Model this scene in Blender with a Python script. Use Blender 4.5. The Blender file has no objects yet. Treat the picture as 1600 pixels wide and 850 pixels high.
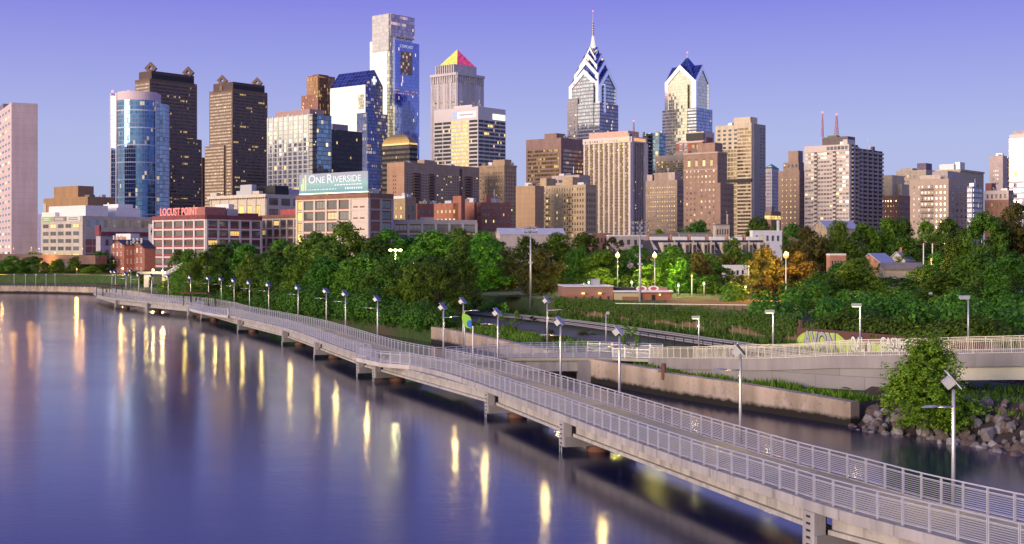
import bpy, bmesh, math, random
from mathutils import Vector, Matrix, noise as mnoise
random.seed(11)
R = math.radians
sc = bpy.context.scene
col = sc.collection
CAMZ, HZ, FP = 13.1, 392.0, 2040.0
# ---------------------------------------------------------------- camera
cam = bpy.data.cameras.new('camera'); camo = bpy.data.objects.new('camera', cam); col.objects.link(camo)
camo.location = (0, 0, CAMZ); camo.rotation_euler = (R(90), 0, 0)
cam.sensor_width = 36; cam.lens = FP / 1600 * 36; cam.shift_y = -(425 - HZ) / 1600
cam.clip_start = 0.5; cam.clip_end = 20000
sc.camera = camo
# ---------------------------------------------------------------- world: dusk sky, afterglow in the west (behind left)
SUN_AZ = R(230); SUN_EL = R(3.0)
w = bpy.data.worlds.new('World'); sc.world = w; w.use_nodes = True
nt = w.node_tree; nt.nodes.clear()
def N(t, **k):
    n = nt.nodes.new(t)
    for a, b in k.items(): setattr(n, a, b)
    return n
def L(a, b): nt.links.new(a, b)
def MT(op, a, b=None, c=None, clamp=False):
    n = nt.nodes.new('ShaderNodeMath'); n.operation = op; n.use_clamp = clamp
    for i, v in enumerate((a, b, c)):
        if v is None: continue
        if isinstance(v, (int, float)): n.inputs[i].default_value = v
        else: nt.links.new(v, n.inputs[i])
    return n.outputs[0]
def ramp(fac, stops, interp='EASE'):
    n = nt.nodes.new('ShaderNodeValToRGB'); n.color_ramp.interpolation = interp
    e = n.color_ramp.elements
    while len(e) < len(stops): e.new(0.5)
    for el, (p, c) in zip(e, stops):
        el.position = p; el.color = (*c, 1) if len(c) == 3 else c
    nt.links.new(fac, n.inputs[0]); return n.outputs[0]
sky = N('ShaderNodeTexSky', sky_type='NISHITA', sun_disc=False)
sky.sun_elevation = SUN_EL; sky.sun_rotation = SUN_AZ; sky.air_density = 1.0; sky.dust_density = 1.5; sky.ozone_density = 4.0
bg1 = N('ShaderNodeBackground'); bg1.inputs[1].default_value = 0.05; L(sky.outputs[0], bg1.inputs[0])
tc = N('ShaderNodeTexCoord'); sp = N('ShaderNodeSeparateXYZ'); L(tc.outputs['Generated'], sp.inputs[0])
zz = sp.outputs[2]
azd = MT('ADD', MT('MULTIPLY', sp.outputs[0], math.sin(SUN_AZ)), MT('MULTIPLY', sp.outputs[1], math.cos(SUN_AZ)))
east = ramp(zz, [(0.0, (0.45, 0.52, 0.76)), (0.085, (0.42, 0.455, 0.76)), (0.19, (0.225, 0.205, 0.70)), (0.45, (0.14, 0.14, 0.63)), (1.0, (0.06, 0.08, 0.38))], 'LINEAR')
west = ramp(zz, [(0.0, (1.55, 1.24, 0.90)), (0.10, (1.48, 1.34, 1.14)), (0.30, (1.0, 1.0, 1.06)), (0.6, (0.25, 0.28, 0.55)), (1.0, (0.06, 0.08, 0.32))], 'LINEAR')
fac = N('ShaderNodeMapRange', interpolation_type='SMOOTHSTEP'); L(azd, fac.inputs[0]); fac.inputs[1].default_value = -0.15; fac.inputs[2].default_value = 0.85
mx = N('ShaderNodeMix', data_type='RGBA'); L(fac.outputs[0], mx.inputs[0]); L(east, mx.inputs[6]); L(west, mx.inputs[7])
bg2 = N('ShaderNodeBackground'); bg2.inputs[1].default_value = 1.0; L(mx.outputs[2], bg2.inputs[0])
add = N('ShaderNodeAddShader'); L(bg1.outputs[0], add.inputs[0]); L(bg2.outputs[0], add.inputs[1])
wo = N('ShaderNodeOutputWorld'); L(add.outputs[0], wo.inputs[0])
# ---------------------------------------------------------------- sun: last warm glow, soft
sl = bpy.data.lights.new('sun', 'SUN'); so = bpy.data.objects.new('sun', sl); col.objects.link(so)
sl.energy = 3.4; sl.angle = R(28); sl.color = (1.0, 0.77, 0.62)
sel = R(9)
sdir = Vector((math.sin(SUN_AZ) * math.cos(sel), math.cos(SUN_AZ) * math.cos(sel), math.sin(sel)))
so.rotation_euler = sdir.to_track_quat('Z', 'Y').to_euler()
sc.view_settings.view_transform = 'Standard'; sc.view_settings.look = 'None'
sc.view_settings.exposure = 0.0; sc.view_settings.gamma = 1.0; sc.view_settings.use_curve_mapping = False
try:
    sc.cycles.max_bounces = 6; sc.cycles.diffuse_bounces = 2; sc.cycles.glossy_bounces = 3
    sc.cycles.transmission_bounces = 3; sc.cycles.transparent_max_bounces = 4
    sc.cycles.sample_clamp_indirect = 4.0
except Exception: pass

# ================================================================ helpers
def X(px, d): return (px - 800) / FP * d
def Zy(py, d): return CAMZ - (py - HZ) / FP * d
def onz(px, py, z):
    d = (CAMZ - z) * FP / (py - HZ); return (X(px, d), d)
def tag(o, label=None, cat=None, group=None, kind=None):
    if label: o['label'] = label
    if cat: o['category'] = cat
    if group: o['group'] = group
    if kind: o['kind'] = kind
    return o
def thing(name, label, cat, loc=(0, 0, 0), rz=0, group=None):
    o = bpy.data.objects.new(name, None); col.objects.link(o); o.empty_display_size = 0.2
    o.location = loc; o.rotation_euler = (0, 0, rz)
    return tag(o, label, cat, group)
def link(name, me, parent=None, loc=None, rz=None, scale=None):
    o = bpy.data.objects.new(name, me); col.objects.link(o)
    if parent is not None: o.parent = parent
    if loc is not None: o.location = loc
    if rz is not None: o.rotation_euler = (0, 0, rz)
    if scale is not None: o.scale = scale
    return o
KIDS = {}
def dup(o, loc=None, rz=None, parent=None):
    c = o.copy(); col.objects.link(c)
    if parent is not None: c.parent = parent
    if loc is not None: c.location = loc
    if rz is not None: c.rotation_euler = (0, 0, rz)
    for ch in o.children: dup(ch, parent=c)
    return c
class MB:
    def __init__(s): s.v = []; s.f = []; s.uv = []; s.mi = []; s.m = 0
    def face(s, pts, uv=None):
        i = len(s.v); s.v += [tuple(p) for p in pts]; s.f.append(tuple(range(i, i + len(pts)))); s.mi.append(s.m)
        s.uv += uv if uv else [(p[0], p[1]) for p in pts]
        return s
    def quadwall(s, a, b, z0, z1, u0=0.0):
        l = math.hypot(b[0] - a[0], b[1] - a[1])
        s.face([(a[0], a[1], z0), (b[0], b[1], z0), (b[0], b[1], z1), (a[0], a[1], z1)], [(u0, z0), (u0 + l, z0), (u0 + l, z1), (u0, z1)])
    def prism(s, poly, z0, z1, bottom=True):          # poly counter-clockwise
        n = len(poly); u = 0.0
        for i in range(n):
            a, b = poly[i], poly[(i + 1) % n]
            s.quadwall(a, b, z0, z1, u); u += math.hypot(b[0] - a[0], b[1] - a[1])
        s.face([(p[0], p[1], z1) for p in poly])
        if bottom: s.face([(p[0], p[1], z0) for p in reversed(poly)])
        return s
    def box(s, x0, y0, z0, x1, y1, z1):
        return s.prism([(x0, y0), (x1, y0), (x1, y1), (x0, y1)], z0, z1)
    def obox(s, c, ax, ay, az, hx, hy, hz):          # oriented box
        c = Vector(c); P = lambda i, j, k: c + ax * (i * hx) + ay * (j * hy) + az * (k * hz)
        for q in (((-1,-1,-1),(-1,1,-1),(1,1,-1),(1,-1,-1)), ((-1,-1,1),(1,-1,1),(1,1,1),(-1,1,1)), ((-1,-1,-1),(1,-1,-1),(1,-1,1),(-1,-1,1)),
                  ((1,1,-1),(-1,1,-1),(-1,1,1),(1,1,1)), ((1,-1,-1),(1,1,-1),(1,1,1),(1,-1,1)), ((-1,1,-1),(-1,-1,-1),(-1,-1,1),(-1,1,1))):
            s.face([P(*t) for t in q], [(0, 0), (1, 0), (1, 1), (0, 1)])
        return s
    def bar(s, a, b, r, r2=None):                     # square bar from a to b
        a, b = Vector(a), Vector(b); d = (b - a); l = d.length; d.normalize()
        up = Vector((0, 0, 1)) if abs(d.z) < 0.9 else Vector((1, 0, 0))
        x = d.cross(up).normalized(); y = x.cross(d)
        return s.obox((a + b) / 2, x, d, -y, r, l / 2, r2 or r)
    def tube(s, pts, rad, n=8, cap=True):
        pts = [Vector(p) for p in pts]
        if not hasattr(rad, '__len__'): rad = [rad] * len(pts)
        rings = []
        for i, p in enumerate(pts):
            d = (pts[min(i + 1, len(pts) - 1)] - pts[max(i - 1, 0)]).normalized()
            up = Vector((0, 0, 1)) if abs(d.z) < 0.9 else Vector((1, 0, 0))
            x = d.cross(up).normalized(); y = x.cross(d)
            i0 = len(s.v)
            for k in range(n):
                t = 2 * math.pi * k / n; s.v.append(tuple(p + (x * math.cos(t) + y * math.sin(t)) * rad[i]))
            rings.append(i0)
        for a, b in zip(rings, rings[1:]):
            for k in range(n):
                s.f.append((a + k, a + (k + 1) % n, b + (k + 1) % n, b + k)); s.mi.append(s.m); s.uv += [(k / n, 0), ((k + 1) / n, 0), ((k + 1) / n, 1), (k / n, 1)]
        if cap:
            s.f.append(tuple(rings[0] + k for k in reversed(range(n)))); s.mi.append(s.m); s.uv += [(0, 0)] * n
            s.f.append(tuple(rings[-1] + k for k in range(n))); s.mi.append(s.m); s.uv += [(0, 0)] * n
        return s
    def lathe(s, prof, n=12, c=(0, 0, 0)):
        i0 = len(s.v)
        for r, z in prof:
            for k in range(n):
                t = 2 * math.pi * k / n; s.v.append((c[0] + r * math.cos(t), c[1] + r * math.sin(t), c[2] + z))
        for j in range(len(prof) - 1):
            for k in range(n):
                a = i0 + j * n; s.f.append((a + k, a + (k + 1) % n, a + n + (k + 1) % n, a + n + k)); s.mi.append(s.m); s.uv += [(0, 0)] * 4
        return s
    def mesh(s, name, mats, smooth=False):
        me = bpy.data.meshes.new(name); me.from_pydata(s.v, [], s.f)
        uvl = me.uv_layers.new(name='UVMap'); flat = [c for p in s.uv for c in p]; uvl.data.foreach_set('uv', flat)
        if not isinstance(mats, (list, tuple)): mats = [mats]
        for m in mats: me.materials.append(m)
        if len(mats) > 1: me.polygons.foreach_set('material_index', s.mi)
        if smooth: me.polygons.foreach_set('use_smooth', [True] * len(s.f))
        me.update(); return me
    def build(s, name, mats, parent=None, smooth=False, loc=None, rz=None):
        return link(name, s.mesh(name, mats, smooth), parent, loc, rz)

# ---------------------------------------------------------------- materials
def begin(name):
    global nt
    m = bpy.data.materials.new(name); m.use_nodes = True; nt = m.node_tree
    b = nt.nodes['Principled BSDF']; return m, b
def setc(sock, c): sock.default_value = (*c, 1)
def mixc(f, a, b, mode='MIX'):
    n = nt.nodes.new('ShaderNodeMix'); n.data_type = 'RGBA'; n.blend_type = mode
    for s, v in ((n.inputs[0], f), (n.inputs[6], a), (n.inputs[7], b)):
        if isinstance(v, (int, float)): s.default_value = v
        elif isinstance(v, tuple): s.default_value = (*v, 1)
        else: nt.links.new(v, s)
    return n.outputs[2]
def noise(scale, detail=4, vec=None, rough=0.6, sc3=None):
    n = nt.nodes.new('ShaderNodeTexNoise'); n.inputs['Scale'].default_value = scale; n.inputs['Detail'].default_value = detail; n.inputs['Roughness'].default_value = rough
    if vec is None: vec = nt.nodes.new('ShaderNodeTexCoord').outputs['Object']
    if sc3:
        mp = nt.nodes.new('ShaderNodeMapping'); mp.inputs['Scale'].default_value = sc3; L(vec, mp.inputs[0]); vec = mp.outputs[0]
    L(vec, n.inputs['Vector']); return n.outputs['Fac']
def pmat(name, c, rough=0.75, var=0.2, scale=0.6, metal=0.0, bump=0.0, streak=False, spec=0.4):
    m, b = begin(name)
    f = noise(scale, 5, sc3=(1, 1, 0.15) if streak else None)
    f2 = MT('MULTIPLY_ADD', f, 2.2, -0.6, True)
    lo = tuple(max(0, x * (1 - var)) for x in c); hi = tuple(min(1, x * (1 + var)) for x in c)
    L(mixc(f2, lo, hi), b.inputs['Base Color'])
    b.inputs['Roughness'].default_value = rough; b.inputs['Metallic'].default_value = metal; b.inputs['Specular IOR Level'].default_value = spec
    if bump:
        bn = nt.nodes.new('ShaderNodeBump'); bn.inputs['Strength'].default_value = bump; bn.inputs['Distance'].default_value = 0.1
        L(noise(scale * 8, 4), bn.inputs['Height']); L(bn.outputs[0], b.inputs['Normal'])
    return m
def emat(name, c, s):
    m, b = begin(name); setc(b.inputs['Base Color'], (0.3, 0.3, 0.3)); setc(b.inputs['Emission Color'], c); b.inputs['Emission Strength'].default_value = s
    return m
def wallmat(name, c, cw=3.0, ch=3.2, joint=0.05, var=0.12, rough=0.8):
    """masonry / panel wall: horizontal courses and joints in metres of wall, slight weathering streaks"""
    m, b = begin(name)
    uv = nt.nodes.new('ShaderNodeUVMap').outputs[0]
    br = nt.nodes.new('ShaderNodeTexBrick'); L(uv, br.inputs['Vector'])
    br.inputs['Scale'].default_value = 1.0; br.inputs['Brick Width'].default_value = cw; br.inputs['Row Height'].default_value = ch
    br.inputs['Mortar Size'].default_value = joint; br.offset = 0.5
    br.inputs['Color1'].default_value = (*[x * (1 - var) for x in c], 1); br.inputs['Color2'].default_value = (*[min(1, x * (1 + var)) for x in c], 1)
    br.inputs['Mortar'].default_value = (*[x * 0.72 for x in c], 1)
    f = noise(0.25, 6, sc3=(1, 1, 0.25))
    cc = mixc(MT('MULTIPLY_ADD', f, 1.8, -0.5, True), tuple([0.78] * 3), tuple([1.12] * 3))
    L(mixc(1.0, br.outputs['Color'], cc, 'MULTIPLY'), b.inputs['Base Color'])
    b.inputs['Roughness'].default_value = rough; b.inputs['Specular IOR Level'].default_value = 0.3
    return m
def glassmat(name, tint, cw=1.0, ch=1.0, mu=0.08, mv=0.1, frame=(0.3, 0.3, 0.3), lit=0.05, rowlit=0.0, litc=(1.0, 0.68, 0.22), lits=1.3,
             metal=0.85, rough=0.07, tilt=0.02, div=1, vdiv=1, var=0.35, fmetal=0.0, litz=None):
    """glazing in a grid of cells: mullions, per-pane tone and tilt, some rooms lit"""
    m, b = begin(name)
    uv = nt.nodes.new('ShaderNodeUVMap').outputs[0]
    sx = nt.nodes.new('ShaderNodeSeparateXYZ'); L(uv, sx.inputs[0])
    u = MT('DIVIDE', sx.outputs[0], cw); v = MT('DIVIDE', sx.outputs[1], ch)
    fu = MT('FLOOR', u); fv = MT('FLOOR', v)
    du = MT('FRACT', MT('MULTIPLY', u, float(div))); dv = MT('FRACT', MT('MULTIPLY', v, float(vdiv)))
    ins = []
    if mu > 0: ins += [MT('LESS_THAN', du, mu), MT('GREATER_THAN', du, 1 - mu)]
    if mv > 0: ins += [MT('LESS_THAN', dv, mv), MT('GREATER_THAN', dv, 1 - mv)]
    fr = None
    for i in ins: fr = i if fr is None else MT('MAXIMUM', fr, i)
    if fr is None: fr = MT('MULTIPLY', du, 0.0)
    oi = nt.nodes.new('ShaderNodeObjectInfo')
    cx = nt.nodes.new('ShaderNodeCombineXYZ'); L(fu, cx.inputs[0]); L(fv, cx.inputs[1]); L(MT('MULTIPLY', oi.outputs['Random'], 91.0), cx.inputs[2])
    wn = nt.nodes.new('ShaderNodeTexWhiteNoise'); L(cx.outputs[0], wn.inputs['Vector'])
    rv = wn.outputs['Value']; rc = wn.outputs['Color']
    sr = nt.nodes.new('ShaderNodeSeparateColor'); L(rc, sr.inputs[0])
    on = MT('LESS_THAN', rv, lit)
    if rowlit > 0:
        # lit floors come in runs: coarse noise along a floor, thresholded
        cb = nt.nodes.new('ShaderNodeCombineXYZ'); L(MT('FLOOR', MT('DIVIDE', fu, 5.0)), cb.inputs[0]); L(fv, cb.inputs[1]); L(MT('MULTIPLY', oi.outputs['Random'], 37.0), cb.inputs[2])
        wr = nt.nodes.new('ShaderNodeTexWhiteNoise'); L(cb.outputs[0], wr.inputs['Vector'])
        on = MT('MAXIMUM', on, MT('MULTIPLY', MT('LESS_THAN', wr.outputs['Value'], rowlit), MT('LESS_THAN', sr.outputs[0], 0.8)))
    nf = MT('SUBTRACT', 1.0, fr)
    on = MT('MULTIPLY', on, nf)
    lo = tuple(x * (1 - var) for x in tint); hi = tuple(min(1, x * (1 + var)) for x in tint)
    g = mixc(sr.outputs[1], lo, hi)
    L(mixc(fr, g, frame), b.inputs['Base Color'])
    L(MT('MULTIPLY_ADD', nf, metal - fmetal, fmetal), b.inputs['Metallic'])
    L(MT('MULTIPLY_ADD', fr, 0.5, rough), b.inputs['Roughness'])
    ge = nt.nodes.new('ShaderNodeNewGeometry')
    vm = nt.nodes.new('ShaderNodeVectorMath'); vm.operation = 'SUBTRACT'; L(rc, vm.inputs[0]); vm.inputs[1].default_value = (0.5, 0.5, 0.5)
    vs = nt.nodes.new('ShaderNodeVectorMath'); vs.operation = 'SCALE'; L(vm.outputs[0], vs.inputs[0]); vs.inputs['Scale'].default_value = tilt
    va = nt.nodes.new('ShaderNodeVectorMath'); va.operation = 'ADD'; L(ge.outputs['Normal'], va.inputs[0]); L(vs.outputs[0], va.inputs[1])
    vn = nt.nodes.new('ShaderNodeVectorMath'); vn.operation = 'NORMALIZE'; L(va.outputs[0], vn.inputs[0]); L(vn.outputs[0], b.inputs['Normal'])
    setc(b.inputs['Emission Color'], litc)
    L(MT('MULTIPLY', on, MT('MULTIPLY_ADD', sr.outputs[2], lits, lits * 0.35)), b.inputs['Emission Strength'])
    return m

M = {}
M['conc'] = pmat('concrete', (0.29, 0.265, 0.27), 0.8, 0.22, 0.7, bump=0.15, streak=True)
M['conc_light'] = pmat('pale concrete', (0.52, 0.48, 0.46), 0.8, 0.18, 0.6, bump=0.1, streak=True)
M['deck'] = pmat('deck concrete', (0.42, 0.39, 0.31), 0.85, 0.12, 0.9, bump=0.1)
M['rail'] = pmat('galvanised rail', (0.62, 0.61, 0.66), 0.42, 0.1, 2.0, metal=0.5)
M['railcream'] = pmat('cream painted rail', (0.74, 0.68, 0.52), 0.5, 0.1, 2.0)
M['steel'] = pmat('grey steel', (0.50, 0.50, 0.53), 0.42, 0.12, 2.0, metal=0.5)
M['dark'] = pmat('dark metal', (0.035, 0.035, 0.04), 0.5, 0.2, 2.0, metal=0.3)
M['rust'] = pmat('rusty casing', (0.16, 0.075, 0.05), 0.85, 0.35, 0.8, streak=True)
M['wood'] = pmat('brown slatted timber', (0.14, 0.055, 0.035), 0.7, 0.25, 2.0)
M['white'] = pmat('white paint', (0.78, 0.76, 0.76), 0.6, 0.1, 1.0)
M['black'] = pmat('black', (0.02, 0.02, 0.022), 0.6, 0.2, 1.0)
M['panel'] = glassmat('solar cells', (0.035, 0.05, 0.15), 0.25, 0.25, 0.04, 0.04, (0.08, 0.09, 0.14), lit=0.0, metal=0.3, rough=0.12, tilt=0.0, var=0.15)
M['warm'] = emat('warm lamp', (1.0, 0.74, 0.20), 1.6)
M['lampface'] = emat('lamp face', (1.0, 0.74, 0.24), 6.0)
M['orange'] = emat('orange lamp', (1.0, 0.36, 0.05), 1.7)
M['greenwhite'] = emat('pale green lamp', (0.75, 1.0, 0.45), 3.0)
M['redlamp'] = emat('red beacon', (1.0, 0.08, 0.12), 5.0)
# ================================================================ curves
def smooth(pts, step, it=3):
    p = [Vector(q) for q in pts]
    for _ in range(it):                                 # Chaikin, ends kept
        q = [p[0]]
        for a, b in zip(p, p[1:]): q += [a * .75 + b * .25, a * .25 + b * .75]
        q.append(p[-1]); p = q
    out = [p[0]]; acc = 0.0
    for a, b in zip(p, p[1:]):
        l = (b - a).length
        while acc + l >= step:
            t = (step - acc) / l; a = a.lerp(b, t); l = (b - a).length; out.append(a.copy()); acc = 0.0
        acc += l
    return out
def tangents(p):
    return [(p[min(i + 1, len(p) - 1)] - p[max(i - 1, 0)]).normalized() for i in range(len(p))]
def offset(p, k):
    return [q + Vector((-t.y, t.x)) * k for q, t in zip(p, tangents(p))]
def pxof(q): return 800 + FP * q[0] / q[1]
def at_px(curve, px):
    best = min(range(len(curve) - 1), key=lambda i: min(abs(pxof(curve[i]) - px), abs(pxof(curve[i + 1]) - px)))
    for i in range(max(0, best - 2), min(len(curve) - 1, best + 3)):
        a, b = pxof(curve[i]), pxof(curve[i + 1])
        if (a - px) * (b - px) <= 0 and a != b: return curve[i].lerp(curve[i + 1], (px - a) / (b - a)), i
    return curve[best], best
def wpart(mb, name, mats, parent, smooth=False):        # mesh made in world coordinates, hung under an unrotated thing
    o = mb.build(name, mats, parent, smooth); o.location = -parent.location; return o

# ================================================================ water
m, b = begin('river water')
setc(b.inputs['Base Color'], (0.006, 0.011, 0.062)); b.inputs['IOR'].default_value = 1.45; b.inputs['Roughness'].default_value = 0.13
b.inputs['Specular IOR Level'].default_value = 0.5
f1 = noise(0.10, 3, sc3=(0.7, 1.6, 1)); f2 = noise(2.2, 4, sc3=(0.6, 1.7, 1)); f3 = noise(0.02, 4, sc3=(1, 1.5, 1))
hh = MT('ADD', MT('MULTIPLY', f1, 0.35), MT('MULTIPLY', f2, 0.15))
bn = nt.nodes.new('ShaderNodeBump'); bn.inputs['Strength'].default_value = 0.065; bn.inputs['Distance'].default_value = 0.6; L(hh, bn.inputs['Height']); L(bn.outputs[0], b.inputs['Normal'])
L(MT('MULTIPLY_ADD', MT('MULTIPLY_ADD', f3, 2.2, -0.6, True), 0.07, 0.10), b.inputs['Roughness'])
M['water'] = m
wm = MB(); wm.face([(-900, -200, 0), (500, -200, 0), (500, 700, 0), (-900, 700, 0)])
o = wm.build('river', M['water']); tag(o, 'calm violet blue river with long smeared light reflections', 'river', kind='structure')

# ================================================================ shore and ground
SH = [(-1500, 470), (-500, 432), (-161, 411), (-125, 393), (-101, 360), (-82, 304), (-66, 281), (-50, 255), (-34, 230), (-20, 205), (-11.4, 187), (-5, 170), (3, 145), (11.3, 121.7), (25.6, 97.7), (31, 89), (37, 78), (52, 58), (90, 10), (160, -80)]
shore = smooth(SH, 4.0, 2)
def soff(k): return offset(shore, k)
def resmooth(p, n):
    for _ in range(n): p = [p[0]] + [(a + b * 2 + c) / 4 for a, b, c in zip(p, p[1:], p[2:])] + [p[-1]]
    return p
STAN = resmooth(tangents(shore), 14)
STAN = [t.normalized() for t in STAN]
def so2(i, k): t = STAN[i]; return shore[i] + Vector((-t.y, t.x)) * k
def gz(s): # ground height against distance from the river
    T = [(-1, -2.0), (0, 1.75), (6, 1.95), (14, 2.3), (28, 2.5), (29.0, 5.0), (60, 5.0), (160, 5.6), (400, 7.5), (900, 10), (6000, 12)]
    for (a, za), (b_, zb) in zip(T, T[1:]):
        if s <= b_: return za + (zb - za) * (s - a) / (b_ - a)
    return 12
m, b = begin('ground'); 
fa = noise(0.06, 6); fb = noise(0.9, 5)
g = mixc(MT('MULTIPLY_ADD', fb, 2, -0.5, True), (0.030, 0.060, 0.014), (0.075, 0.13, 0.028))
L(mixc(MT('MULTIPLY_ADD', fa, 5, -2.4, True), g, (0.10, 0.085, 0.055)), b.inputs['Base Color']); b.inputs['Roughness'].default_value = 0.95
M['ground'] = m
nS = len(shore)
IROCK = max(i for i in range(nS) if shore[i].y > 0 and pxof(shore[i]) < 1337)
g = MB(); rows = [-0.05, 0, 3, 6, 10, 14, 20, 28, 29.0, 40, 60, 100, 160, 260, 400, 900, 3000, 7000]
nS = len(shore)
for k, s_ in enumerate(rows):
    for i in range(nS):
        p = so2(i, s_); g.v.append((p.x, p.y, -2.0 if k == 0 else (gz(s_) if (i < IROCK or s_ > 6) else {0: -1.2, 3: 0.4, 6: 1.7}[s_])))
for k in range(len(rows) - 1):
    for i in range(nS - 1):
        a = k * nS + i; g.f.append((a, a + 1, a + nS + 1, a + nS)); g.mi.append(0); g.uv += [(0, 0)] * 4
o = g.build('ground', M['ground']); tag(o, 'grassy river bank rising to the city ground', 'ground', kind='structure')

def ribbon(name, s0, s1, dz, mat, i0, i1, label, cat):
    mb = MB()
    for i in range(i0, i1):
        a, b_, c, d_ = so2(i, s0), so2(i + 1, s0), so2(i + 1, s1), so2(i, s1)
        mb.face([(a.x, a.y, gz(s0) + dz), (b_.x, b_.y, gz(s0) + dz), (c.x, c.y, gz(s1) + dz), (d_.x, d_.y, gz(s1) + dz)])
    return tag(mb.build(name, mat), label, cat, kind='structure')
def ipx(px, s_):    # shore index whose offset point projects to px
    cand = [(abs(pxof(so2(i, s_)) - px), i) for i in range(nS) if so2(i, s_).y > 20]
    return min(cand)[1]
M['asphalt'] = pmat('asphalt', (0.10, 0.095, 0.105), 0.85, 0.2, 0.5, bump=0.1)
M['ballast'] = pmat('ballast', (0.10, 0.055, 0.045), 0.95, 0.4, 2.5, bump=0.4)
M['gravelpath'] = pmat('gravel path', (0.24, 0.20, 0.19), 0.95, 0.25, 1.2)
IA, IB = ipx(560, 12), ipx(1750, 20)
ribbon('path', 10.5, 14.5, 0.03, M['asphalt'], ipx(500, 12), ipx(1020, 12), 'grey asphalt riverside path between planting and tracks', 'path')
ribbon('railway_bed', 17.0, 24.5, 0.06, M['ballast'], ipx(420, 20), IB, 'brown ballast bed of the railway line', 'railway')
# two tracks, each one thing: two rails and sleepers
for s_, lab in ((18.9, 'railway track nearest the river path'), (22.6, 'railway track beside the ivy fence')):
    i0, i1 = ipx(560, s_), IB
    p0 = so2((i0 + i1) // 2, s_); z0 = gz(20) + 0.08
    t = thing('railway_track', lab, 'railway track', (p0.x, p0.y, z0))
    for e in (-0.72, 0.72):
        mb = MB()
        for i in range(i0, i1):
            a, b_ = so2(i, s_ + e), so2(i + 1, s_ + e); mb.bar((a.x, a.y, z0 + 0.16), (b_.x, b_.y, z0 + 0.16), 0.04, 0.07)
        wpart(mb, 'rail', M['steel'], t)
    mb = MB(); cur = [so2(i, s_) for i in range(i0, i1)]; cur = smooth(cur, 0.75, 0); tn = tangents(cur)
    for q, d_ in zip(cur, tn):
        n_ = Vector((-d_.y, d_.x, 0)); mb.obox((q.x, q.y, z0 + 0.03), n_, Vector((d_.x, d_.y, 0)), Vector((0, 0, 1)), 1.25, 0.12, 0.06)
    tag(wpart(mb, 'sleepers', pmat('sleeper', (0.055, 0.04, 0.035), 0.9, 0.3, 1.0), t), kind='stuff')

# ---------------------------------------------------------------- seawalls
def stained(name, c, top):
    m, b = begin(name)
    tcn = nt.nodes.new('ShaderNodeTexCoord'); s3 = nt.nodes.new('ShaderNodeSeparateXYZ'); L(tcn.outputs['Object'], s3.inputs[0])
    f = noise(0.35, 6, sc3=(1, 1, 0.3)); f2 = noise(1.2, 6); f3 = noise(0.22, 3, sc3=(1, 1, 0.05))
    base = mixc(MT('MULTIPLY_ADD', f, 2.4, -0.7, True), tuple(x * 0.62 for x in c), c)
    base = mixc(MT('MULTIPLY_ADD', f3, 6, -3.0, True), base, tuple(min(1, x * 1.35) for x in c))
    base = mixc(MT('MULTIPLY_ADD', f2, 4, -2.3, True), base, tuple(x * 0.5 for x in c))
    flk = noise(0.9, 9, rough=0.75); fm = MT('MULTIPLY', MT('MULTIPLY_ADD', flk, 14, -6.5, True), MT('MULTIPLY_ADD', f, 5, -2.2, True))
    base = mixc(MT('MULTIPLY', fm, 0.8), base, (0.56, 0.46, 0.40))
    crk = noise(2.5, 8); base = mixc(MT('MULTIPLY_ADD', crk, 9, -5.6, True), base, (0.10, 0.075, 0.06))
    tide = MT('MULTIPLY_ADD', MT('ADD', s3.outputs[2], MT('MULTIPLY', f2, 0.7)), -3.0, 3.4, True)   # dark weed below the tide mark
    L(mixc(tide, base, (0.018, 0.014, 0.010)), b.inputs['Base Color']); b.inputs['Roughness'].default_value = 0.85
    return m
M['seawall'] = stained('old seawall', (0.45, 0.35, 0.27), 1.9)
def seawall(px0, px1, th, ztop, label, name='seawall', group=None):
    i0, i1 = ipx(px0, 0), ipx(px1, 0); mb = MB(); s0 = -0.35
    p0 = so2((i0 + i1) // 2, 0)
    t = thing(name, label, 'seawall', (p0.x, p0.y, 0))
    A = [so2(i, s0) for i in range(i0, i1 + 1)]; B = [so2(i, s0 + th) for i in range(i0, i1 + 1)]
    z = ztop if callable(ztop) else (lambda i: ztop)
    for k in range(len(A) - 1):
        za, zb = z(k / max(1, len(A) - 1)), z((k + 1) / max(1, len(A) - 1)); a, b_, c, d_ = A[k], A[k + 1], B[k + 1], B[k]
        mb.face([(a.x, a.y, -1.5), (b_.x, b_.y, -1.5), (b_.x, b_.y, zb), (a.x, a.y, za)])
        mb.face([(a.x, a.y, za), (b_.x, b_.y, zb), (c.x, c.y, zb), (d_.x, d_.y, za)])
        mb.face([(c.x, c.y, -1.5), (d_.x, d_.y, -1.5), (d_.x, d_.y, za), (c.x, c.y, zb)])
    for k in (0, -1):
        mb.face([(A[k].x, A[k].y, -1.5), (A[k].x, A[k].y, z(0 if k == 0 else 1)), (B[k].x, B[k].y, z(0 if k == 0 else 1)), (B[k].x, B[k].y, -1.5)])
    wpart(mb, 'wall', M['seawall'], t); return t
seawall(674, 1046, 0.9, lambda f: 2.3, 'long stained concrete seawall passing beneath the side bridge')
seawall(1048, 1181, 0.9, lambda f: 2.12, 'pale scraped seawall section with broken light render')
seawall(1184, 1335, 0.9, lambda f: 2.1 - 0.3 * f, 'seawall section with flaking white painted letters, ending at the rocks')
seawall(-300, 150, 1.0, 2.3, 'low far seawall along the left bank under the park')
seawall(152, 300, 1.0, 1.9, 'low seawall hidden behind the far end of the boardwalk')
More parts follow.
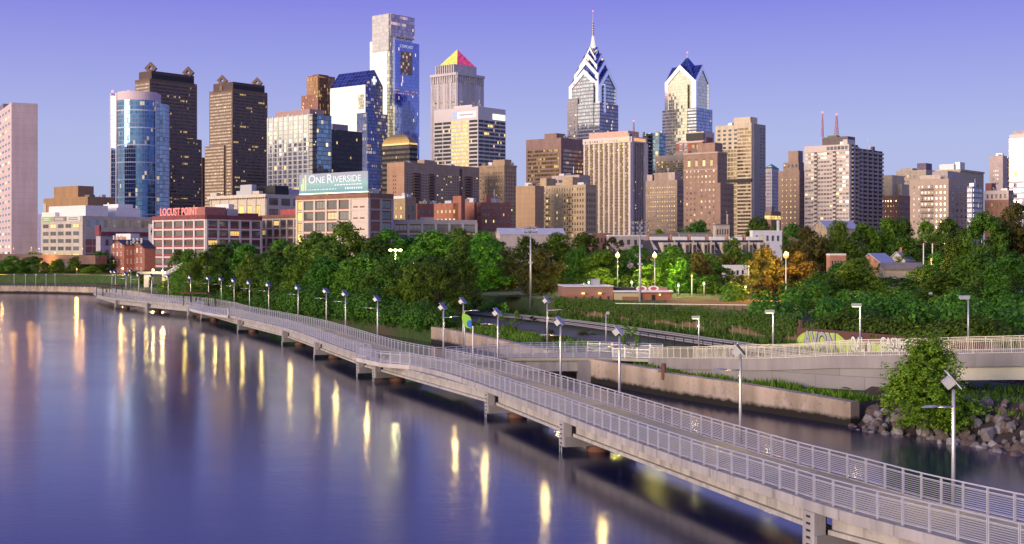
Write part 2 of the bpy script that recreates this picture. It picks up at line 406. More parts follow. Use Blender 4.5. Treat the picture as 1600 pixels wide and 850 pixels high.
# flaked painted letters on the wall end
def text_mesh(body, size, ext, sx=1.0, align='LEFT', shear=0.0, off=0.0):
    cu = bpy.data.curves.new('lettering', 'FONT'); cu.body = body; cu.size = size; cu.extrude = ext; cu.align_x = align; cu.shear = shear; cu.offset = off; cu.resolution_u = 3
    ob = bpy.data.objects.new('tmp', cu); col.objects.link(ob)
    dg = bpy.context.evaluated_depsgraph_get(); me = bpy.data.meshes.new_from_object(ob.evaluated_get(dg)); bpy.data.objects.remove(ob); bpy.data.curves.remove(cu)
    for v in me.vertices: v.co.x *= sx
    me.materials.clear(); return me
def place_text(name, me, mat, pos, udir, parent=None, pre=None, post=None):      # text plane: x along udir (horizontal), z up, facing right-hand normal
    me.materials.append(mat); o = link(name, me, parent)
    u = Vector((udir[0], udir[1], 0)).normalized(); n_ = u.cross(Vector((0, 0, 1)))
    mt = Matrix(((u.x, 0, n_.x, pos[0]), (u.y, 0, n_.y, pos[1]), (0, 1, 0, pos[2]), (0, 0, 0, 1)))
    if parent is not None: mt = Matrix.Translation(-parent.location) @ mt
    if pre is not None: mt = pre @ mt
    if post is not None: mt = mt @ post
    o.matrix_local = mt; return o

# ================================================================ boardwalk
DZ, WID = 2.4, 4.57
BW = [(-107.5, 336), (-104.6, 327), (-91.3, 297), (-78, 278), (-65.2, 262), (-55.5, 240), (-50.2, 224.5), (-43.7, 210), (-31, 181), (-24.3, 161), (-16.4, 136.4), (-10.6, 124.8), (-6, 115.5), (-2.5, 104.9), (.5, 94.9), (3.3, 85.6), (5.4, 78.2), (7.96, 69.9), (9.9, 63.7), (11.8, 58.9), (13.5, 53.8), (16.3, 48.3), (19.5, 42.4), (24, 35), (29.5, 27), (34, 21)]
near = smooth(BW, 1.4, 3); nearT = tangents(near)
far = offset(near, WID)
bw = thing('boardwalk', 'long pale concrete boardwalk curving over the river on columns', 'boardwalk', (near[len(near)//2].x, near[len(near)//2].y, 0))
nP = len(near)
mb = MB()
A = offset(near, -0.22); B = offset(near, WID + 0.22)
for i in range(nP - 1):
    a, b_, c, d_ = A[i], A[i + 1], B[i + 1], B[i]
    mb.face([(a.x, a.y, DZ), (b_.x, b_.y, DZ), (c.x, c.y, DZ), (d_.x, d_.y, DZ)], [(i * 1.4, 0), (i * 1.4 + 1.4, 0), (i * 1.4 + 1.4, 5), (i * 1.4, 5)])
wpart(mb, 'deck', wallmat('boardwalk deck', (0.50, 0.45, 0.31), 4.2, 5.2, 0.05, 0.10, 0.85), bw)
def dripmat(name, c_):
    m, bb = begin(name); f = noise(1.1, 6, sc3=(1, 1, .2)); dr = noise(1.7, 7, sc3=(1, 1, .07), rough=.7); sp_ = noise(5.0, 5)
    k = mixc(MT('MULTIPLY_ADD', f, 2.6, -.8, True), tuple(x * .72 for x in c_), tuple(x * 1.12 for x in c_))
    k = mixc(MT('MULTIPLY', MT('MULTIPLY_ADD', dr, 8, -4.3, True), .75), k, tuple(x * .42 for x in c_)); k = mixc(MT('MULTIPLY', MT('MULTIPLY_ADD', sp_, 7, -4.2, True), .5), k, (.16, .11, .08))
    L(k, bb.inputs['Base Color']); bb.inputs['Roughness'].default_value = .85; return m
M['fascia'] = dripmat('fascia concrete', (0.40, 0.37, 0.385))
mb = MB()
for i in range(nP - 1):
    a, b_, c, d_ = A[i], A[i + 1], B[i + 1], B[i]
    mb.face([(a.x, a.y, DZ - 0.38), (b_.x, b_.y, DZ - 0.38), (b_.x, b_.y, DZ + 0.06), (a.x, a.y, DZ + 0.06)])
    mb.face([(c.x, c.y, DZ - 0.38), (d_.x, d_.y, DZ - 0.38), (d_.x, d_.y, DZ + 0.06), (c.x, c.y, DZ + 0.06)])
    mb.face([(a.x, a.y, DZ - 0.38), (d_.x, d_.y, DZ - 0.38), (c.x, c.y, DZ - 0.38), (b_.x, b_.y, DZ - 0.38)])
    for P_, Q_, s_ in ((a, b_, 1), (d_, c, -1)):     # raised kerb at each edge
        n_ = Vector((c.x - b_.x, c.y - b_.y)).normalized() * 0.2 * s_
        mb.face([(P_.x, P_.y, DZ + .06), (Q_.x, Q_.y, DZ + .06), (Q_.x + n_.x, Q_.y + n_.y, DZ + .06), (P_.x + n_.x, P_.y + n_.y, DZ + .06)])
        mb.face([(P_.x + n_.x, P_.y + n_.y, DZ + .06), (Q_.x + n_.x, Q_.y + n_.y, DZ + .06), (Q_.x + n_.x, Q_.y + n_.y, DZ), (P_.x + n_.x, P_.y + n_.y, DZ)])
wpart(mb, 'edge_beam', M['fascia'], bw)
# overlook on the river side (bulges out then tapers back)
OV = [[onz(*q, DZ) for q in ((556.5, 558.5), (595, 567), (641, 570.5), (668, 576))],
      [onz(*q, DZ) for q in ((295, 481.5), (316, 487), (342, 491.5), (356, 493))]]
def inpath(p): # nearest point on near curve
    return min(range(nP), key=lambda i: (near[i] - Vector(p)).length)
ovr = []
for pl in OV:
    i0, i1 = inpath(pl[0]), inpath(pl[-1]); a, b_ = min(i0, i1), max(i0, i1); ovr.append((a, b_))
    poly = [tuple(p) for p in pl] + [tuple(near[i] + Vector((-nearT[i].y, nearT[i].x)) * 0.3) for i in range(b_, a - 1, -1)]
    # orientation check
    ar = sum(poly[i][0] * poly[(i + 1) % len(poly)][1] - poly[(i + 1) % len(poly)][0] * poly[i][1] for i in range(len(poly)))
    if ar < 0: poly.reverse()
    wpart(MB().prism(poly, DZ - 0.40, DZ + 0.004), 'overlook_deck', M['conc_light'], bw)
# piers (bents) at the photo's places, girders between them
PIER = [183, 231, 297, 318, 375, 447, 496, 566, 588, 765, 886, 1300]
pier_i = sorted(at_px(near, p)[1] for p in PIER)
pier_i = [0] + pier_i + [min(nP - 1, pier_i[-1] + 17)]
M['girder'] = dripmat('girder concrete', (0.44, 0.41, 0.40))
for a, b_ in zip(pier_i, pier_i[1:]):
    if b_ - a < 2: continue
    for e in (0.75, WID - 0.75):
        mb = MB(); c = offset(near, e); P0, P1 = c[a], c[b_]
        d_ = (P1 - P0).normalized(); n_ = Vector((-d_.y, d_.x, 0)); u3 = Vector((d_.x, d_.y, 0)); z3 = Vector((0, 0, 1)); l = (P1 - P0).length / 2 - 0.35; mid = (P0 + P1) / 2
        mb.obox((mid.x, mid.y, DZ - 0.48), n_, u3, z3, 0.50, l, 0.09); mb.obox((mid.x, mid.y, DZ - 0.86), n_, u3, z3, 0.12, l, 0.30); mb.obox((mid.x, mid.y, DZ - 1.26), n_, u3, z3, 0.36, l, 0.10)
        wpart(mb, 'girder', M['girder'], bw)
for i in pier_i[1:-1]:
    p, t_ = near[i], nearT[i]; n_ = Vector((-t_.y, t_.x, 0)); u3 = Vector((t_.x, t_.y, 0)); z3 = Vector((0, 0, 1))
    c = Vector((p.x, p.y, 0)) + n_ * (WID / 2)
    mb = MB(); mb.obox(c + z3 * (DZ - 1.68), n_, u3, z3, WID / 2 + 0.2, 0.55, 0.32)
    cap = wpart(mb, 'pier_cap', M['conc'], bw)
    mb = MB(); mb.obox(Vector((p.x, p.y, DZ - 1.19)) + n_ * 0.02, n_, u3, z3, 0.28, 0.45, 0.80)
    eb = wpart(mb, 'end_block', M['fascia'], bw)
    for k in range(5):
        s = wpart(MB().obox(Vector((p.x, p.y, DZ - 0.6 - 0.3 * k)) + n_ * -0.26, n_, u3, z3, 0.03, 0.14, 0.045), 'ladder_slot', M['black'], bw); s.parent = eb; s.location = (0, 0, 0)
    mb = MB(); mb.lathe([(0.78, -2), (0.78, DZ - 2.02)], 20, (c.x, c.y, 0))
    wpart(mb, 'column', M['rust'], bw, True)
    mb = MB()                                           # ladder going down into the water
    for e in (-0.2, 0.2):
        q = Vector((p.x, p.y, 0)) + n_ * -0.30 + u3 * e; mb.bar((q.x, q.y, -0.6), (q.x, q.y, DZ - 1.9), 0.025)
    for k in range(5):
        q = Vector((p.x, p.y, -0.4 + 0.3 * k)) + n_ * -0.30; mb.obox(q, u3, n_, z3, 0.2, 0.02, 0.02)
    wpart(mb, 'ladder', M['steel'], bw)
# railing panels: one mesh, copied along both edges
PL = 1.40
def rail_panel(L_=PL, H=1.07, bars=9, bar_r=0.010):
    mb = MB()
    for x in (0.035, L_ - 0.035): mb.box(x - 0.022, -0.035, 0.0, x + 0.022, 0.035, H)
    mb.box(0.05, -0.018, 0.09, L_ - 0.05, 0.018, 0.12); mb.box(0.05, -0.018, H - 0.165, L_ - 0.05, 0.018, H - 0.13)
    for k in range(bars):
        z = 0.16 + k * (H - 0.36) / (bars - 1); mb.box(0.05, -bar_r, z - bar_r, L_ - 0.05, bar_r, z + bar_r)
    return mb
panel_me = rail_panel().mesh('railing_panel', M['rail'])
def railing(curve, parent, z, name, hm=M['rail'], pm=panel_me, n_ind=95, H=1.07, zf=None):
    """handrail on one mesh; panels as sub-parts, nearest ones individual"""
    zf = zf or (lambda i: z)
    mb = MB(); mb.tube([(q.x, q.y, zf(i) + H + 0.03) for i, q in enumerate(curve)], 0.035, 6)
    ro = wpart(mb, name, hm, parent)
    items = []
    for i, (a, b_) in enumerate(zip(curve, curve[1:])): items.append((a.length, a, b_, zf(i), zf(i + 1)))
    order = sorted(range(len(items)), key=lambda k: items[k][0] if pxof(items[k][1]) < 1640 else 9999)
    keep = set(order[:n_ind]); rest = MB()
    for k, (dd, a, b_, za, zb) in enumerate(items):
        if k in keep:
            o = link('railing_panel', pm, ro); o.location = Vector((a.x, a.y, za)); o.rotation_euler = (0, -math.atan2(zb - za, (b_ - a).length), math.atan2(b_.y - a.y, b_.x - a.x)); o.scale = ((b_ - a).length / PL, 1, 1)
        else:
            M4 = Matrix.Translation((a.x, a.y, za)) @ Matrix.Rotation(math.atan2(b_.y - a.y, b_.x - a.x), 4, 'Z') @ Matrix.Diagonal(((b_ - a).length / PL, 1, 1, 1))
            i0 = len(rest.v); rest.v += [tuple(M4 @ v.co) for v in pm.vertices]
            for p in pm.polygons: rest.f.append(tuple(i0 + j for j in p.vertices)); rest.mi.append(0); rest.uv += [(0, 0)] * len(p.vertices)
    if rest.v: tag(rest.build('railing_panel', hm, ro), kind='stuff')
    return ro
rz0 = DZ + 0.06
farR = offset(near, WID - 0.02); nearR = offset(near, 0.02)
# near railing: three runs broken by the two overlooks
cuts = [0] + [k for a, b_ in sorted(ovr) for k in (a, b_)] + [nP - 1]
for k in range(0, len(cuts), 2):
    railing(nearR[cuts[k]:cuts[k + 1] + 1], bw, rz0, 'river_railing')
for pl, (a, b_) in zip(OV, ovr):
    pp = [Vector(nearR[min(a, b_)])] + [Vector(p) for p in pl] + [Vector(nearR[max(a, b_)])]
    q = [pp[0]]
    for u_, v_ in zip(pp, pp[1:]):
        n = max(1, round((v_ - u_).length / PL)); q += [u_.lerp(v_, (j + 1) / n) for j in range(n)]
    railing(q, bw, DZ + 0.02, 'overlook_railing')
# far railing, open at the junction with the side bridge
jA, jB = at_px(farR, 684)[1], at_px(farR, 703)[1]
railing(farR[:jA + 1], bw, rz0, 'bank_railing'); railing(farR[jB:], bw, rz0, 'bank_railing')

# ---------------------------------------------------------------- side bridge from the junction to the bank
J0, J1 = farR[jA], farR[jB]
brn = [Vector(J1), Vector((-0.5, 130.7)), Vector((10.1, 131.0)), Vector((13.6, 129.0))]
brf = [Vector(J0), Vector((0.7, 135.6)), Vector((8, 138.2)), Vector((15.5, 134.0))]
sb = thing('side_bridge', 'short concrete footbridge joining the boardwalk to the bank', 'footbridge', (4, 133, 0))
poly = [(J1.x - 0.4, J1.y - 0.2), *[tuple(p) for p in brn[1:]], *[tuple(p) for p in reversed(brf[1:])], (J0.x - 0.4, J0.y)]
wpart(MB().prism(poly, DZ - 0.30, DZ + 0.006), 'deck', M['deck'], sb)
for a, b_, o_ in ((brn[1], brn[2], 0.6), (brf[1], brf[2], -0.6)):
    wpart(MB().bar((a.x - 3, a.y + o_, DZ - 0.85), (b_.x, b_.y + o_, DZ - 0.85), 0.3, 0.54), 'girder', M['girder'], sb)
mb = MB().box(6.6, 130.4, -1, 9.2, 138.6, DZ - 0.32); wpart(mb, 'abutment', M['conc'], sb)
def resample(pp, step=PL):
    q = [pp[0]]
    for u_, v_ in zip(pp, pp[1:]):
        n = max(1, round((v_ - u_).length / step)); q += [u_.lerp(v_, (j + 1) / n) for j in range(n)]
    return q
railing(resample(brn), sb, DZ + 0.02, 'river_railing', n_ind=60); railing(resample(brf), sb, DZ + 0.02, 'bank_railing', n_ind=60)

# ---------------------------------------------------------------- ramp on the retaining wall, rising to the right
RPZ = [((13.6, 129.0), 2.44), ((14.95, 122), 2.95), ((18.1, 115.5), 3.5), ((21.6, 110), 3.93), ((26, 106), 4.5), ((30.3, 103), 4.77), ((34.5, 100.5), 5.1), ((38.4, 98), 5.37), ((55, 90), 6.1), ((75, 80), 6.8)]
RP = smooth([Vector(p) for p, z_ in RPZ], 1.4, 2)
def rampz(q):
    x = q[0]
    for (p0_, za_), (p1_, zb_) in zip(RPZ, RPZ[1:]):
        if x <= p1_[0]: return za_ + (zb_ - za_) * max(0, (x - p0_[0])) / (p1_[0] - p0_[0])
    return RPZ[-1][1]
RB = offset(RP, 4.6)
rt = thing('ramp', 'pale concrete ramp rising to the right on a panelled retaining wall', 'ramp', (30, 118, 0))
mb = MB(); wl = MB(); bds = {1: MB(), -1: MB()}; gds = {0: MB(), 1: MB()}
WEND = 44.0
iw = max(i for i, q in enumerate(RP) if pxof(q) < 1505)
for i in range(len(RP) - 1):
    a, b_, c, d_ = RP[i], RP[i + 1], RB[i + 1], RB[i]; za, zb = rampz(a), rampz(b_)
    mb.face([(a.x, a.y, za), (b_.x, b_.y, zb), (c.x, c.y, zb), (d_.x, d_.y, za)])
    for P_, Q_, fl in ((a, b_, 1), (d_, c, -1)):
        n_ = Vector((d_.x - a.x, d_.y - a.y, 0)).normalized()
        e0, e1 = (-0.12, 0.2) if fl == 1 else (-0.2, 0.12)
        u3 = Vector((Q_.x - P_.x, Q_.y - P_.y, zb - za)); l = u3.length / 2; u3.normalize()
        cc = Vector(((P_.x + Q_.x) / 2, (P_.y + Q_.y) / 2, (za + zb) / 2 - 0.42)) + n_ * (e0 + e1) / 2
        bds[fl].obox(cc, n_, u3, Vector((0, 0, 1)), 0.17, l, 0.50)
    if i < iw:
        zg = 0.3
        for P_, Q_ in ((a, b_), (c, d_)):
            n_ = Vector((d_.x - a.x, d_.y - a.y, 0)).normalized() * 0.05
            z1, z2 = (za, zb) if P_ is a else (zb, za)
            L0 = i * 1.4
            wl.face([(P_.x + n_.x, P_.y + n_.y, zg), (Q_.x + n_.x, Q_.y + n_.y, zg), (Q_.x + n_.x, Q_.y + n_.y, z2 - 0.9), (P_.x + n_.x, P_.y + n_.y, z1 - 0.9)], [(L0, zg), (L0 + 1.4, zg), (L0 + 1.4, z2 - 0.9), (L0, z1 - 0.9)])
    else:
        for P_, Q_, z1, z2 in ((a, b_, za, zb), (d_, c, za, zb)):
            n_ = Vector((d_.x - a.x, d_.y - a.y, 0)).normalized() * (0.35 if P_ is a else -0.35)
            u3 = Vector((Q_.x - P_.x, Q_.y - P_.y, z2 - z1)); l = u3.length / 2; u3.normalize()
            gds[0 if P_ is a else 1].obox(Vector(((P_.x + Q_.x) / 2, (P_.y + Q_.y) / 2, (z1 + z2) / 2 - 1.45)) + n_, n_.normalized(), u3, Vector((0, 0, 1)), 0.12, l, 0.52)
P_, Q_ = RP[iw], RB[iw]; wl.face([(P_.x, P_.y, 0.3), (Q_.x, Q_.y, 0.3), (Q_.x, Q_.y, rampz(P_) - .5), (P_.x, P_.y, rampz(P_) - .5)])
wpart(mb, 'path', M['deck'], rt); [wpart(k_, 'parapet_band', M['conc'], rt) for k_ in bds.values()]
wpart(wl, 'retaining_wall', wallmat('panelled wall', (0.30, 0.28, 0.29), 4.2, 1.5, 0.035, 0.08), rt)
bgm = pmat('beige girder', (0.58, 0.55, 0.45), 0.6, 0.08, 0.5, streak=True)
[wpart(k_, 'girder', bgm, rt) for k_ in gds.values()]
def picket_panel():
    mb = MB()
    mb.box(0.0, -0.03, 0, 0.06, 0.03, 1.12); mb.box(0.06, -0.02, 0.1, PL, 0.02, 0.14); mb.box(0.06, -0.02, 0.98, PL, 0.02, 1.02)
    for k in range(9): x = 0.17 + k * 0.14; mb.box(x - 0.01, -0.01, 0.14, x + 0.01, 0.01, 0.98)
    return mb.mesh('picket_panel', M['railcream'])
picket = picket_panel()
railing(RP, rt, 0, 'picket_railing', hm=M['railcream'], pm=picket, n_ind=70, H=1.1, zf=lambda i: rampz(RP[min(i, len(RP) - 1)]))
railing(offset(RP, 4.5), rt, 0, 'picket_railing', hm=M['railcream'], pm=picket, n_ind=20, H=1.1, zf=lambda i: rampz(RP[min(i, len(RP) - 1)]))

# ---------------------------------------------------------------- shelters on the boardwalk
def shelter(px, dx, label, n=4, k=1.0):
    p, i = at_px(near, px); t_ = nearT[i]; rz = math.atan2(t_.y, t_.x)
    t = thing('shelter', label, 'shelter', (p.x, p.y, DZ), rz + R(30))
    L_ = 5.2 * k; mb = MB().box(-L_ / 2 - 0.5, -0.9, 2.5, L_ / 2 + 0.5, 2.3, 2.62); r = mb.build('roof', M['wood'], t)
    mb = MB()
    for q in range(12): x = -L_ / 2 - 0.35 + q * (L_ + .7) / 11; mb.box(x - .05, -1.0, 2.622, x + .05, 2.4, 2.68)
    mb.build('roof_slats', M['wood'], r)
    for q in range(n):
        x = -L_ / 2 + q * L_ / (n - 1); MB().box(x - 0.06, -0.06, 0, x + 0.06, 0.06, 2.5).build('post', M['dark'], t)
    for x in (-L_ / 2, L_ / 2): MB().box(x - 0.06, 1.7, 0, x + 0.06, 1.82, 2.5).build('post', M['dark'], t)
    MB().box(-L_ / 2 + 0.5, 0.35, 0.4, L_ / 2 - 0.5, 0.85, 0.47).build('bench_seat', M['wood'], t)
    MB().box(-0.05, -0.16, 0.9, 0.55, -0.08, 1.7).build('notice_board', M['dark'], t)
    return t
shelter(306, 0, 'dark post shelter with flat red brown slatted roof by the second overlook', 4, 1.35)
shelter(166, 0, 'dark post shelter at the far end of the boardwalk near the left bank', 4, 1.35)
# bench and bin on the near overlook
p, i = at_px(near, 600); t_ = nearT[i]
t = thing('bench', 'small dark bench on the near overlook beside the railing', 'bench', (p.x - 0.2, p.y - 0.3, DZ), math.atan2(t_.y, t_.x))
MB().box(-1, -0.05, 0.42, 1, 0.45, 0.48).build('seat', M['wood'], t)
for x in (-0.8, 0.8): MB().box(x - .04, 0, 0, x + .04, 0.4, 0.418).build('leg', M['dark'], t)

# ---------------------------------------------------------------- solar lamps
def solar_protos():
    H = 5.2
    t = thing('solar_street_lamp', 'x', 'street lamp')
    mb = MB(); mb.tube([(0, 0, 0), (0, 0, 2.6), (0, 0, H)], [0.095, 0.085, 0.07], 10); pole = mb.build('pole', M['steel'], t, True)
    MB().lathe([(0.17, 0), (0.17, 0.05), (0.11, 0.09), (0.1, 0.2)], 12).build('base_collar', M['steel'], pole, True)
    mb = MB(); mb.tube([(0, 0, H - 0.75), (-0.55, 0, H - 0.72), (-0.9, 0, H - 0.68)], [0.045, 0.04, 0.035], 8); arm = mb.build('lamp_arm', M['steel'], t, True)
    mb = MB()
    prof = [(-0.75, .06, .03), (-0.95, .13, .07), (-1.25, .17, .10), (-1.5, .15, .08), (-1.68, .05, .03)]
    n = 10
    for (x, rw, rh) in prof:
        for k in range(n):
            a = math.pi * k / (n - 1); mb.v.append((x, rw * math.cos(a), H - 0.70 + rh * math.sin(a)))
    for j in range(len(prof) - 1):
        for k in range(n - 1): a = j * n + k; mb.f.append((a, a + n, a + n + 1, a + 1)); mb.mi.append(0); mb.uv += [(0, 0)] * 4
        a = j * n; mb.f.append((a, a + n - 1, a + 2 * n - 1, a + n)); mb.mi.append(0); mb.uv += [(0, 0)] * 4
    hd = mb.build('lamp_head', M['steel'], t, True)
    MB().box(-1.5, -0.11, H - 0.703, -1.0, 0.11, H - 0.696).build('lamp_lens', M['lampface'], hd)
    # panel: normal towards the south (right, a little towards us), tilted
    az = R(-12); nrm = Vector((math.cos(az) * math.sin(R(50)), math.sin(az) * math.sin(R(50)), math.cos(R(50))))
    hx = Vector((-math.sin(az), math.cos(az), 0)); up = nrm.cross(hx)
    c = Vector((0, 0, H + 0.42))
    return t, (nrm, hx, up, c)
lamp0, (pn, ph, pu, pc) = solar_protos()
mbp = MB().obox(pc, ph, pu, pn, 0.62, 0.40, 0.022); mbf = MB().obox(pc - pn * 0.035, ph, pu, pn, 0.65, 0.43, 0.012)
mbb = MB().obox(pc - pn * 0.26 + pu * 0.02, ph, pu, pn, 0.30, 0.20, 0.20)
solar_me = (mbp.mesh('solar_panel', M['panel']), mbf.mesh('panel_frame', M['white']), mbb.mesh('battery_box', M['steel']))
used0 = [False]
li = bpy.data.lights.new('lamp_light', 'POINT'); li.energy = 170; li.color = (1.0, 0.70, 0.20); li.shadow_soft_size = 0.10
lo = bpy.data.objects.new('lamp_light', li); col.objects.link(lo); lo.parent = lamp0; lo.location = (-1.25, 0, 4.28)
GL = 'solar lamps along the boardwalk'
def solar_lamp(x, y, z, armdir, label, light=True):
    t = lamp0 if not used0[0] else dup(lamp0)
    rz = math.atan2(-armdir.y, -armdir.x)
    t.location = (x, y, z); t.rotation_euler = (0, 0, rz); t['label'] = label; t['group'] = GL
    used0[0] = True
    RM = Matrix.Rotation(-rz, 4, 'Z')
    LAMPS.append((t, RM))
    if not light:
        for ch in list(t.children):
            if ch.type == 'LIGHT': bpy.data.objects.remove(ch)
    return t
LAMPS = []
lampcurve = offset(near, WID + 0.32)
spots = [(1490, 'nearest solar lamp on a slim pole, standing in front of the leafy bush'),
 (1157, 'solar lamp in front of the panelled retaining wall, second nearest on the boardwalk'),
 (968, 'solar lamp in front of the grassy end of the seawall, left of two saplings'),
 (876, 'solar lamp standing where the side bridge passes behind it, by the purple shrub'),
 (778, 'solar lamp right of the white stub pole and in front of young trees'),
 (693, 'solar lamp at the boardwalk junction before the left end of the stained seawall'),
 (590, 'solar lamp standing alone left of the junction against dark trees'),
 (540, 'right lamp of the close pair on the boardwalk before the dark trees'),
 (510, 'left lamp of the close pair on the boardwalk before the dark trees'),
 (466, 'solar lamp on the boardwalk in front of the tall tree left of the close pair'),
 (420, 'solar lamp on the boardwalk before the trees under the white framed factory building'),
 (390, 'solar lamp on the boardwalk below the right end of the red and white building'),
 (366, 'solar lamp on the boardwalk before the trees, third right of the slatted shelter'),
 (346, 'solar lamp on the boardwalk before the trees, second right of the slatted shelter'),
 (326, 'solar lamp rising just behind the right end of the slatted overlook shelter'),
 (298, 'solar lamp rising just behind the left end of the slatted overlook shelter'),
 (263, 'solar lamp on the boardwalk in front of the concrete stair ramp columns'),
 (237, 'solar lamp on the boardwalk in front of the lit ground floor entrance'),
 (217, 'solar lamp on the boardwalk in front of the brick townhouse gable'),
 (197, 'solar lamp on the boardwalk beside the bright orange street light')]
for k, (px, lab) in enumerate(spots):
    p, i = at_px(lampcurve, px); t_ = nearT[i]; n_ = Vector((-t_.y, t_.x))
    rev = px == 693
    solar_lamp(p.x, p.y, DZ - 0.3, n_ if rev else -n_, lab, True)
for x, y, lab, ad in ((X(724, 137.5), 137.5, 'solar lamp on the side bridge behind the green and blue leaf sign', Vector((1, 0.1))), (X(855, 139.4), 139.4, 'solar lamp on the side bridge in front of the brown olive tree', Vector((1, 0)))):
    solar_lamp(x, y, DZ - 0.1, ad, lab, True)
for px, d, lab in ((175, 352, 'left one of two solar lamps on the bank before the brick townhouses'), (180.5, 347, 'right one of two solar lamps on the bank before the brick townhouses'), (204.5, 372, 'solar lamp on the bank in front of the dark shrubs by the townhouses')):
    solar_lamp(X(px, d), d, 2.0, Vector((-1, 0)), lab, False)
for t, RM in LAMPS:                                     # panels keep facing south whatever way the arm points
    for me in solar_me:
        o = link(me.name, me, t); o.matrix_local = RM

# ---------------------------------------------------------------- leaf sign and stub pole at the junction
xs, ys = X(739, 128.5), 128.5
t = thing('leaf_sign', 'green leaf shaped sign with a blue drop on a slim pole', 'sign', (X(726, 134), 134, DZ))
MB().tube([(0, 0, 0), (0, 0, 4.5)], 0.07, 8).build('pole', M['steel'], t, True)
def blob(pts, y0, y1):
    mb = MB(); n = len(pts)
    mb.face([(p[0], y0, p[1]) for p in pts]); mb.face([(p[0], y1, p[1]) for p in reversed(pts)])
    for i in range(n):
        a, b_ = pts[i], pts[(i + 1) % n]; mb.face([(b_[0], y0, b_[1]), (a[0], y0, a[1]), (a[0], y1, a[1]), (b_[0], y1, b_[1])])
    return mb
leaf = [(-0.25, 4.25), (-0.28, 3.7), (-0.18, 3.3), (0.0, 3.0), (0.25, 2.82), (0.55, 2.75), (0.75, 2.78), (0.72, 3.1), (0.70, 3.6), (0.60, 3.9), (0.35, 4.12), (0.05, 4.22)]
lf = blob(leaf, -0.12, -0.09).build('sign_panel', pmat('leaf green', (0.28, 0.60, 0.06), 0.5, 0.05, 1), t)
blob([(0.22, 3.35), (0.25, 3.05), (0.45, 2.85), (0.72, 2.80), (0.71, 3.15), (0.70, 3.55), (0.5, 3.62), (0.32, 3.52)], -0.145, -0.122).build('blue_drop', pmat('drop blue', (0.03, 0.16, 0.62), 0.5, 0.05, 1), lf)
t = thing('stub_pole', 'plain white pole without a lamp beside the leaf sign', 'pole', (X(739, 127), 127, DZ))
MB().tube([(0, 0, 0), (0, 0, 3.3)], 0.075, 8).build('pole', M['white'], t, True)
MB().lathe([(0.09, 3.3), (0.09, 3.36), (0.0, 3.4)], 10).build('cap', M['white'], t, True)
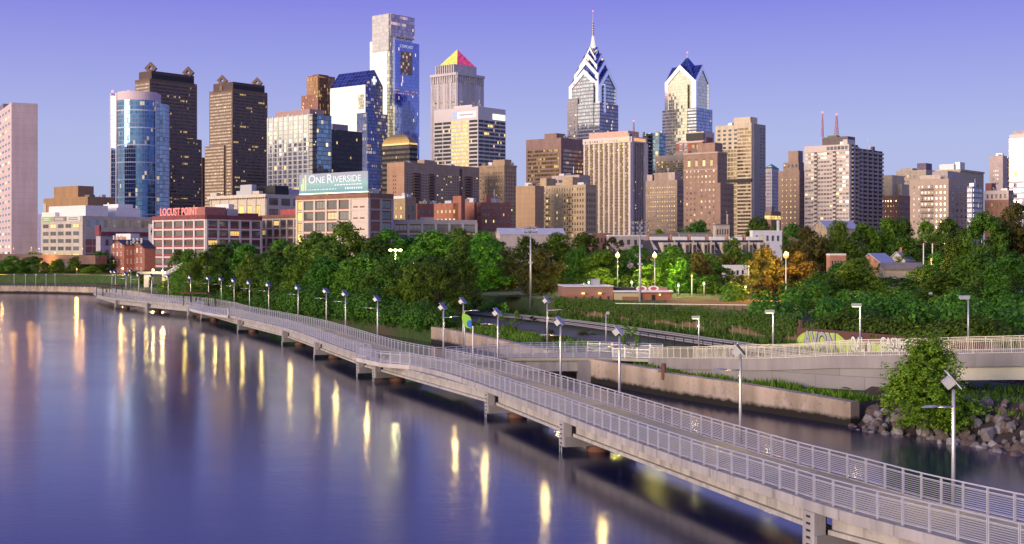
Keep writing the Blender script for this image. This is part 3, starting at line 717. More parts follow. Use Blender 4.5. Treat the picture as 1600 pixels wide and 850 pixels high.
# ================================================================ buildings
GRID = R(50.27)
roofm = pmat('roof gravel', (0.20, 0.18, 0.18), 0.95, 0.2, 0.3)
class Bld:
    """block on the city grid: near corner at pixel xc, left face to x0, right face to x1 (all at distance d)"""
    def __init__(s, name, label, x0, xc, x1, yt, d, mat, g=7.0, rot=0.0, cat='building', group=None, body='wall', ybot=None):
        s.ang = GRID + R(rot); bx, by = math.cos(s.ang), math.sin(s.ang); ax, ay = -by, bx
        cx, cy = X(xc, d), d
        k0, k1 = (x0 - 800) / FP, (x1 - 800) / FP
        s.La = max(2.0, (k0 * cy - cx) / (ax - k0 * ay)); s.Lb = max(2.0, (k1 * cy - cx) / (bx - k1 * by))
        s.g = g; s.d = d; s.H = Zy(yt, d) - g; s.t = thing(name, label, cat, (cx, cy, g), s.ang, group)
        s.wins = {}; s.xc = xc; s.rnd = random.Random(int(x0 * 31 + x1))
        s.b = (bx, by); s.a = (ax, ay); s.c = (cx, cy)
        s.mat = mat
        s.body = MB().prism([(0, 0), (s.Lb, 0), (s.Lb, s.La), (0, s.La)], -4, s.H).build(body, mat, s.t) if mat else None
    def z(s, y): return Zy(y, s.d) - s.g                 # local height of a pixel row at the corner distance
    def u(s, px, face):                                  # local run along a face for a pixel column
        k = (px - 800) / FP; ax = s.b if face == 'R' else s.a
        return (k * s.c[1] - s.c[0]) / (ax[0] - k * ax[1])
    def blk(s, name, mat, fx0, fx1, fy0, fy1, z0, z1, parent=None):
        return MB().box(fx0 * s.Lb, fy0 * s.La, z0, fx1 * s.Lb, fy1 * s.La, z1).build(name, mat, parent or s.t)
    def fbox(s, mb, face, u0, u1, z0, z1, o0, o1):       # box on a face, from offset o0 to o1 outside it; UV in metres along the face
        if face == 'R': p = [(u0, -o1), (u1, -o1), (u1, -o0), (u0, -o0)]
        else: p = [(-o1, u1), (-o1, u0), (-o0, u0), (-o0, u1)]
        i = len(mb.uv); mb.prism(p, z0, z1); return mb
    def strip(s, name, mat, face, f0, f1, z0, z1, o=0.12, parent=None, o0=-0.3):
        l = s.Lb if face == 'R' else s.La
        return s.fbox(MB(), face, f0 * l, f1 * l, z0, z1, o0, o).build(name, mat, parent or s.t)
    def curtain(s, face, mat, f0=0.0, f1=1.0, z0=0, z1=None, o=0.1, name='glass_facade'):
        return s.strip(name, mat, face, f0, f1, z0, s.H if z1 is None else z1, o)
    def bands(s, face, mat, f0, f1, z0, z1, n, frac=0.5, o=0.1, name='ribbon_window'):
        l = s.Lb if face == 'R' else s.La; dz = (z1 - z0) / n
        for k in range(n):
            zb = z0 + dz * k + dz * (1 - frac) * 0.7
            s.fbox(MB(), face, f0 * l, f1 * l, zb, zb + dz * frac, -0.3, o).build(name, mat, s.t)
    def fins(s, name, mat, face, f0, f1, n, wd, z0, z1, o=0.5):
        l = s.Lb if face == 'R' else s.La
        sing = {'facade_columns': 'facade_column', 'white_piers': 'white_pier', 'slim_piers': 'slim_pier', 'stone_piers': 'stone_pier', 'pilasters': 'pilaster', 'brackets': 'bracket', 'cornice_brackets': 'cornice_bracket', 'tier_piers': 'tier_pier', 'parapet_teeth': 'parapet_tooth', 'dark_openings': 'dark_opening', 'top_openings': 'top_opening'}
        for k in range(n):
            u = (f0 + (f1 - f0) * (k / (n - 1) if n > 1 else .5)) * l; s.fbox(MB(), face, u - wd / 2, u + wd / 2, z0, z1, -0.3, o).build(sing.get(name, name), mat, s.t)
    def courses(s, name, mat, face, f0, f1, z0, z1, n, h, o=0.35):
        l = s.Lb if face == 'R' else s.La
        for k in range(n):
            z = z0 + (z1 - z0) * (k / (n - 1) if n > 1 else .5); s.fbox(MB(), face, f0 * l, f1 * l, z - h / 2, z + h / 2, -0.3, o).build({'facade_beams': 'facade_beam'}.get(name, name), mat, s.t)
    def win(s, face, f0, f1, z0, z1, nc, nr, ww, wh, mat, o=0.06, skip=None, name='window'):
        """grid of windows; ww, wh as fractions of the cell"""
        l = s.Lb if face == 'R' else s.La; du = (f1 - f0) * l / nc; dz = (z1 - z0) / nr
        for r in range(nr):
            for c in range(nc):
                if skip and skip(c, r): continue
                s.wins.setdefault(name, []).append((face, f0 * l + du * (c + .5), z0 + dz * (r + .5), du * ww, dz * wh, mat, o))
    def finish(s, n=100):
        if s.H > 25 and s.d < 1320 and s.mat:
            for k in range(3):
                fx, fy, w_, h_ = s.rnd.uniform(.05, .8), s.rnd.uniform(.05, .8), s.rnd.uniform(1.2, 3.5), s.rnd.uniform(.8, 2.6)
                MB().box(fx * s.Lb, fy * s.La, s.H, min(s.Lb, fx * s.Lb + w_), min(s.La, fy * s.La + w_ * 1.4), s.H + h_).build('roof_unit', M['steel'] if k else roofm, s.t)
            if s.rnd.random() < .45: MB().tube([(s.Lb * .5, s.La * .4, s.H), (s.Lb * .5, s.La * .4, s.H + s.rnd.uniform(4, 8))], .15, 5).build('antenna', M['steel'], s.t)
        for name, ws in s.wins.items():
            ws.sort(key=lambda q: (-round(q[3] * q[4], 1), -q[2], q[1]))
            cache = {}
            for (face, u, z, ww, wh, mat, o) in ws[:n]:
                key = (face, round(ww, 2), round(wh, 2), mat.name)
                if key not in cache:
                    mb = MB(); s.fbox(mb, face, -ww / 2, ww / 2, -wh / 2, wh / 2, -0.15, 0.0); mb.uv = [((a % 1.0) if False else a, b) for a, b in mb.uv]
                    cache[key] = MBW(face, ww, wh).mesh(name, mat)
                q = link(name, cache[key], s.t); q.location = (u, -o, z) if face == 'R' else (-o, u, z)
            rest = ws[n:]
            if rest:
                mats = []; mb = MB()
                for k, (face, u, z, ww, wh, mat, o) in enumerate(rest):
                    if mat not in mats: mats.append(mat)
                    mb.m = mats.index(mat); t = MBW(face, ww, wh); i0 = len(mb.v); ox, oy = (u, -o) if face == 'R' else (-o, u)
                    mb.v += [(a + ox, b + oy, c + z) for a, b, c in t.v]; mb.f += [tuple(i0 + j for j in f) for f in t.f]; mb.mi += [mb.m] * len(t.f)
                    du, dv = k % 97, k // 97 + 1; mb.uv += [(a + du, b + dv) for a, b in t.uv]
                tag(mb.build(name, mats, s.t), kind='stuff')
        return s
def MBW(face, ww, wh, dep=0.25):                         # one window pane with UV 0..1
    mb = MB(); U = [(0.001, .001), (.999, .001), (.999, .999), (.001, .999)]
    if face == 'R':
        mb.face([(-ww/2, 0, -wh/2), (ww/2, 0, -wh/2), (ww/2, 0, wh/2), (-ww/2, 0, wh/2)], U)
        e = [((-ww/2, 0), (-ww/2, dep)), ((ww/2, dep), (ww/2, 0))]
        for a, b in e: mb.face([(a[0], a[1], -wh/2), (b[0], b[1], -wh/2), (b[0], b[1], wh/2), (a[0], a[1], wh/2)], [(0, 0)] * 4)
        mb.face([(-ww/2, 0, wh/2), (ww/2, 0, wh/2), (ww/2, dep, wh/2), (-ww/2, dep, wh/2)], [(0, 0)] * 4)
    else:
        mb.face([(0, ww/2, -wh/2), (0, -ww/2, -wh/2), (0, -ww/2, wh/2), (0, ww/2, wh/2)], U)
        e = [((0, ww/2), (dep, ww/2)), ((dep, -ww/2), (0, -ww/2))]
        for a, b in e: mb.face([(b[0], b[1], -wh/2), (a[0], a[1], -wh/2), (a[0], a[1], wh/2), (b[0], b[1], wh/2)], [(0, 0)] * 4)
        mb.face([(0, ww/2, wh/2), (0, -ww/2, wh/2), (dep, -ww/2, wh/2), (dep, ww/2, wh/2)], [(0, 0)] * 4)
    return mb
G = glassmat
# window materials (one pane = one cell)
W_dark = G('window dark', (0.10, 0.11, 0.14), 1, 1, 0.07, 0.06, (0.10, 0.09, 0.08), lit=0.02, metal=0.5, tilt=0.03, div=2)
W_warm = G('window warm', (0.55, 0.48, 0.38), 1, 1, 0.07, 0.06, (0.16, 0.13, 0.11), lit=0.10, metal=0.75, tilt=0.06, div=2, var=0.55)
W_some = G('window some lit', (0.14, 0.14, 0.16), 1, 1, 0.07, 0.06, (0.12, 0.10, 0.09), lit=0.07, metal=0.5, tilt=0.04, div=2)
W_white = G('window white sash', (0.34, 0.34, 0.36), 1, 1, 0.12, 0.1, (0.7, 0.7, 0.7), lit=0.05, metal=0.4, tilt=0.03, div=2)
W_big = G('factory window', (0.13, 0.15, 0.15), 1, 1, 0.05, 0.035, (0.10, 0.13, 0.11), lit=0.05, metal=0.55, tilt=0.03, div=4, vdiv=2, litc=(1, .6, .16))
W_ylw = G('lit yellow window', (0.6, 0.5, 0.25), 1, 1, 0.06, 0.05, (0.25, 0.2, 0.1), lit=0.9, metal=0.2, div=2, litc=(1, .72, .12), lits=1.0)
W_gold = G('gold lit pane', (0.75, 0.62, 0.35), 1, 1, 0.10, 0.10, (0.2, 0.14, 0.1), lit=0.22, metal=0.8, litc=(1, .66, .26), lits=0.6, tilt=0.03)
brick = lambda n, c: wallmat(n, (min(.7, c[0] * 1.22 + .01), min(.6, c[1] * 1.42 + .01), min(.5, c[2] * 1.38 + .01)), 1.6, 0.8, 0.03, 0.10)
pan = lambda n, c, cw=3.0, ch=3.3, v=0.05: wallmat(n, c, cw, ch, 0.06, v)


# ---- 1 white slab tower at the left edge
m1 = pan('sunset pink slab wall', (0.72, 0.55, 0.56), 60, 3.6, 0.02)  # pink evening light on the blank end wall is put into the wall colour
B = Bld('apartment_tower', 'pale pink slab tower with a blank end wall, cut by the left picture edge', -40, 18, 59, 160, 760, m1, g=4, rot=-22)
wm1 = G('dark oval bays', (0.16, 0.15, 0.17), 1, 1, 0.12, 0.14, (0.62, 0.56, 0.5), lit=0.22, metal=0.5, tilt=.05)
B.win('L', 0.02, 0.98, 2, B.H - 2, 14, 24, 0.72, 0.5, wm1)
B.blk('roof_house', pmat('grey purple box', (0.22, 0.19, 0.26)), 0.1, 0.9, 0.25, 0.9, B.H, B.H + 4.2); B.finish()
# ---- 2 low long buildings on the left
m2 = pan('brown hall wall', (0.40, 0.24, 0.13), 60, 4, 0.03)
B = Bld('hall', 'wide windowless brown hall with a smaller brown box on its roof', 68, 137, 178, 307, 720, m2, g=6)
B.blk('roof_house', m2, 0.15, 0.75, 0.3, 0.85, B.H, B.H + 6.5)
B.strip('dark_window', W_dark, 'R', 0.62, 0.8, B.H - 12, B.H - 3, 0.1)
B.strip('end_wall', pan('pale end wall', (0.6, 0.5, 0.4)), 'L', 0.93, 1.0, 0, B.H - 3, 0.3)
B.strip('blue_box', pmat('blue grey', (0.25, 0.25, 0.42)), 'L', 0.80, 1.03, 0, B.H - 9, 3); B.finish()
m3 = pan('pale office wall', (0.60, 0.52, 0.46), 5, 3.6, 0.04)
B = Bld('office_block', 'white five bay office block with small roof banners and white roof boxes', 64, 129, 246, 337, 640, m3, g=4)
B.win('L', 0.06, 0.97, 1, B.H - 3, 5, 6, 0.74, 0.52, W_dark, skip=lambda c, r: r == 1)
B.win('L', 0.06, 0.97, 1 + (B.H - 4) / 6, 1 + (B.H - 4) / 3, 5, 1, 0.74, 0.5, W_ylw)
B.bands('R', G('strip office glass', (0.22, 0.24, 0.27), 2.4, 20, 0.1, 0.0, (0.5, 0.45, 0.42), lit=0.06, metal=0.5, tilt=0.03), 0.05, 0.98, B.H - 7, B.H - 1.2, 1, 0.62)
rb = brick('red infill', (0.30, 0.10, 0.09))
for i in range(3):
    for j in range(4): B.strip('brick_panel', rb, 'R', 0.04 + 0.09 * i, 0.12 + 0.09 * i, 1 + 3.6 * j, 4.1 + 3.6 * j, 0.08)
B.blk('roof_house', M['white'], 0.05, 0.34, 0.02, 0.9, B.H, B.H + 5.2); B.blk('roof_house', M['white'], 0.50, 0.82, 0.1, 0.6, B.H, B.H + 4.6); B.blk('roof_house', M['white'], 0.55, 0.75, 0.15, 0.5, B.H + 4.6, B.H + 6.5)
B.blk('roof_house', M['white'], 0.0, 0.5, 0.65, 0.98, B.H, B.H + 2.2)
for f0, f1, c in ((0.72, 0.95, (0.25, 0.55, 0.15)), (0.38, 0.68, (0.22, 0.2, 0.2)), (0.04, 0.35, (0.65, 0.66, 0.62))):
    bn_ = B.strip('roof_banner', pmat('banner', c, 0.6, 0.05), 'L', f0, f1, B.H - 2.4, B.H - 0.2, 0.25)
    for q in range(2): B.strip('banner_text_line', M['white'] if c[2] < .5 else M['dark'], 'L', f0 + 0.06, f1 - 0.03, B.H - 1.9 + q * 0.8, B.H - 1.6 + q * 0.8, 0.29, parent=bn_)
B.finish()
m4 = pan('lilac annex wall', (0.50, 0.46, 0.52), 4, 4)
B = Bld('annex', 'lilac grey low annex with a deep red cornice and red windows', 150, 157, 243, 364, 600, m4, g=4)
B.strip('red_cornice', brick('deep red', (0.20, 0.05, 0.07)), 'R', 0, 1, B.H - 1.3, B.H + 0.6, 0.6); B.strip('red_cornice', brick('deep red l', (0.20, 0.05, 0.07)), 'L', 0, 1, B.H - 1.3, B.H + 3.6, 0.6)
B.win('R', 0.05, 0.95, 1, B.H - 2, 7, 3, 0.45, 0.6, G('red framed window', (0.16, 0.09, 0.1), 1, 1, 0.1, 0.1, (0.25, 0.05, 0.06), lit=0.05, metal=0.4, div=2)); B.finish()
B = Bld('sign_box', 'white box with a small dark cross on the roof behind the townhouses', 231, 232, 242, 350, 560, M['white'], g=18, cat='rooftop box', rot=-35)
B.strip('cross_mark', M['black'], 'R', 0.45, 0.6, B.H * .3, B.H * .75, .05); B.strip('cross_mark', M['black'], 'R', 0.35, 0.7, B.H * .45, B.H * .6, .06)
# viaduct
v0, v1 = (X(-60, 520), 520), (X(132, 470), 470)
t = thing('viaduct', 'long brown elevated roadway behind the park trees on the left', 'viaduct', (*v1, 3.5))
mb = MB(); mb.bar((v0[0], v0[1], Zy(402, 520)), (v1[0] + 6, v1[1], Zy(406, 470)), 2.5, 1.6); wpart(mb, 'road_beam', pmat('viaduct brown', (0.16, 0.10, 0.09), 0.8, 0.25, 0.3), t)
mb = MB(); mb.bar((v0[0], v0[1] - 2.6, Zy(399, 520)), (v1[0] + 6, v1[1] - 2.6, Zy(401.5, 470)), 0.1, 0.5); wpart(mb, 'parapet', M['dark'], t)
for k in range(5):
    f = (k + .4) / 5; q = (v0[0] + (v1[0] - v0[0]) * f, v0[1] + (v1[1] - v0[1]) * f); wpart(MB().box(q[0] - 1, q[1] - 1, 2, q[0] + 1, q[1] + 1, 9.5), 'pier', M['conc'], t)
# townhouses with gables
def gable_house(name, label, x0, xc, x1, ye, yr, d, wallm, rm, g, rot=0, axis='R', group=None, cat='house', over=0.3, wins=None, chimney=None):
    """gable roof; ridge runs along the R face when axis='R' (gable seen on the left face)"""
    b = Bld(name, label, x0, xc, x1, ye, d, wallm, g=g, rot=rot, group=group, cat=cat)
    h0, h1 = b.H, b.z(yr); Lb, La = b.Lb, b.La; o = over
    if axis == 'R':
        e = [(-o, -o, h0 - .1), (Lb + o, -o, h0 - .1), (Lb + o, La / 2, h1), (-o, La / 2, h1), (-o, La + o, h0 - .1), (Lb + o, La + o, h0 - .1)]
        gab = [[(0, 0, h0), (0, La / 2, h1 - .12), (0, La, h0)], [(Lb, 0, h0), (Lb, La, h0), (Lb, La / 2, h1 - .12)]]
    else:
        e = [(-o, -o, h0 - .1), (-o, La + o, h0 - .1), (Lb / 2, La + o, h1), (Lb / 2, -o, h1), (Lb + o, -o, h0 - .1), (Lb + o, La + o, h0 - .1)]
        gab = [[(0, 0, h0), (Lb, 0, h0), (Lb / 2, 0, h1 - .12)], [(0, La, h0), (Lb / 2, La, h1 - .12), (Lb, La, h0)]]
    mb = MB()
    th = Vector((0, 0, 0.22))
    for q in ((e[0], e[1], e[2], e[3]), (e[3], e[2], e[5], e[4])):
        q = [Vector(p) for p in q]; mb.face([p + th for p in q], [(0, 0), (8, 0), (8, 5), (0, 5)]); mb.face(q[::-1])
        for i in range(4): a, c = q[i], q[(i + 1) % 4]; mb.face([a, c, c + th, a + th])
    r = mb.build('roof', rm, b.t)
    mb = MB(); [mb.face(t_) for t_ in gab]; mb.build('gable_wall', wallm, b.t)
    if chimney: MB().box(Lb * .5 - .4, La * .5 - .4, h1 - 1, Lb * .5 + .4, La * .5 + .4, h1 + 1.2).build('chimney', brick('chimney brick', (0.35, 0.14, 0.09)), r)
    if wins:
        for wv in wins: b.win(*wv)
    b.finish(); return b
slate = pmat('dark slate roof', (0.045, 0.045, 0.06), 0.7, 0.3, 0.8)
tb = brick('townhouse brick', (0.30, 0.10, 0.075)); tb2 = brick('townhouse brick dark', (0.24, 0.085, 0.07))
gable_house('townhouse', 'left red brick townhouse with dark slate gable roof by the orange street light', 173, 194, 216, 383, 375, 470, tb, slate, 2.5, -18, 'R', wins=[('L', 0.08, 0.92, 2, 17, 3, 5, 0.32, 0.5, W_white), ('R', 0.1, 0.9, 2, 15, 3, 4, 0.35, 0.5, W_white)])
gable_house('townhouse', 'right red brick townhouse with tall gable beside the red and white factory building', 203, 226, 243, 388, 376, 462, tb2, slate, 2.5, -18, 'R', wins=[('L', 0.1, 0.9, 2, 16, 3, 4, 0.34, 0.5, W_white)])
B = Bld('roof_tank', 'small white and terracotta boxes on the roofs behind the townhouses', 181, 204, 218, 365, 580, M['white'], g=14, cat='rooftop box'); B.blk('terracotta_box', pmat('terracotta', (0.5, 0.2, 0.13)), -0.02, 0.5, 0.3, 1.02, B.H * .3, B.H * .8)
# ---- 30 red and white factory building with roof letters
wf = pmat('white painted frame', (0.70, 0.62, 0.60), 0.7, 0.08, 0.5); red_sp = pmat('red spandrel', (0.34, 0.075, 0.085), 0.8, 0.12, 0.6); dred = brick('dark red brick', (0.22, 0.055, 0.06))
def factory(B, lf, rf, floors, zt, framem, spm, floors_r=None, wmat=W_big):
    fh = zt / floors
    for face, nb, skip in ((('L', lf, 0),) if lf else ()) + ((('R', rf, 0),) if rf else ()):
        B.win(face, 0.01, 0.99, 0, zt, nb, floors, 0.86, 0.62, wmat, o=0.08)
        B.fins('facade_columns', framem, face, 0.008, 0.992, nb + 1, 0.9, -2, zt + 0.3, 0.55)
        B.courses('facade_beams', framem, face, 0, 1, fh, zt, floors, 0.65, 0.42)
        l = B.La if face == 'L' else B.Lb
        for r in range(floors): B.fbox(MB(), face, 0, l, fh * r + 0.3, fh * (r + .27) + 0.25, -.2, 0.25).build('spandrel', spm, B.t)
B = Bld('factory_building', 'red and white gridded old factory building with red letters on its roof', 240, 322, 408, 337, 520, red_sp, g=3)
factory(B, 5, 5, 6, B.H - 1.6, wf, red_sp)
B.courses('red_cornice', dred, 'L', -0.01, 1, B.H - 0.5, B.H - 0.5, 1, 1.6, 0.7); B.courses('red_cornice', dred, 'R', -0.01, 1, B.H - 0.5, B.H - 0.5, 1, 1.6, 0.7)
ph_ = B.blk('roof_house', brick('roof house red', (0.36, 0.12, 0.11)), 0.03, 0.40, 0.05, 0.42, B.H, B.H + 3.6); B.blk('roof_vent', M['steel'], 0.42, 0.62, 0.05, 0.3, B.H, B.H + 3.0); B.blk('roof_vent', M['white'], 0.45, 0.55, 0.05, 0.3, B.H + 3, B.H + 5.0); B.blk('roof_house', dred, 0.75, 1, 0.05, 0.5, B.H, B.H + 1.5)
B.finish()
sg = thing('rooftop_sign', 'red LOCUST POINT letters on a steel frame on the factory roof', 'rooftop sign', (B.c[0] + B.a[0] * B.La * .5, B.c[1] + B.a[1] * B.La * .5, B.g + B.H))
me = text_mesh('LOCUST POINT', 4.2, 0.12, 0.98, off=0.06); wd = max(v.co.x for v in me.vertices)
ud = Vector((-B.a[0], -B.a[1]))
p0 = Vector((B.c[0], B.c[1])) + Vector(B.a) * B.u(247, 'L')
place_text('letters', me, emat('red letters', (1.0, 0.09, 0.05), 1.1), (p0.x + .6, p0.y + .6, B.g + B.H + 0.6), ud, sg)
sc_ = (B.u(247, 'L') - B.u(306, 'L')) / wd; sg.children[0].scale = (sc_, 1, 1)
mb = MB(); n_ = Vector((B.b[0], B.b[1], 0)); u3 = Vector((ud.x, ud.y, 0))
LL = wd * sc_
for z in (0.5, 1.8, 3.1): a = Vector((p0.x + .9, p0.y + .9, B.g + B.H + z)); mb.bar(a, a + u3 * LL, 0.06)
for k in range(13): a = Vector((p0.x + .9, p0.y + .9, B.g + B.H)) + u3 * (LL * k / 12); mb.bar(a, a + Vector((0, 0, 3.3)), 0.06)
wpart(mb, 'sign_frame', M['conc_light'], sg)
# ---- 31, 31b pale framed loft buildings
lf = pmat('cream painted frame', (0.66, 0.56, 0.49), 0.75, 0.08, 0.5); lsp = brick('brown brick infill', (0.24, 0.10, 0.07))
W_loft = G('loft window', (0.20, 0.21, 0.22), 1, 1, 0.06, 0.03, (0.14, 0.12, 0.10), lit=0.06, metal=0.5, tilt=0.03, div=3, vdiv=2, litc=(1, .68, .2))
B = Bld('loft_building', 'cream framed loft building with paired windows between the red factory and the billboard', 406, 472, 500, 336, 545, lsp, g=3)
factory(B, 6, 0, 6, B.H - 1.5, lf, lsp, wmat=W_loft); B.courses('cornice', lsp, 'L', -0.01, 1, B.H - .4, B.H - .4, 1, 1.4, 0.6)
B.blk('roof_house', brick('roof house bright red', (0.42, 0.08, 0.08)), 0.1, 0.5, 0.02, 0.55, B.H, B.H + 2.6); B.finish()
B = Bld('billboard_building', 'tall cream framed loft building carrying the big billboard', 464, 576, 613, 303, 500, lsp, g=3)
H1 = B.H - 1.6
B.win('L', 0.01, 0.24, 0, H1, 2, 7, 0.84, 0.60, W_loft, o=.08, skip=lambda c, r: False); B.win('L', 0.24, 0.90, 0, H1, 4, 7, 0.84, 0.60, W_loft, o=.08)
B.win('L', 0.905, 0.99, 0, H1, 1, 7, 0.86, 0.8, W_ylw, o=.09)
B.strip('cream_wall', lf, 'L', 0.012, 0.235, 0, H1, 0.20)
for j in range(7):
    for f in (0.05, 0.14): B.strip('small_vent_window', lsp, 'L', f, f + .06, H1 * (j + .18) / 7, H1 * (j + .32) / 7, 0.23)
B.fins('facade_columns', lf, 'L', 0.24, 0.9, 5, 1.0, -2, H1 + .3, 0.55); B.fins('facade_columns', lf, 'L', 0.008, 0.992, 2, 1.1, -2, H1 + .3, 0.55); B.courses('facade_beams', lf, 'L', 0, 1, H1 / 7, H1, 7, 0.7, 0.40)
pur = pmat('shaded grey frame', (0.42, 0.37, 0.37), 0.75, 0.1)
B.strip('brick_panel', lsp, 'R', 0.03, 0.45, 0, H1, 0.1); B.win('R', 0.5, 0.97, 0, H1, 1, 7, 0.85, 0.62, W_loft, o=.1)
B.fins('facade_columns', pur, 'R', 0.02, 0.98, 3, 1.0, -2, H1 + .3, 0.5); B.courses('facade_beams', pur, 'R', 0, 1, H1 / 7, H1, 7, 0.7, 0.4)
B.courses('cornice', lsp, 'L', -0.01, 1, B.H - .5, B.H - .5, 1, 1.7, 0.7); B.courses('cornice', lsp, 'R', -0.01, 1, B.H - .5, B.H - .5, 1, 1.7, 0.7)
B.finish()
# billboard
bl = thing('billboard', 'big pale blue ONE RIVERSIDE billboard on the roof of the tall loft building', 'billboard', (*B.c, B.g + B.H))
ua, ub = B.u(470, 'L'), B.u(577, 'L'); zt, zb = B.z(267), B.z(298)
p0 = Vector(B.c) + Vector(B.a) * ua; u3 = Vector((-B.a[0], -B.a[1], 0)); n3 = Vector((-B.b[0], -B.b[1], 0)); LB = ua - ub; HB = zt - zb
m, b_ = begin('billboard face'); tcn = nt.nodes.new('ShaderNodeUVMap'); s2 = nt.nodes.new('ShaderNodeSeparateXYZ'); L(tcn.outputs[0], s2.inputs[0])
cfac = ramp(s2.outputs[1], [(0.0, (0.12, 0.30, 0.34)), (0.45, (0.24, 0.42, 0.43)), (0.7, (0.27, 0.34, 0.42)), (1.0, (0.30, 0.32, 0.40))], 'LINEAR')
L(cfac, b_.inputs['Base Color']); L(cfac, b_.inputs['Emission Color']); b_.inputs['Emission Strength'].default_value = 0.25  # slight emission stands in for the floodlighting on the board
bz = B.g + zb
P = lambda u, v, o: (p0.x + u3.x * u + n3.x * o, p0.y + u3.y * u + n3.y * o, bz + v)
mb = MB(); o = 0.8
mb.face([P(0, 0, o), P(LB, 0, o), P(LB, HB, o), P(0, HB, o)], [(0, 0), (1, 0), (1, 1), (0, 1)])
for q in ((P(0, 0, o), P(0, HB, o), P(0, HB, o - .4), P(0, 0, o - .4)), (P(LB, 0, o), P(LB, 0, o - .4), P(LB, HB, o - .4), P(LB, HB, o)), (P(0, HB, o), P(LB, HB, o), P(LB, HB, o - .4), P(0, HB, o - .4)), (P(0, 0, o - .4), P(0, HB, o - .4), P(LB, HB, o - .4), P(LB, 0, o - .4))): mb.face(q, [(0, 1)] * 4)
face = wpart(mb, 'billboard_face', m, bl)
bwm = emat('white print', (0.9, 0.95, 1.0), 0.75)  # white, yellow and green print glow too, floodlight put into their emission
def bt(body, u0, u1, v, size, parent=bl):
    me = text_mesh(body, size, 0.03); wd = max(v_.co.x for v_ in me.vertices); q = place_text('lettering', me, bwm, P(u0, v, o + 0.05), u3, parent); q.scale = ((u1 - u0) / wd, 1, 1)
S_ = HB
bt('O', .135 * LB, .245 * LB, .50 * S_, .62 * S_); bt('NE', .25 * LB, .385 * LB, .50 * S_, .47 * S_); bt('R', .41 * LB, .50 * LB, .47 * S_, .66 * S_); bt('IVERSIDE', .505 * LB, .905 * LB, .50 * S_, .47 * S_)
mb = MB()
def ln(u0, u1, v0, v1): mb.obox(Vector(P((u0 + u1) / 2 * LB, (v0 + v1) / 2 * S_, o + .05)), u3, n3, Vector((0, 0, 1)), (u1 - u0) / 2 * LB, .03, (v1 - v0) / 2 * S_)
x = .53
while x < .9: wl_ = random.uniform(.012, .04); ln(x, x + wl_, .335, .385); x += wl_ + .012
x = .13
while x < .55: wl_ = random.uniform(.012, .04); ln(x, x + wl_, .14, .18); x += wl_ + .014
x = .68
while x < .9: wl_ = random.uniform(.015, .035); ln(x, x + wl_, .13, .22); x += wl_ + .012
wpart(mb, 'small_print', bwm, bl)
mb = MB(); [ln(a, b2, .12, t_) for a, b2, t_ in ((.03, .048, .48), (.052, .072, .78), (.085, .108, .95))]; wpart(mb, 'yellow_bars', emat('yellow print', (0.85, 0.85, 0.25), 0.7), bl)
mb = MB(); [ln(.20 + .02 * k, .22 + .02 * k, .425 + .0015 * k, .445 + .0015 * k) for k in range(8)]; wpart(mb, 'green_swoosh', emat('green print', (0.3, 0.7, 0.2), 0.5), bl)
mb = MB().obox(Vector(P(LB / 2, -.35, o - .1)), u3, n3, Vector((0, 0, 1)), LB / 2, .25, .22); wpart(mb, 'light_trough', emat('billboard strip light', (0.9, 1.0, 0.65), 1.6), bl)
mb = MB()
for k in range(7): a = Vector(P(LB * (k + .3) / 6.6, -1.6, o - .7)); mb.bar(a, a + Vector((0, 0, HB)), .12)
wpart(mb, 'support_frame', M['dark'], bl)
# ---- 32 cream cornice building with lit front
B = Bld('old_building', 'cream classical building with lit front and bracketed cornice behind the red factory', 328, 416, 476, 303, 640, pmat('cream stucco', (0.62, 0.54, 0.44), 0.8, 0.1), g=5)
B.courses('cornice', pmat('cream trim', (0.66, 0.58, 0.48)), 'L', -.02, 1.02, B.H - .8, B.H - .8, 1, 1.5, 1.2); B.fins('brackets', pmat('bracket', (0.4, 0.33, 0.28)), 'L', 0, 1, 26, 0.5, B.H - 2.2, B.H - 1.5, 0.9)
B.fins('pilasters', pmat('cream pilaster', (0.64, 0.56, 0.46)), 'L', 0.02, 0.98, 7, 0.9, 0, B.H - 2.2, 0.4); B.win('L', 0.06, 0.94, 4, B.H - 4, 6, 3, 0.5, 0.7, W_ylw)
for px in (336, 402): u = B.u(px, 'L'); mb = MB(); B.fbox(mb, 'L', u - 2.5, u + 2.5, B.H, B.H + 1.6, -1.5, 1.0); mb.build('pediment', pmat('pediment', (0.64, 0.56, 0.47)), B.t)
B.win('R', 0.03, 0.97, B.H - 17, B.H - 1, 3, 3, 0.72, 0.66, W_some); B.blk('roof_house', M['dark'], 0.30, 0.65, 0.05, 0.4, B.H, B.H + 4.5); B.blk('roof_house', pmat('lilac box', (0.4, 0.38, 0.48)), 0.66, 1, 0.05, 0.4, B.H, B.H + 3); B.blk('roof_house', M['steel'], -0.0, 0.12, 0.25, 0.45, B.H, B.H + 5); B.finish()
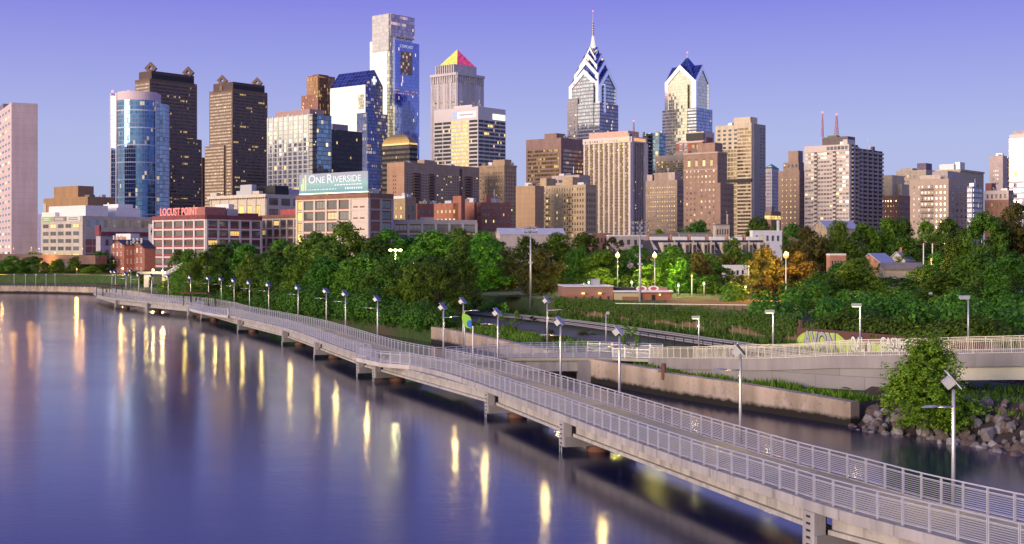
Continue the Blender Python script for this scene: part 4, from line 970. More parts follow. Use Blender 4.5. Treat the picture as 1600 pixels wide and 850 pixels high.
# ---- 33 grey framed low loft and the brick blocks behind
B = Bld('loft_building', 'low grey framed loft building with wide dark windows right of the billboard building', 606, 615, 745, 344, 520, lsp, g=3, rot=-33)
factory(B, 0, 6, 5, B.H - 1.2, pmat('light grey frame', (0.50, 0.46, 0.45), .8, .1), lsp, wmat=W_loft); B.courses('cornice', pur, 'R', 0, 1, B.H - .4, B.H - .4, 1, 1.3, .6); B.blk('parapet_step', pur, 0.32, 0.48, 0, .1, B.H, B.H + 1.3); B.finish()
tanb = brick('tan brick', (0.36, 0.22, 0.13)); redb = brick('orange red brick', (0.34, 0.115, 0.08)); redb2 = brick('dim red brick', (0.22, 0.075, 0.065))
B = Bld('brick_house_block', 'small tan brick block with two columns of bright windows and a white roof edge', 613, 633, 650, 308, 600, tanb, g=5); B.win('L', 0.12, 0.88, 6, B.H - 3, 2, 6, 0.4, 0.42, W_gold); B.win('R', 0.1, 0.9, 6, B.H - 3, 2, 6, 0.4, 0.5, W_dark); B.courses('roof_edge', M['white'], 'L', 0, 1, B.H, B.H, 1, 1.2, .3); B.finish()
B = Bld('brick_block', 'red brick apartment block with a taller stair tower and bright paired windows', 678, 716, 722, 317, 640, redb, g=5); B.win('L', 0.08, 0.92, 4, B.H - 2, 5, 6, 0.5, 0.45, W_gold); B.blk('stair_tower', redb, 0.0, 1, -0.12, 0.22, 0, B.H + 3.4); B.finish()
B = Bld('brick_block', 'plain windowless red brick block right of the paired window block', 722, 741, 747, 316, 660, redb, g=5); B.finish()
B = Bld('brick_block', 'long dim red brick block behind the grey framed loft, orange glow on its roof', 648, 652, 690, 318, 700, redb2, g=5, rot=-15); B.win('R', 0.05, 0.95, 4, B.H - 2, 7, 6, 0.5, 0.5, W_dark); B.blk('roof_box', W_gold, 0.1, 0.4, 0.1, 0.3, B.H, B.H + 1.2); B.finish()
B = Bld('brick_block', 'dark red brick apartment block with many small windows below the tan tower', 745, 752, 798, 316, 650, redb2, g=5, rot=-20); B.win('R', 0.03, 0.97, 1, B.H - 1, 11, 9, 0.42, 0.45, W_some); B.win('L', .1, .9, 1, B.H - 1, 2, 9, .4, .4, W_dark); B.blk('roof_house', redb2, 0.2, .35, .2, .5, B.H, B.H + 4); B.finish()
# ---- 35 low white roofed building
gable_house('shed', 'long low pale shed with a light metal roof in front of the tan apartments', 775, 781, 882, 366, 357, 430, pmat('shed wall', (0.50, 0.42, 0.38)), pmat('pale metal roof', (0.55, 0.55, 0.62), .4, .1), 6, -38, 'R', cat='shed', wins=[('R', 0.03, .97, 0.5, 4.5, 12, 1, 0.5, .5, W_dark)])
B = Bld('low_wall_house', 'low brown gabled brick building left of the long pale shed', 752, 758, 790, 362, 440, brick('dull brown brick', (0.2, 0.12, 0.1)), g=5, rot=-30); B.finish()
# ================================================================ downtown towers
def band_tower(B, mat, n, fl=(0, 1), fr=(0, 1), z0=0, z1=None, frac=0.5, o=0.1):
    z1 = B.H if z1 is None else z1
    if fl: B.bands('L', mat, fl[0], fl[1], z0, z1, n, frac, o)
    if fr: B.bands('R', mat, fr[0], fr[1], z0, z1, n, frac, o)
# ---- 3 round fronted blue glass tower
gb = G('blue glass', (0.085, 0.17, 0.33), 1.7, 3.3, 0.05, 0.07, (0.26, 0.30, 0.42), lit=0.02, metal=0.95, rough=0.07, tilt=0.012, var=.22, lits=.6)
gb2 = G('dark blue glass', (0.10, 0.16, 0.32), 2.4, 3.3, 0.05, 0.08, (0.20, 0.22, 0.32), lit=0.02, metal=0.9, tilt=0.006, lits=.6)
d = 1000; H = Zy(158, d) - 8
t = thing('glass_tower', 'round fronted blue glass tower with a pink crown ring on the left of the skyline', 'skyscraper', (X(214, d), d, 8))
r0 = (X(241, d) - X(181, d)) / 2
arc = [(r0 * math.cos(a), 11 * math.sin(a)) for a in [math.pi + math.pi * k / 20 for k in range(21)]]
poly = arc + [(r0, 14), (-r0, 14)]
MB().prism(poly, -4, H).build('glass_facade', gb, t)
MB().prism([(p[0] * 1.01, p[1] * 1.01) for p in arc] + [(r0, 14), (-r0, 14)], H, H + 6.5).build('crown_ring', pmat('pink white crown', (0.66, 0.52, 0.56), .6, .06), t)
mb = MB()
for k in range(0, 44, 4):
    z = 6 + k * 3.3
    if z < H: mb.prism([(p[0] * 1.012, p[1] * 1.02) for p in arc] + [(r0, 13), (-r0, 13)], z, z + 0.8)
mb.build('white_floor_bands', pmat('white floor band', (0.6, 0.62, 0.7)), t)
MB().prism([(-r0 - 5.2, 0), (-r0 - 1.2, -1), (-r0 - 1.2, 14), (-r0 - 5.2, 14)], -4, H + 4).build('left_wing', gb2, t)
MB().prism([(r0 + .1, 0), (r0 + 6.5, 2), (r0 + 6.5, 14), (r0 + .1, 14)], -4, H - 2).build('right_wing', gb2, t)
MB().box(-r0 - 1.2, -2.2, -4, -r0 - .2, 12, H + 6).build('edge_fin', M['white'], t); MB().box(r0 - .3, -1.6, -4, r0 + .5, 12, H).build('edge_fin', M['white'], t); MB().box(-r0 - 6, 0, -4, -r0 - 5.2, 12, H + 6).build('edge_fin', M['white'], t)
for x in (-r0 - 4, -r0 + 8): MB().lathe([(0, 0), (.8, .5), (.8, 1.4), (0, 2)], 8, (x, 0, H + 6.5)).build('beacon', M['redlamp'], t)
# ---- 4, 5 twin dark granite towers with diamond ornaments
gran = pan('brown granite', (0.25, 0.165, 0.125), 3.0, 3.9, .08); 
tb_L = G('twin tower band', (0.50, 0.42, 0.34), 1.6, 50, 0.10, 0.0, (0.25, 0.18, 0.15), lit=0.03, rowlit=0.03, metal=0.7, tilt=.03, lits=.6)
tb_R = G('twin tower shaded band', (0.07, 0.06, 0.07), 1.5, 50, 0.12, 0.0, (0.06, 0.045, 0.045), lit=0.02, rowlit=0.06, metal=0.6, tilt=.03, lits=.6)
def twin(label, x0, xc, x1, yt, d, sh_y, sh_px, side, dia):
    B = Bld('granite_tower', label, x0, xc, x1, yt, d, gran, g=9, cat='skyscraper', group='twin granite towers'); n = int(B.H / 3.1)
    tb = tb_R
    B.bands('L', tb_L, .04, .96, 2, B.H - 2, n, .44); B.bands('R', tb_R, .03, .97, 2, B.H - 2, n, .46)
    hs = B.z(sh_y)
    if side == 'R': sb_ = MB().box(B.Lb * .3, -1.5, -4, B.Lb + 4, B.La, hs)
    else: sb_ = MB().box(-1.5, B.La * .3, -4, B.Lb, B.La + 5, hs)
    so_ = sb_.build('lower_block', gran, B.t)
    fb_ = MB()
    for k in range(int(hs / 3.1)):
        z = 3 + 3.1 * k; q = MB()
        if side == 'R': q.box(B.Lb * .32, -1.62, z, B.Lb + 3.6, -1.0, z + 1.45)
        else: q.box(-1.62, B.La * .32, z, -1.0, B.La + 4.6, z + 1.45)
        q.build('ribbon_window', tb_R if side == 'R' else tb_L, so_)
    B.fins('parapet_teeth', gran, 'L', 0.02, .98, 16, 1.0, B.H - .5, B.H + 1.4, 0.2); B.fins('parapet_teeth', gran, 'R', 0.02, .98, 30, 1.0, B.H - .5, B.H + 1.4, 0.2)
    up = B.blk('roof_house', pan('dark top storey', (0.12, 0.085, 0.08)), .05, .95, .05, .9, B.H, B.H + 8.5)
    B.strip('louvre_band', M['dark'], 'R', .06, .94, B.H + 1.5, B.H + 6, -.05 * B.La + .2, o0=-.05 * B.La - .2)
    for (u, v) in dia:
        px_, py_ = u * B.Lb, v * B.La
        c = Vector((px_, py_, B.H + 11)); vd = Vector((math.sin(-B.ang), math.cos(-B.ang), 0))
        mb = MB(); rr = 5.2
        a_ = Vector((math.cos(R(-50)), math.sin(R(-50)), 0)); n_ = a_.cross(Vector((0, 0, 1)))
        for sgn in (1,):
            o8 = [c + a_ * rr, c + Vector((0, 0, rr * 1.05)), c - a_ * rr, c - Vector((0, 0, rr * 1.05))]; i8 = [c + (p - c) * .36 for p in o8]
            for w_ in (-2.2, 2.2):
                for k in range(4):
                    q = [o8[k] + n_ * w_, o8[(k + 1) % 4] + n_ * w_, i8[(k + 1) % 4] + n_ * w_, i8[k] + n_ * w_]; mb.face(q if w_ > 0 else q[::-1])
            for ring in (o8, i8):
                for k in range(4): mb.face([ring[k] - n_ * 2.2, ring[(k + 1) % 4] - n_ * 2.2, ring[(k + 1) % 4] + n_ * 2.2, ring[k] + n_ * 2.2])
        mb.build('diamond_ornament', gran, B.t); MB().box(px_ - 2, py_ - 2, B.H, px_ + 2, py_ + 2, B.H + 6).build('ornament_base', gran, B.t)
    B.finish(); return B
twin('left dark granite twin tower with diamond ornaments behind the round blue glass tower', 211, 234, 308, 125, 1130, 214, 313, 'R', ((.10, .25), (.86, .15)))
twin('right brown granite twin tower with diamond ornaments standing free in the skyline', 327, 363, 418, 141, 1240, 226, 322, 'L', ((.08, .55), (.84, .2)))
B = Bld('office_tower', 'slim dark brown slab seen in the gap between the twin granite towers', 309, 316, 325, 246, 1350, pan('dark brown slab', (0.14, 0.085, 0.07)), g=9, cat='skyscraper'); B.finish()
# ---- 6 pale glass apartment tower
cg = G('pale glass', (0.80, 0.80, 0.70), 2.6, 3.1, 0.07, 0.12, (0.60, 0.60, 0.52), lit=0.04, metal=0.92, rough=.06, tilt=0.05, var=.25)
B = Bld('glass_apartment_tower', 'pale yellow glass apartment tower with dark balconies at its corner', 417, 488, 518, 178, 900, pan('cream frame', (.6, .56, .5)), g=8, cat='skyscraper')
B.curtain('L', cg, 0.06, .99); B.curtain('R', G('teal glass', (0.22, 0.32, 0.40), 2.2, 3.1, .05, .1, (.2, .22, .28), lit=.06, metal=.9, tilt=.04), 0.2, .99)
B.fins('white_piers', M['white'], 'L', 0.09, .97, 9, .7, 0, B.H + .5, .4)
mb = MB(); mb2 = MB()
for k in range(int(B.H / 3.1)): z = 2 + 3.1 * k; mb.box(-0.3, -0.6, z, B.Lb * .24, B.La * .06, z + .45); mb2.box(0.3, -0.3, z + .45, B.Lb * .22, -.1, z + 3.0)
mb.build('balconies', M['dark'], B.t); mb2.build('balcony_recess', W_dark, B.t)
B.blk('roof_house', pmat('pink grey penthouse', (.42, .28, .27)), .1, .85, .1, .85, B.H, B.H + 4); B.finish()
# ---- 7 black building
blk_ = G('black office glass', (0.035, 0.035, 0.05), 1.6, 3.6, .12, .22, (.05, .045, .05), lit=.03, metal=.7, tilt=.02)
B = Bld('black_office_block', 'black glass office block tucked between the pale glass tower and the white cross tower', 500, 518, 566, 202, 1000, M['black'], g=8, cat='office block'); B.curtain('R', blk_); B.curtain('L', blk_); B.blk('roof_house', pmat('purple grey top', (.30, .25, .32)), .05, .55, .05, .9, B.H, B.H + 4.5); B.finish()
# ---- 8 warm stepped tower behind
og = G('amber fin glass', (0.42, 0.24, 0.12), 1.3, 4, .22, .06, (.28, .13, .08), lit=.10, rowlit=.1, metal=.6, litc=(1, .6, .2), lits=.8, tilt=.03)
B = Bld('stepped_tower', 'warm brown stepped tower with glowing vertical fins behind the pale glass tower', 471, 497, 524, 147, 1600, pan('red brown stone', (.28, .12, .09)), g=10, cat='skyscraper'); B.curtain('L', G('red brown grid', (.30, .14, .1), 1.6, 3.6, .2, .2, (.26, .11, .08), lit=.08, metal=.5, tilt=.04)); B.curtain('R', og)
up = B.blk('upper_block', pan('upper brown stone', (.30, .15, .09)), 0.05, .98, -.0, .72, B.H, B.z(117)); mb = MB()
B.curtain('L', og, 0.02, .7, B.H, B.z(119), -.05 * B.Lb + .25); B.curtain('R', og, .06, .97, B.H, B.z(119), .2); B.blk('roof_house', pan('roof cap', (.2, .1, .08)), .15, .7, .1, .5, B.z(117), B.z(115)); B.finish()
# ---- 9 white cross tower with blue gabled roof
B = Bld('gabled_glass_tower', 'white and blue glass tower with a blue gabled roof and a white cross', 516, 571, 598, 132, 1480, M['dark'], g=9, cat='skyscraper')
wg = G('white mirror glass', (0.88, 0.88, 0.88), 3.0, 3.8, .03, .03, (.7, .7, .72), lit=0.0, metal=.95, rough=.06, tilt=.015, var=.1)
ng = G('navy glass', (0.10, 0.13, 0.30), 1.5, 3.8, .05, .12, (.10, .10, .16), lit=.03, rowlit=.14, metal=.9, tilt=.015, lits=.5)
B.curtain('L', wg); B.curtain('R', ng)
h0, h1 = B.H, B.z(107); Lb, La = B.Lb, B.La
mb = MB(); mb.face([(-.5, -.5, h0), (Lb / 2, -.5, h1), (Lb / 2, La, h1), (-.5, La, h0)][::-1], [(0, 0), (16, 0), (16, 40), (0, 40)]); mb.face([(Lb / 2, -.5, h1), (Lb + .5, -.5, h0 - 2), (Lb + .5, La, h0 - 2), (Lb / 2, La, h1)][::-1], [(0, 0), (16, 0), (16, 40), (0, 40)])
mb.build('roof', G('blue roof glass', (0.07, 0.10, 0.34), 4, 4, .03, .03, (.1, .12, .3), lit=0, metal=.8, tilt=.01), B.t)
mb = MB(); mb.face([(0, -.45, h0), (Lb, -.45, h0), (Lb / 2, -.45, h1)], [(0, h0), (Lb, h0), (Lb / 2, h1)]); mb.face([(0, La, h0), (Lb / 2, La, h1), (Lb, La, h0)]); mb.build('gable_wall', ng, B.t)
crm = emat('lit white cross', (.95, .97, 1.0), 1.1); cz = B.z(124); cu_ = Lb * .48
mb = MB(); B.fbox(mb, 'R', cu_ - 3.6, cu_ + 3.6, cz - 1.5, cz + 1.5, .1, 1.0); B.fbox(mb, 'R', cu_ - 1.5, cu_ + 1.5, cz - 4.6, cz + 4.6, .1, 1.02); mb.build('cross', crm, B.t)
for k, f in enumerate((.50, .58, .66, .38)): B.strip('dark_slot', ng, 'L', f, f + .035, B.z(250), B.z(195 + 12 * (k % 2)), .2)
B.strip('side_windows', G('side gold windows', (.35, .33, .2), 1.5, 3.8, .1, .2, (.5, .5, .5), lit=.2, metal=.7), 'L', 0.04, .20, B.z(170), B.z(147), .2)
lw = MB().box(-.2, -3, -4, Lb + 5, 14, B.z(176)).build('lower_block', ng, B.t)
B.finish()
# ---- 10 tallest glass tower
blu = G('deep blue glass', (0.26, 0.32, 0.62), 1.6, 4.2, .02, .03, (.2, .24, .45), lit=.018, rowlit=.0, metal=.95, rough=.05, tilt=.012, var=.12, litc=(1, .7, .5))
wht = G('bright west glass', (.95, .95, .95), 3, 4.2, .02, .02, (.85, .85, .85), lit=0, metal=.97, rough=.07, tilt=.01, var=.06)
B = Bld('glass_skyscraper', 'tallest tower, white and deep blue glass with a narrower pale crown', 578, 609, 655, 61, 1557, M['dark'], g=10, cat='skyscraper')
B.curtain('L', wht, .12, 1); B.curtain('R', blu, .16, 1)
cr = G('crown glass', (.62, .56, .55), 2.6, 4.2, .05, .06, (.48, .42, .42), lit=.0, metal=.75, rough=.15, tilt=.03, var=.15)
zc = B.z(21)
B.blk('crown', cr, .10, .80, .06, .88, B.H - 2, zc)
mb = MB(); B.fbox(mb, 'L', B.La * .0 + 1, B.La * .86, B.z(79), zc, -3.0, .9); mb.build('crown_screen', cr, B.t)
mb = MB(); B.fbox(mb, 'R', B.Lb * .02, B.Lb * .82, B.z(56), zc, -3.0, .9); mb.build('crown_screen', G('crown south glass', (.55, .47, .48), 2.6, 4.2, .06, .08, (.42, .36, .36), lit=.06, rowlit=.12, metal=.7, rough=.15, tilt=.03, litc=(1, .62, .45), lits=.5), B.t)
atr = G('lit corner atrium', (.60, .55, .40), 2.0, 4.2, .10, .08, (.42, .40, .36), lit=.14, metal=.75, tilt=.05, litc=(1, .8, .3), lits=.5)
B.strip('corner_atrium', atr, 'L', -.005, .125, 0, B.z(80), .5); B.strip('corner_atrium', atr, 'R', 0.0, .10, 0, B.z(58), .3); B.strip('white_fin', wht, 'R', .10, .165, 0, B.z(57), .6)
vd = B.strip('sky_opening', G('brown opening', (.22, .13, .09), 3, 4.2, .1, .15, (.3, .25, .2), lit=.22, metal=.4, lits=.6, litc=(1, .65, .3)), 'R', .36, .76, B.z(113), B.z(76), .25)
me = text_mesh('COMCAST', 5.2, .1); me.materials.append(emat('pale sign', (.8, .8, 1), .55)); wd = max(v.co.x for v in me.vertices)
q = link('lettering', me, B.t); q.location = (B.Lb * .33, -.4, B.z(71)); q.rotation_euler = (R(90), 0, 0); q.scale = (B.Lb * .45 / wd, 1, 1)
for zz_ in (139, 143.5): B.strip('lit_floor', G('lit pink floor', (.4, .3, .4), 1.2, 9, .1, 0, (.3, .25, .4), lit=.55, metal=.5, litc=(1, .5, .35), lits=.6), 'R', .17, .98, B.z(zz_ + 1), B.z(zz_ - .7), .16)
B.blk('roof_rim', cr, .12, .78, .08, .86, zc, zc + 1.2); B.finish()
# ---- 11 gold capped dark building
B = Bld('domed_office_block', 'dark office block with a glowing gold domed cap in front of the tallest tower', 597, 640, 652, 224, 1100, M['black'], g=8, cat='office block')
band_tower(B, G('dark bands', (.12, .10, .10), 1.5, 50, .08, 0, (.08, .06, .06), lit=.03, metal=.6), 14, z0=B.H - 60, z1=B.H - 1, frac=.5)
goldm = pmat('gilded cap', (.62, .40, .14), .35, .1, .5, metal=.8)
mb = MB(); n = 14; pr = [(0, 0), (.02, .25), (.07, .5), (.14, .72), (.24, .9), (.30, 1.0)]
for (a0, k0), (a1, k1) in zip(pr, pr[1:]):
    z0, z1 = B.H + 8.5 * k0, B.H + 8.5 * k1; q0 = [(a0 * B.Lb, a0 * B.La, z0), ((1 - a0) * B.Lb, a0 * B.La, z0), ((1 - a0) * B.Lb, (1 - a0) * B.La, z0), (a0 * B.Lb, (1 - a0) * B.La, z0)]; q1 = [(a1 * B.Lb, a1 * B.La, z1), ((1 - a1) * B.Lb, a1 * B.La, z1), ((1 - a1) * B.Lb, (1 - a1) * B.La, z1), (a1 * B.Lb, (1 - a1) * B.La, z1)]
    for k in range(4): mb.face([q0[k], q0[(k + 1) % 4], q1[(k + 1) % 4], q1[k]])
mb.face(q1); mb.build('gold_cap', goldm, B.t); B.strip('cap_glow_strip', emat('gold cap glow', (1, .68, .12), .9), 'L', 0.02, .98, B.H - .8, B.H + .6, .35); B.strip('cap_glow_strip', emat('gold cap glow r', (1, .6, .12), .9), 'R', .02, .98, B.H - .8, B.H + .6, .35); B.finish()  # glowing strips added in place of the floodlights on the cap
# ---- 12 tower with glowing pyramid
st = pan('pale grey stone', (.60, .55, .57), 4, 4, .04)
B = Bld('pyramid_tower', 'pale stone tower topped by a glowing yellow and pink glass pyramid', 675, 714, 754, 113, 1500, st, g=10, cat='skyscraper')
pg = G('pyramid tower glass', (.45, .44, .50), 1.7, 4, .28, .05, (.60, .55, .57), lit=.02, metal=.7, tilt=.03)
for f in ('L', 'R'):
    B.curtain(f, pg, .06, .94, 0, B.H - 8); B.fins('stone_piers', st, f, .0, 1, 5, 3.2, 0, B.H - 6, .7); B.fins('slim_piers', st, f, .28, .72, 9, 1.0, 0, B.H - 7, .6)
    B.strip('cornice', st, f, -.03, 1.03, B.H - 3, B.H, 2.6); B.fins('cornice_brackets', st, f, .0, 1, 12, 1.6, B.H - 11, B.H - 2, 1.6)
    B.strip('lit_floor', W_gold, f, .1, .9, B.z(160), B.z(157), .3)
B.blk('upper_tier', st, .12, .88, .12, .88, B.H, B.z(98.5)); B.fins('tier_piers', st, 'L', .15, .85, 9, 1.5, B.H, B.z(99), -.12 * B.Lb + 1)
za, zb_ = B.z(98.5), B.z(71); a = .14
mb = MB(); mb2 = MB(); q = [(a * B.Lb, a * B.La), ((1 - a) * B.Lb, a * B.La), ((1 - a) * B.Lb, (1 - a) * B.La), (a * B.Lb, (1 - a) * B.La)]; ap = (.5 * B.Lb, .5 * B.La, zb_); S1 = 34
UVt = [(0, 0), (S1, 0), (S1 / 2, 30)]
mb.face([(*q[3], za), (*q[0], za), ap], UVt); mb.face([(*q[2], za), (*q[3], za), ap], UVt); mb2.face([(*q[0], za), (*q[1], za), ap], UVt); mb2.face([(*q[1], za), (*q[2], za), ap], UVt)
def litgrid(name, c, c2): return G(name, c2, 2.4, 2.4, .14, .14, c2, lit=1.1, metal=.0, litc=c, lits=.75, rough=.4)
mb.build('pyramid_face', litgrid('lit yellow lattice', (1.0, .80, .10), (.8, .6, .15)), B.t); mb2.build('pyramid_face', litgrid('lit pink lattice', (1.0, .10, .22), (.8, .08, .2)), B.t); B.finish()
# ---- 13 white gridded office block with lit signs
wc = pmat('white precast', (.66, .60, .60), .7, .06, .5)
B = Bld('office_tower', 'white gridded office block with lit sign panels in front of the pyramid tower', 678, 747, 790, 166, 1350, wc, g=9, cat='skyscraper')
pgm = G('black office bands', (.05, .05, .06), 2.0, 60, .06, 0, (.04, .04, .05), lit=.03, rowlit=.05, metal=.7, tilt=.03); ygm = G('gold reflecting bands', (.85, .64, .30), 2.0, 60, .06, 0, (.5, .4, .25), lit=.25, metal=.9, tilt=.05, lits=.4, litc=(1, .75, .25), var=.2)  # gold bands: the evening sky's reflection is put into the tint
nb = 34; z1 = B.z(186)
for k in range(5):
    f0, f1 = .015 + k * .197, .015 + k * .197 + .182
    B.bands('L', ygm if k in (1, 2) else pgm, f0, f1, 0, z1, nb, .62)
for k in range(5): f0 = .015 + k * .197; B.bands('R', pgm, f0, f0 + .182, 0, z1, nb, .62)
B.strip('lit_sign', emat('white lit sign', (1, .95, .85), 1.25), 'L', .06, .46, B.z(182), B.z(173), .3); B.strip('lit_sign', emat('white lit sign r', (1, .97, .8), 1.25), 'R', .52, .98, B.z(184), B.z(175), .3)
B.strip('blue_mark', emat('blue logo block', (.25, .45, .9), .7), 'L', .47, .56, B.z(182.5), B.z(172.5), .32)
B.strip('sign_text', pmat('sign grey', (.5, .45, .5)), 'L', .10, .42, B.z(179), B.z(176), .34); B.blk('roof_house', wc, .1, .5, .2, .6, B.H, B.H + 3); B.finish(60)
# ---- 14 wide brown apartment slab
bra = brick('brown apartment brick', (.34, .215, .165)); peach = pan('peach end wall', (.50, .30, .20), 50, 3)
B = Bld('apartment_slab', 'wide brown brick apartment slab with balconies and a peach end wall', 605, 632, 749, 253, 880, bra, g=7)
B.strip('end_wall', peach, 'L', 0, 1, -2, B.H, .2); B.win('L', .42, .68, 4, B.H - 8, 2, 20, .30, .42, W_dark, o=.3)
nfl = 29
B.win('R', .02, .98, 4, B.H - 7, 32, nfl, .48, .5, W_some, skip=lambda c, r: c in (3, 4, 5, 10, 11, 26, 27, 28))
mb = MB()
for c0, c1 in ((3, 6), (10, 12), (26, 29)):
    for r in range(nfl): z = 4 + (B.H - 11) / nfl * r; B.fbox(mb, 'R', B.Lb * (.02 + .03 * c0), B.Lb * (.02 + .03 * c1), z, z + 1.2, -.3, 1.3)
mb.build('balconies', pmat('balcony front', (.20, .13, .11)), B.t)
for c0, c1 in ((3, 6), (10, 12), (26, 29)): B.strip('balcony_recess', M['black'], 'R', .02 + .03 * c0, .02 + .03 * c1, 4, B.H - 7, .03)
B.strip('recess_strip', pmat('shadow strip', (.12, .08, .08)), 'R', .72, .76, 0, B.H - 2, .05); B.blk('roof_house', bra, .32, .46, .3, .7, B.H, B.H + 3); B.finish()
# ---- 15 tan tower
tn = pan('tan stone', (.47, .335, .225), 3, 3.3, .06)
B = Bld('tan_tower', 'tan masonry tower with small bright window pairs and a stepped penthouse', 747, 788, 807, 258, 950, tn, g=7)
B.win('L', .05, .95, 2, B.H - 4, 9, 23, .42, .42, W_gold); B.win('R', .06, .94, 2, B.H - 4, 4, 23, .4, .45, W_dark); B.courses('cornice', tn, 'L', -.01, 1, B.H - .4, B.H - .4, 1, 1.4, .5); B.courses('cornice', tn, 'R', -.01, 1, B.H - .4, B.H - .4, 1, 1.4, .5); B.courses('belt_course', tn, 'L', 0, 1, B.H * .58, B.H * .58, 1, .8, .3)
B.blk('roof_house', tn, .25, .8, .1, .55, B.H, B.H + 4.5); B.blk('roof_tank', M['white'], .3, .6, .6, .75, B.H, B.H + 3); B.finish()
# ---- 16, 17 chevron crowned glass towers
def crossgable(mb_roof, mb_gab, mb_band, cx, cy, hx, hy, zw, za, z0, bw_=0.16, uvs=1.0):
    """square block top with four gables; bright chevron bands along the gables"""
    cor = [(cx - hx, cy - hy), (cx + hx, cy - hy), (cx + hx, cy + hy), (cx - hx, cy + hy)]
    for k in range(4):
        a, b_ = cor[k], cor[(k + 1) % 4]; m_ = ((a[0] + b_[0]) / 2, (a[1] + b_[1]) / 2)
        W_ = math.hypot(b_[0] - a[0], b_[1] - a[1])
        mb_gab.face([(*a, z0), (*b_, z0), (*b_, zw), (*m_, za), (*a, zw)], [(0, z0), (W_, z0), (W_, zw), (W_ / 2, za), (0, zw)])
        c_ = (cx, cy, za)
        mb_roof.face([(*a, zw), (*m_, za), c_][::-1], [(0, 0), (W_ / 2, 6), (W_ / 2, 20)]); mb_roof.face([(*b_, zw), c_, (*m_, za)][::-1], [(0, 0), (W_ / 2, 20), (W_ / 2, 6)])
        nx, ny = (b_[1] - a[1]) / W_, -(b_[0] - a[0]) / W_; t_ = bw_ * (za - zw) * 2; wv = bw_ * W_ * .62
        ex, ey = (b_[0] - a[0]) / W_, (b_[1] - a[1]) / W_
        o = .9
        for (p, s_) in ((a, 1), (b_, -1)):
            q = [(p[0], p[1], zw), (m_[0], m_[1], za), (m_[0], m_[1], za - t_), (p[0] + ex * wv * s_, p[1] + ey * wv * s_, zw - t_ + (wv / (W_ / 2)) * (za - zw)), (p[0] + ex * wv * s_, p[1] + ey * wv * s_, z0), (p[0], p[1], z0)]
            f_ = [(x + nx * o, y + ny * o, z) for x, y, z in q]; f2 = [(x + nx * .0, y + ny * .0, z) for x, y, z in q]
            mb_band.face(f_[::-1] if s_ == 1 else f_, [(0.5, .5)] * 6)
            for i in range(6): j = (i + 1) % 6; mb_band.face([f_[i], f_[j], f2[j], f2[i]], [(.5, .5)] * 4)
roofb = G('navy crown glass', (.06, .10, .38), 3.2, 3.2, .03, .03, (.12, .15, .42), lit=.012, metal=.85, rough=.08, tilt=.012)
band_w = G('bright chevron glass', (.95, .95, .98), 3, 4, 0, 0, (.9, .9, .9), lit=0, metal=.92, rough=.1, tilt=.01, var=.06)
lib = G('silver blue glass', (.50, .52, .56), 1.8, 3.9, .04, .18, (.24, .23, .28), lit=.0, metal=.92, rough=.06, tilt=.03, var=.3)
libd = G('dark slate glass', (.28, .27, .36), 1.8, 3.9, .05, .18, (.22, .20, .28), lit=.04, metal=.88, tilt=.04)
d = 1470
def chevron_tower(label, x0, xc, x1, yt, d, ux0, uxc, ux1, stages, gmats):
    B = Bld('chevron_tower', label, x0, xc, x1, yt, d, gmats[1], g=10, cat='skyscraper')
    B.curtain('L', gmats[0]); B.curtain('R', gmats[1])
    S = (B.La + B.Lb) / 2; cx, cy = B.Lb / 2, B.La / 2
    mr, mg, mb = MB(), MB(), MB()
    mg2 = MB()
    for k_, (f, ye, ya, y0) in enumerate(stages): crossgable(mr, mg if k_ == 0 else mg2, mb, cx, cy, B.Lb / 2 * f, B.La / 2 * f, B.z(ye), B.z(ya), B.z(y0))
    mr.build('gable_roofs', roofb, B.t); mg.build('gable_wall', gmats[2], B.t)
    if mg2.v: mg2.build('upper_gables', roofb, B.t)
    mb.build('chevron_bands', band_w, B.t)
    return B
B = chevron_tower('silver blue glass skyscraper with stacked chevron gables and a tall needle spire', 887, 937, 966, 160, 1430, 893, 937, 962,
    [(.93, 131, 105, 161), (.72, 112, 90, 128), (.52, 97, 79, 110), (.30, 83, 68, 96)], (lib, libd, lib))
cx, cy = B.Lb / 2, B.La / 2
MB().lathe([(3.6, B.z(70)), (2.6, B.z(64)), (1.7, B.z(56)), (1.2, B.z(50))], 8, (cx, cy, 0)).build('spire_base', emat('lit spire cone', (1, .95, .72), .75), B.t)
mb = MB(); mb.lathe([(1.2, B.z(50)), (.9, B.z(36)), (.45, B.z(24)), (.2, B.z(11))], 8, (cx, cy, 0))
for y in (46, 42, 38, 34, 30): mb.lathe([(1.2, B.z(y)), (1.7, B.z(y - .5)), (1.2, B.z(y - 1))], 8, (cx, cy, 0))
mb.build('spire', pmat('spire steel', (.45, .4, .45), .5, .1, 1, metal=.4), B.t); MB().lathe([(.1, B.z(11)), (.8, B.z(10)), (.1, B.z(9))], 8, (cx, cy, 0)).build('beacon', M['redlamp'], B.t)
MB().lathe([(0, -1.8), (1.8, 0), (0, 1.8)], 8, (-.6, B.La * .8, B.z(128))).build('beacon', M['redlamp'], B.t)
B.strip('grey_side_bay', G('grey brown glass', (.34, .31, .33), 1.8, 3.9, .08, .3, (.30, .27, .28), lit=.02, metal=.6, tilt=.09), 'L', .68, 1, 0, B.z(150), .5); B.strip('centre_bay', lib, 'L', .18, .52, 0, B.z(128), 1.2)
B.fins('white_fin', band_w, 'R', .25, .25, 1, 3, B.z(175), B.z(130), .8); B.fins('white_fin', band_w, 'L', .06, .06, 1, 3.4, B.z(158), B.z(126), 1.4); B.finish()
cream_g = G('cream silver glass', (.74, .70, .54), 2.4, 3.9, .04, .05, (.62, .58, .48), lit=.0, metal=.93, rough=.06, tilt=.03, var=.15)
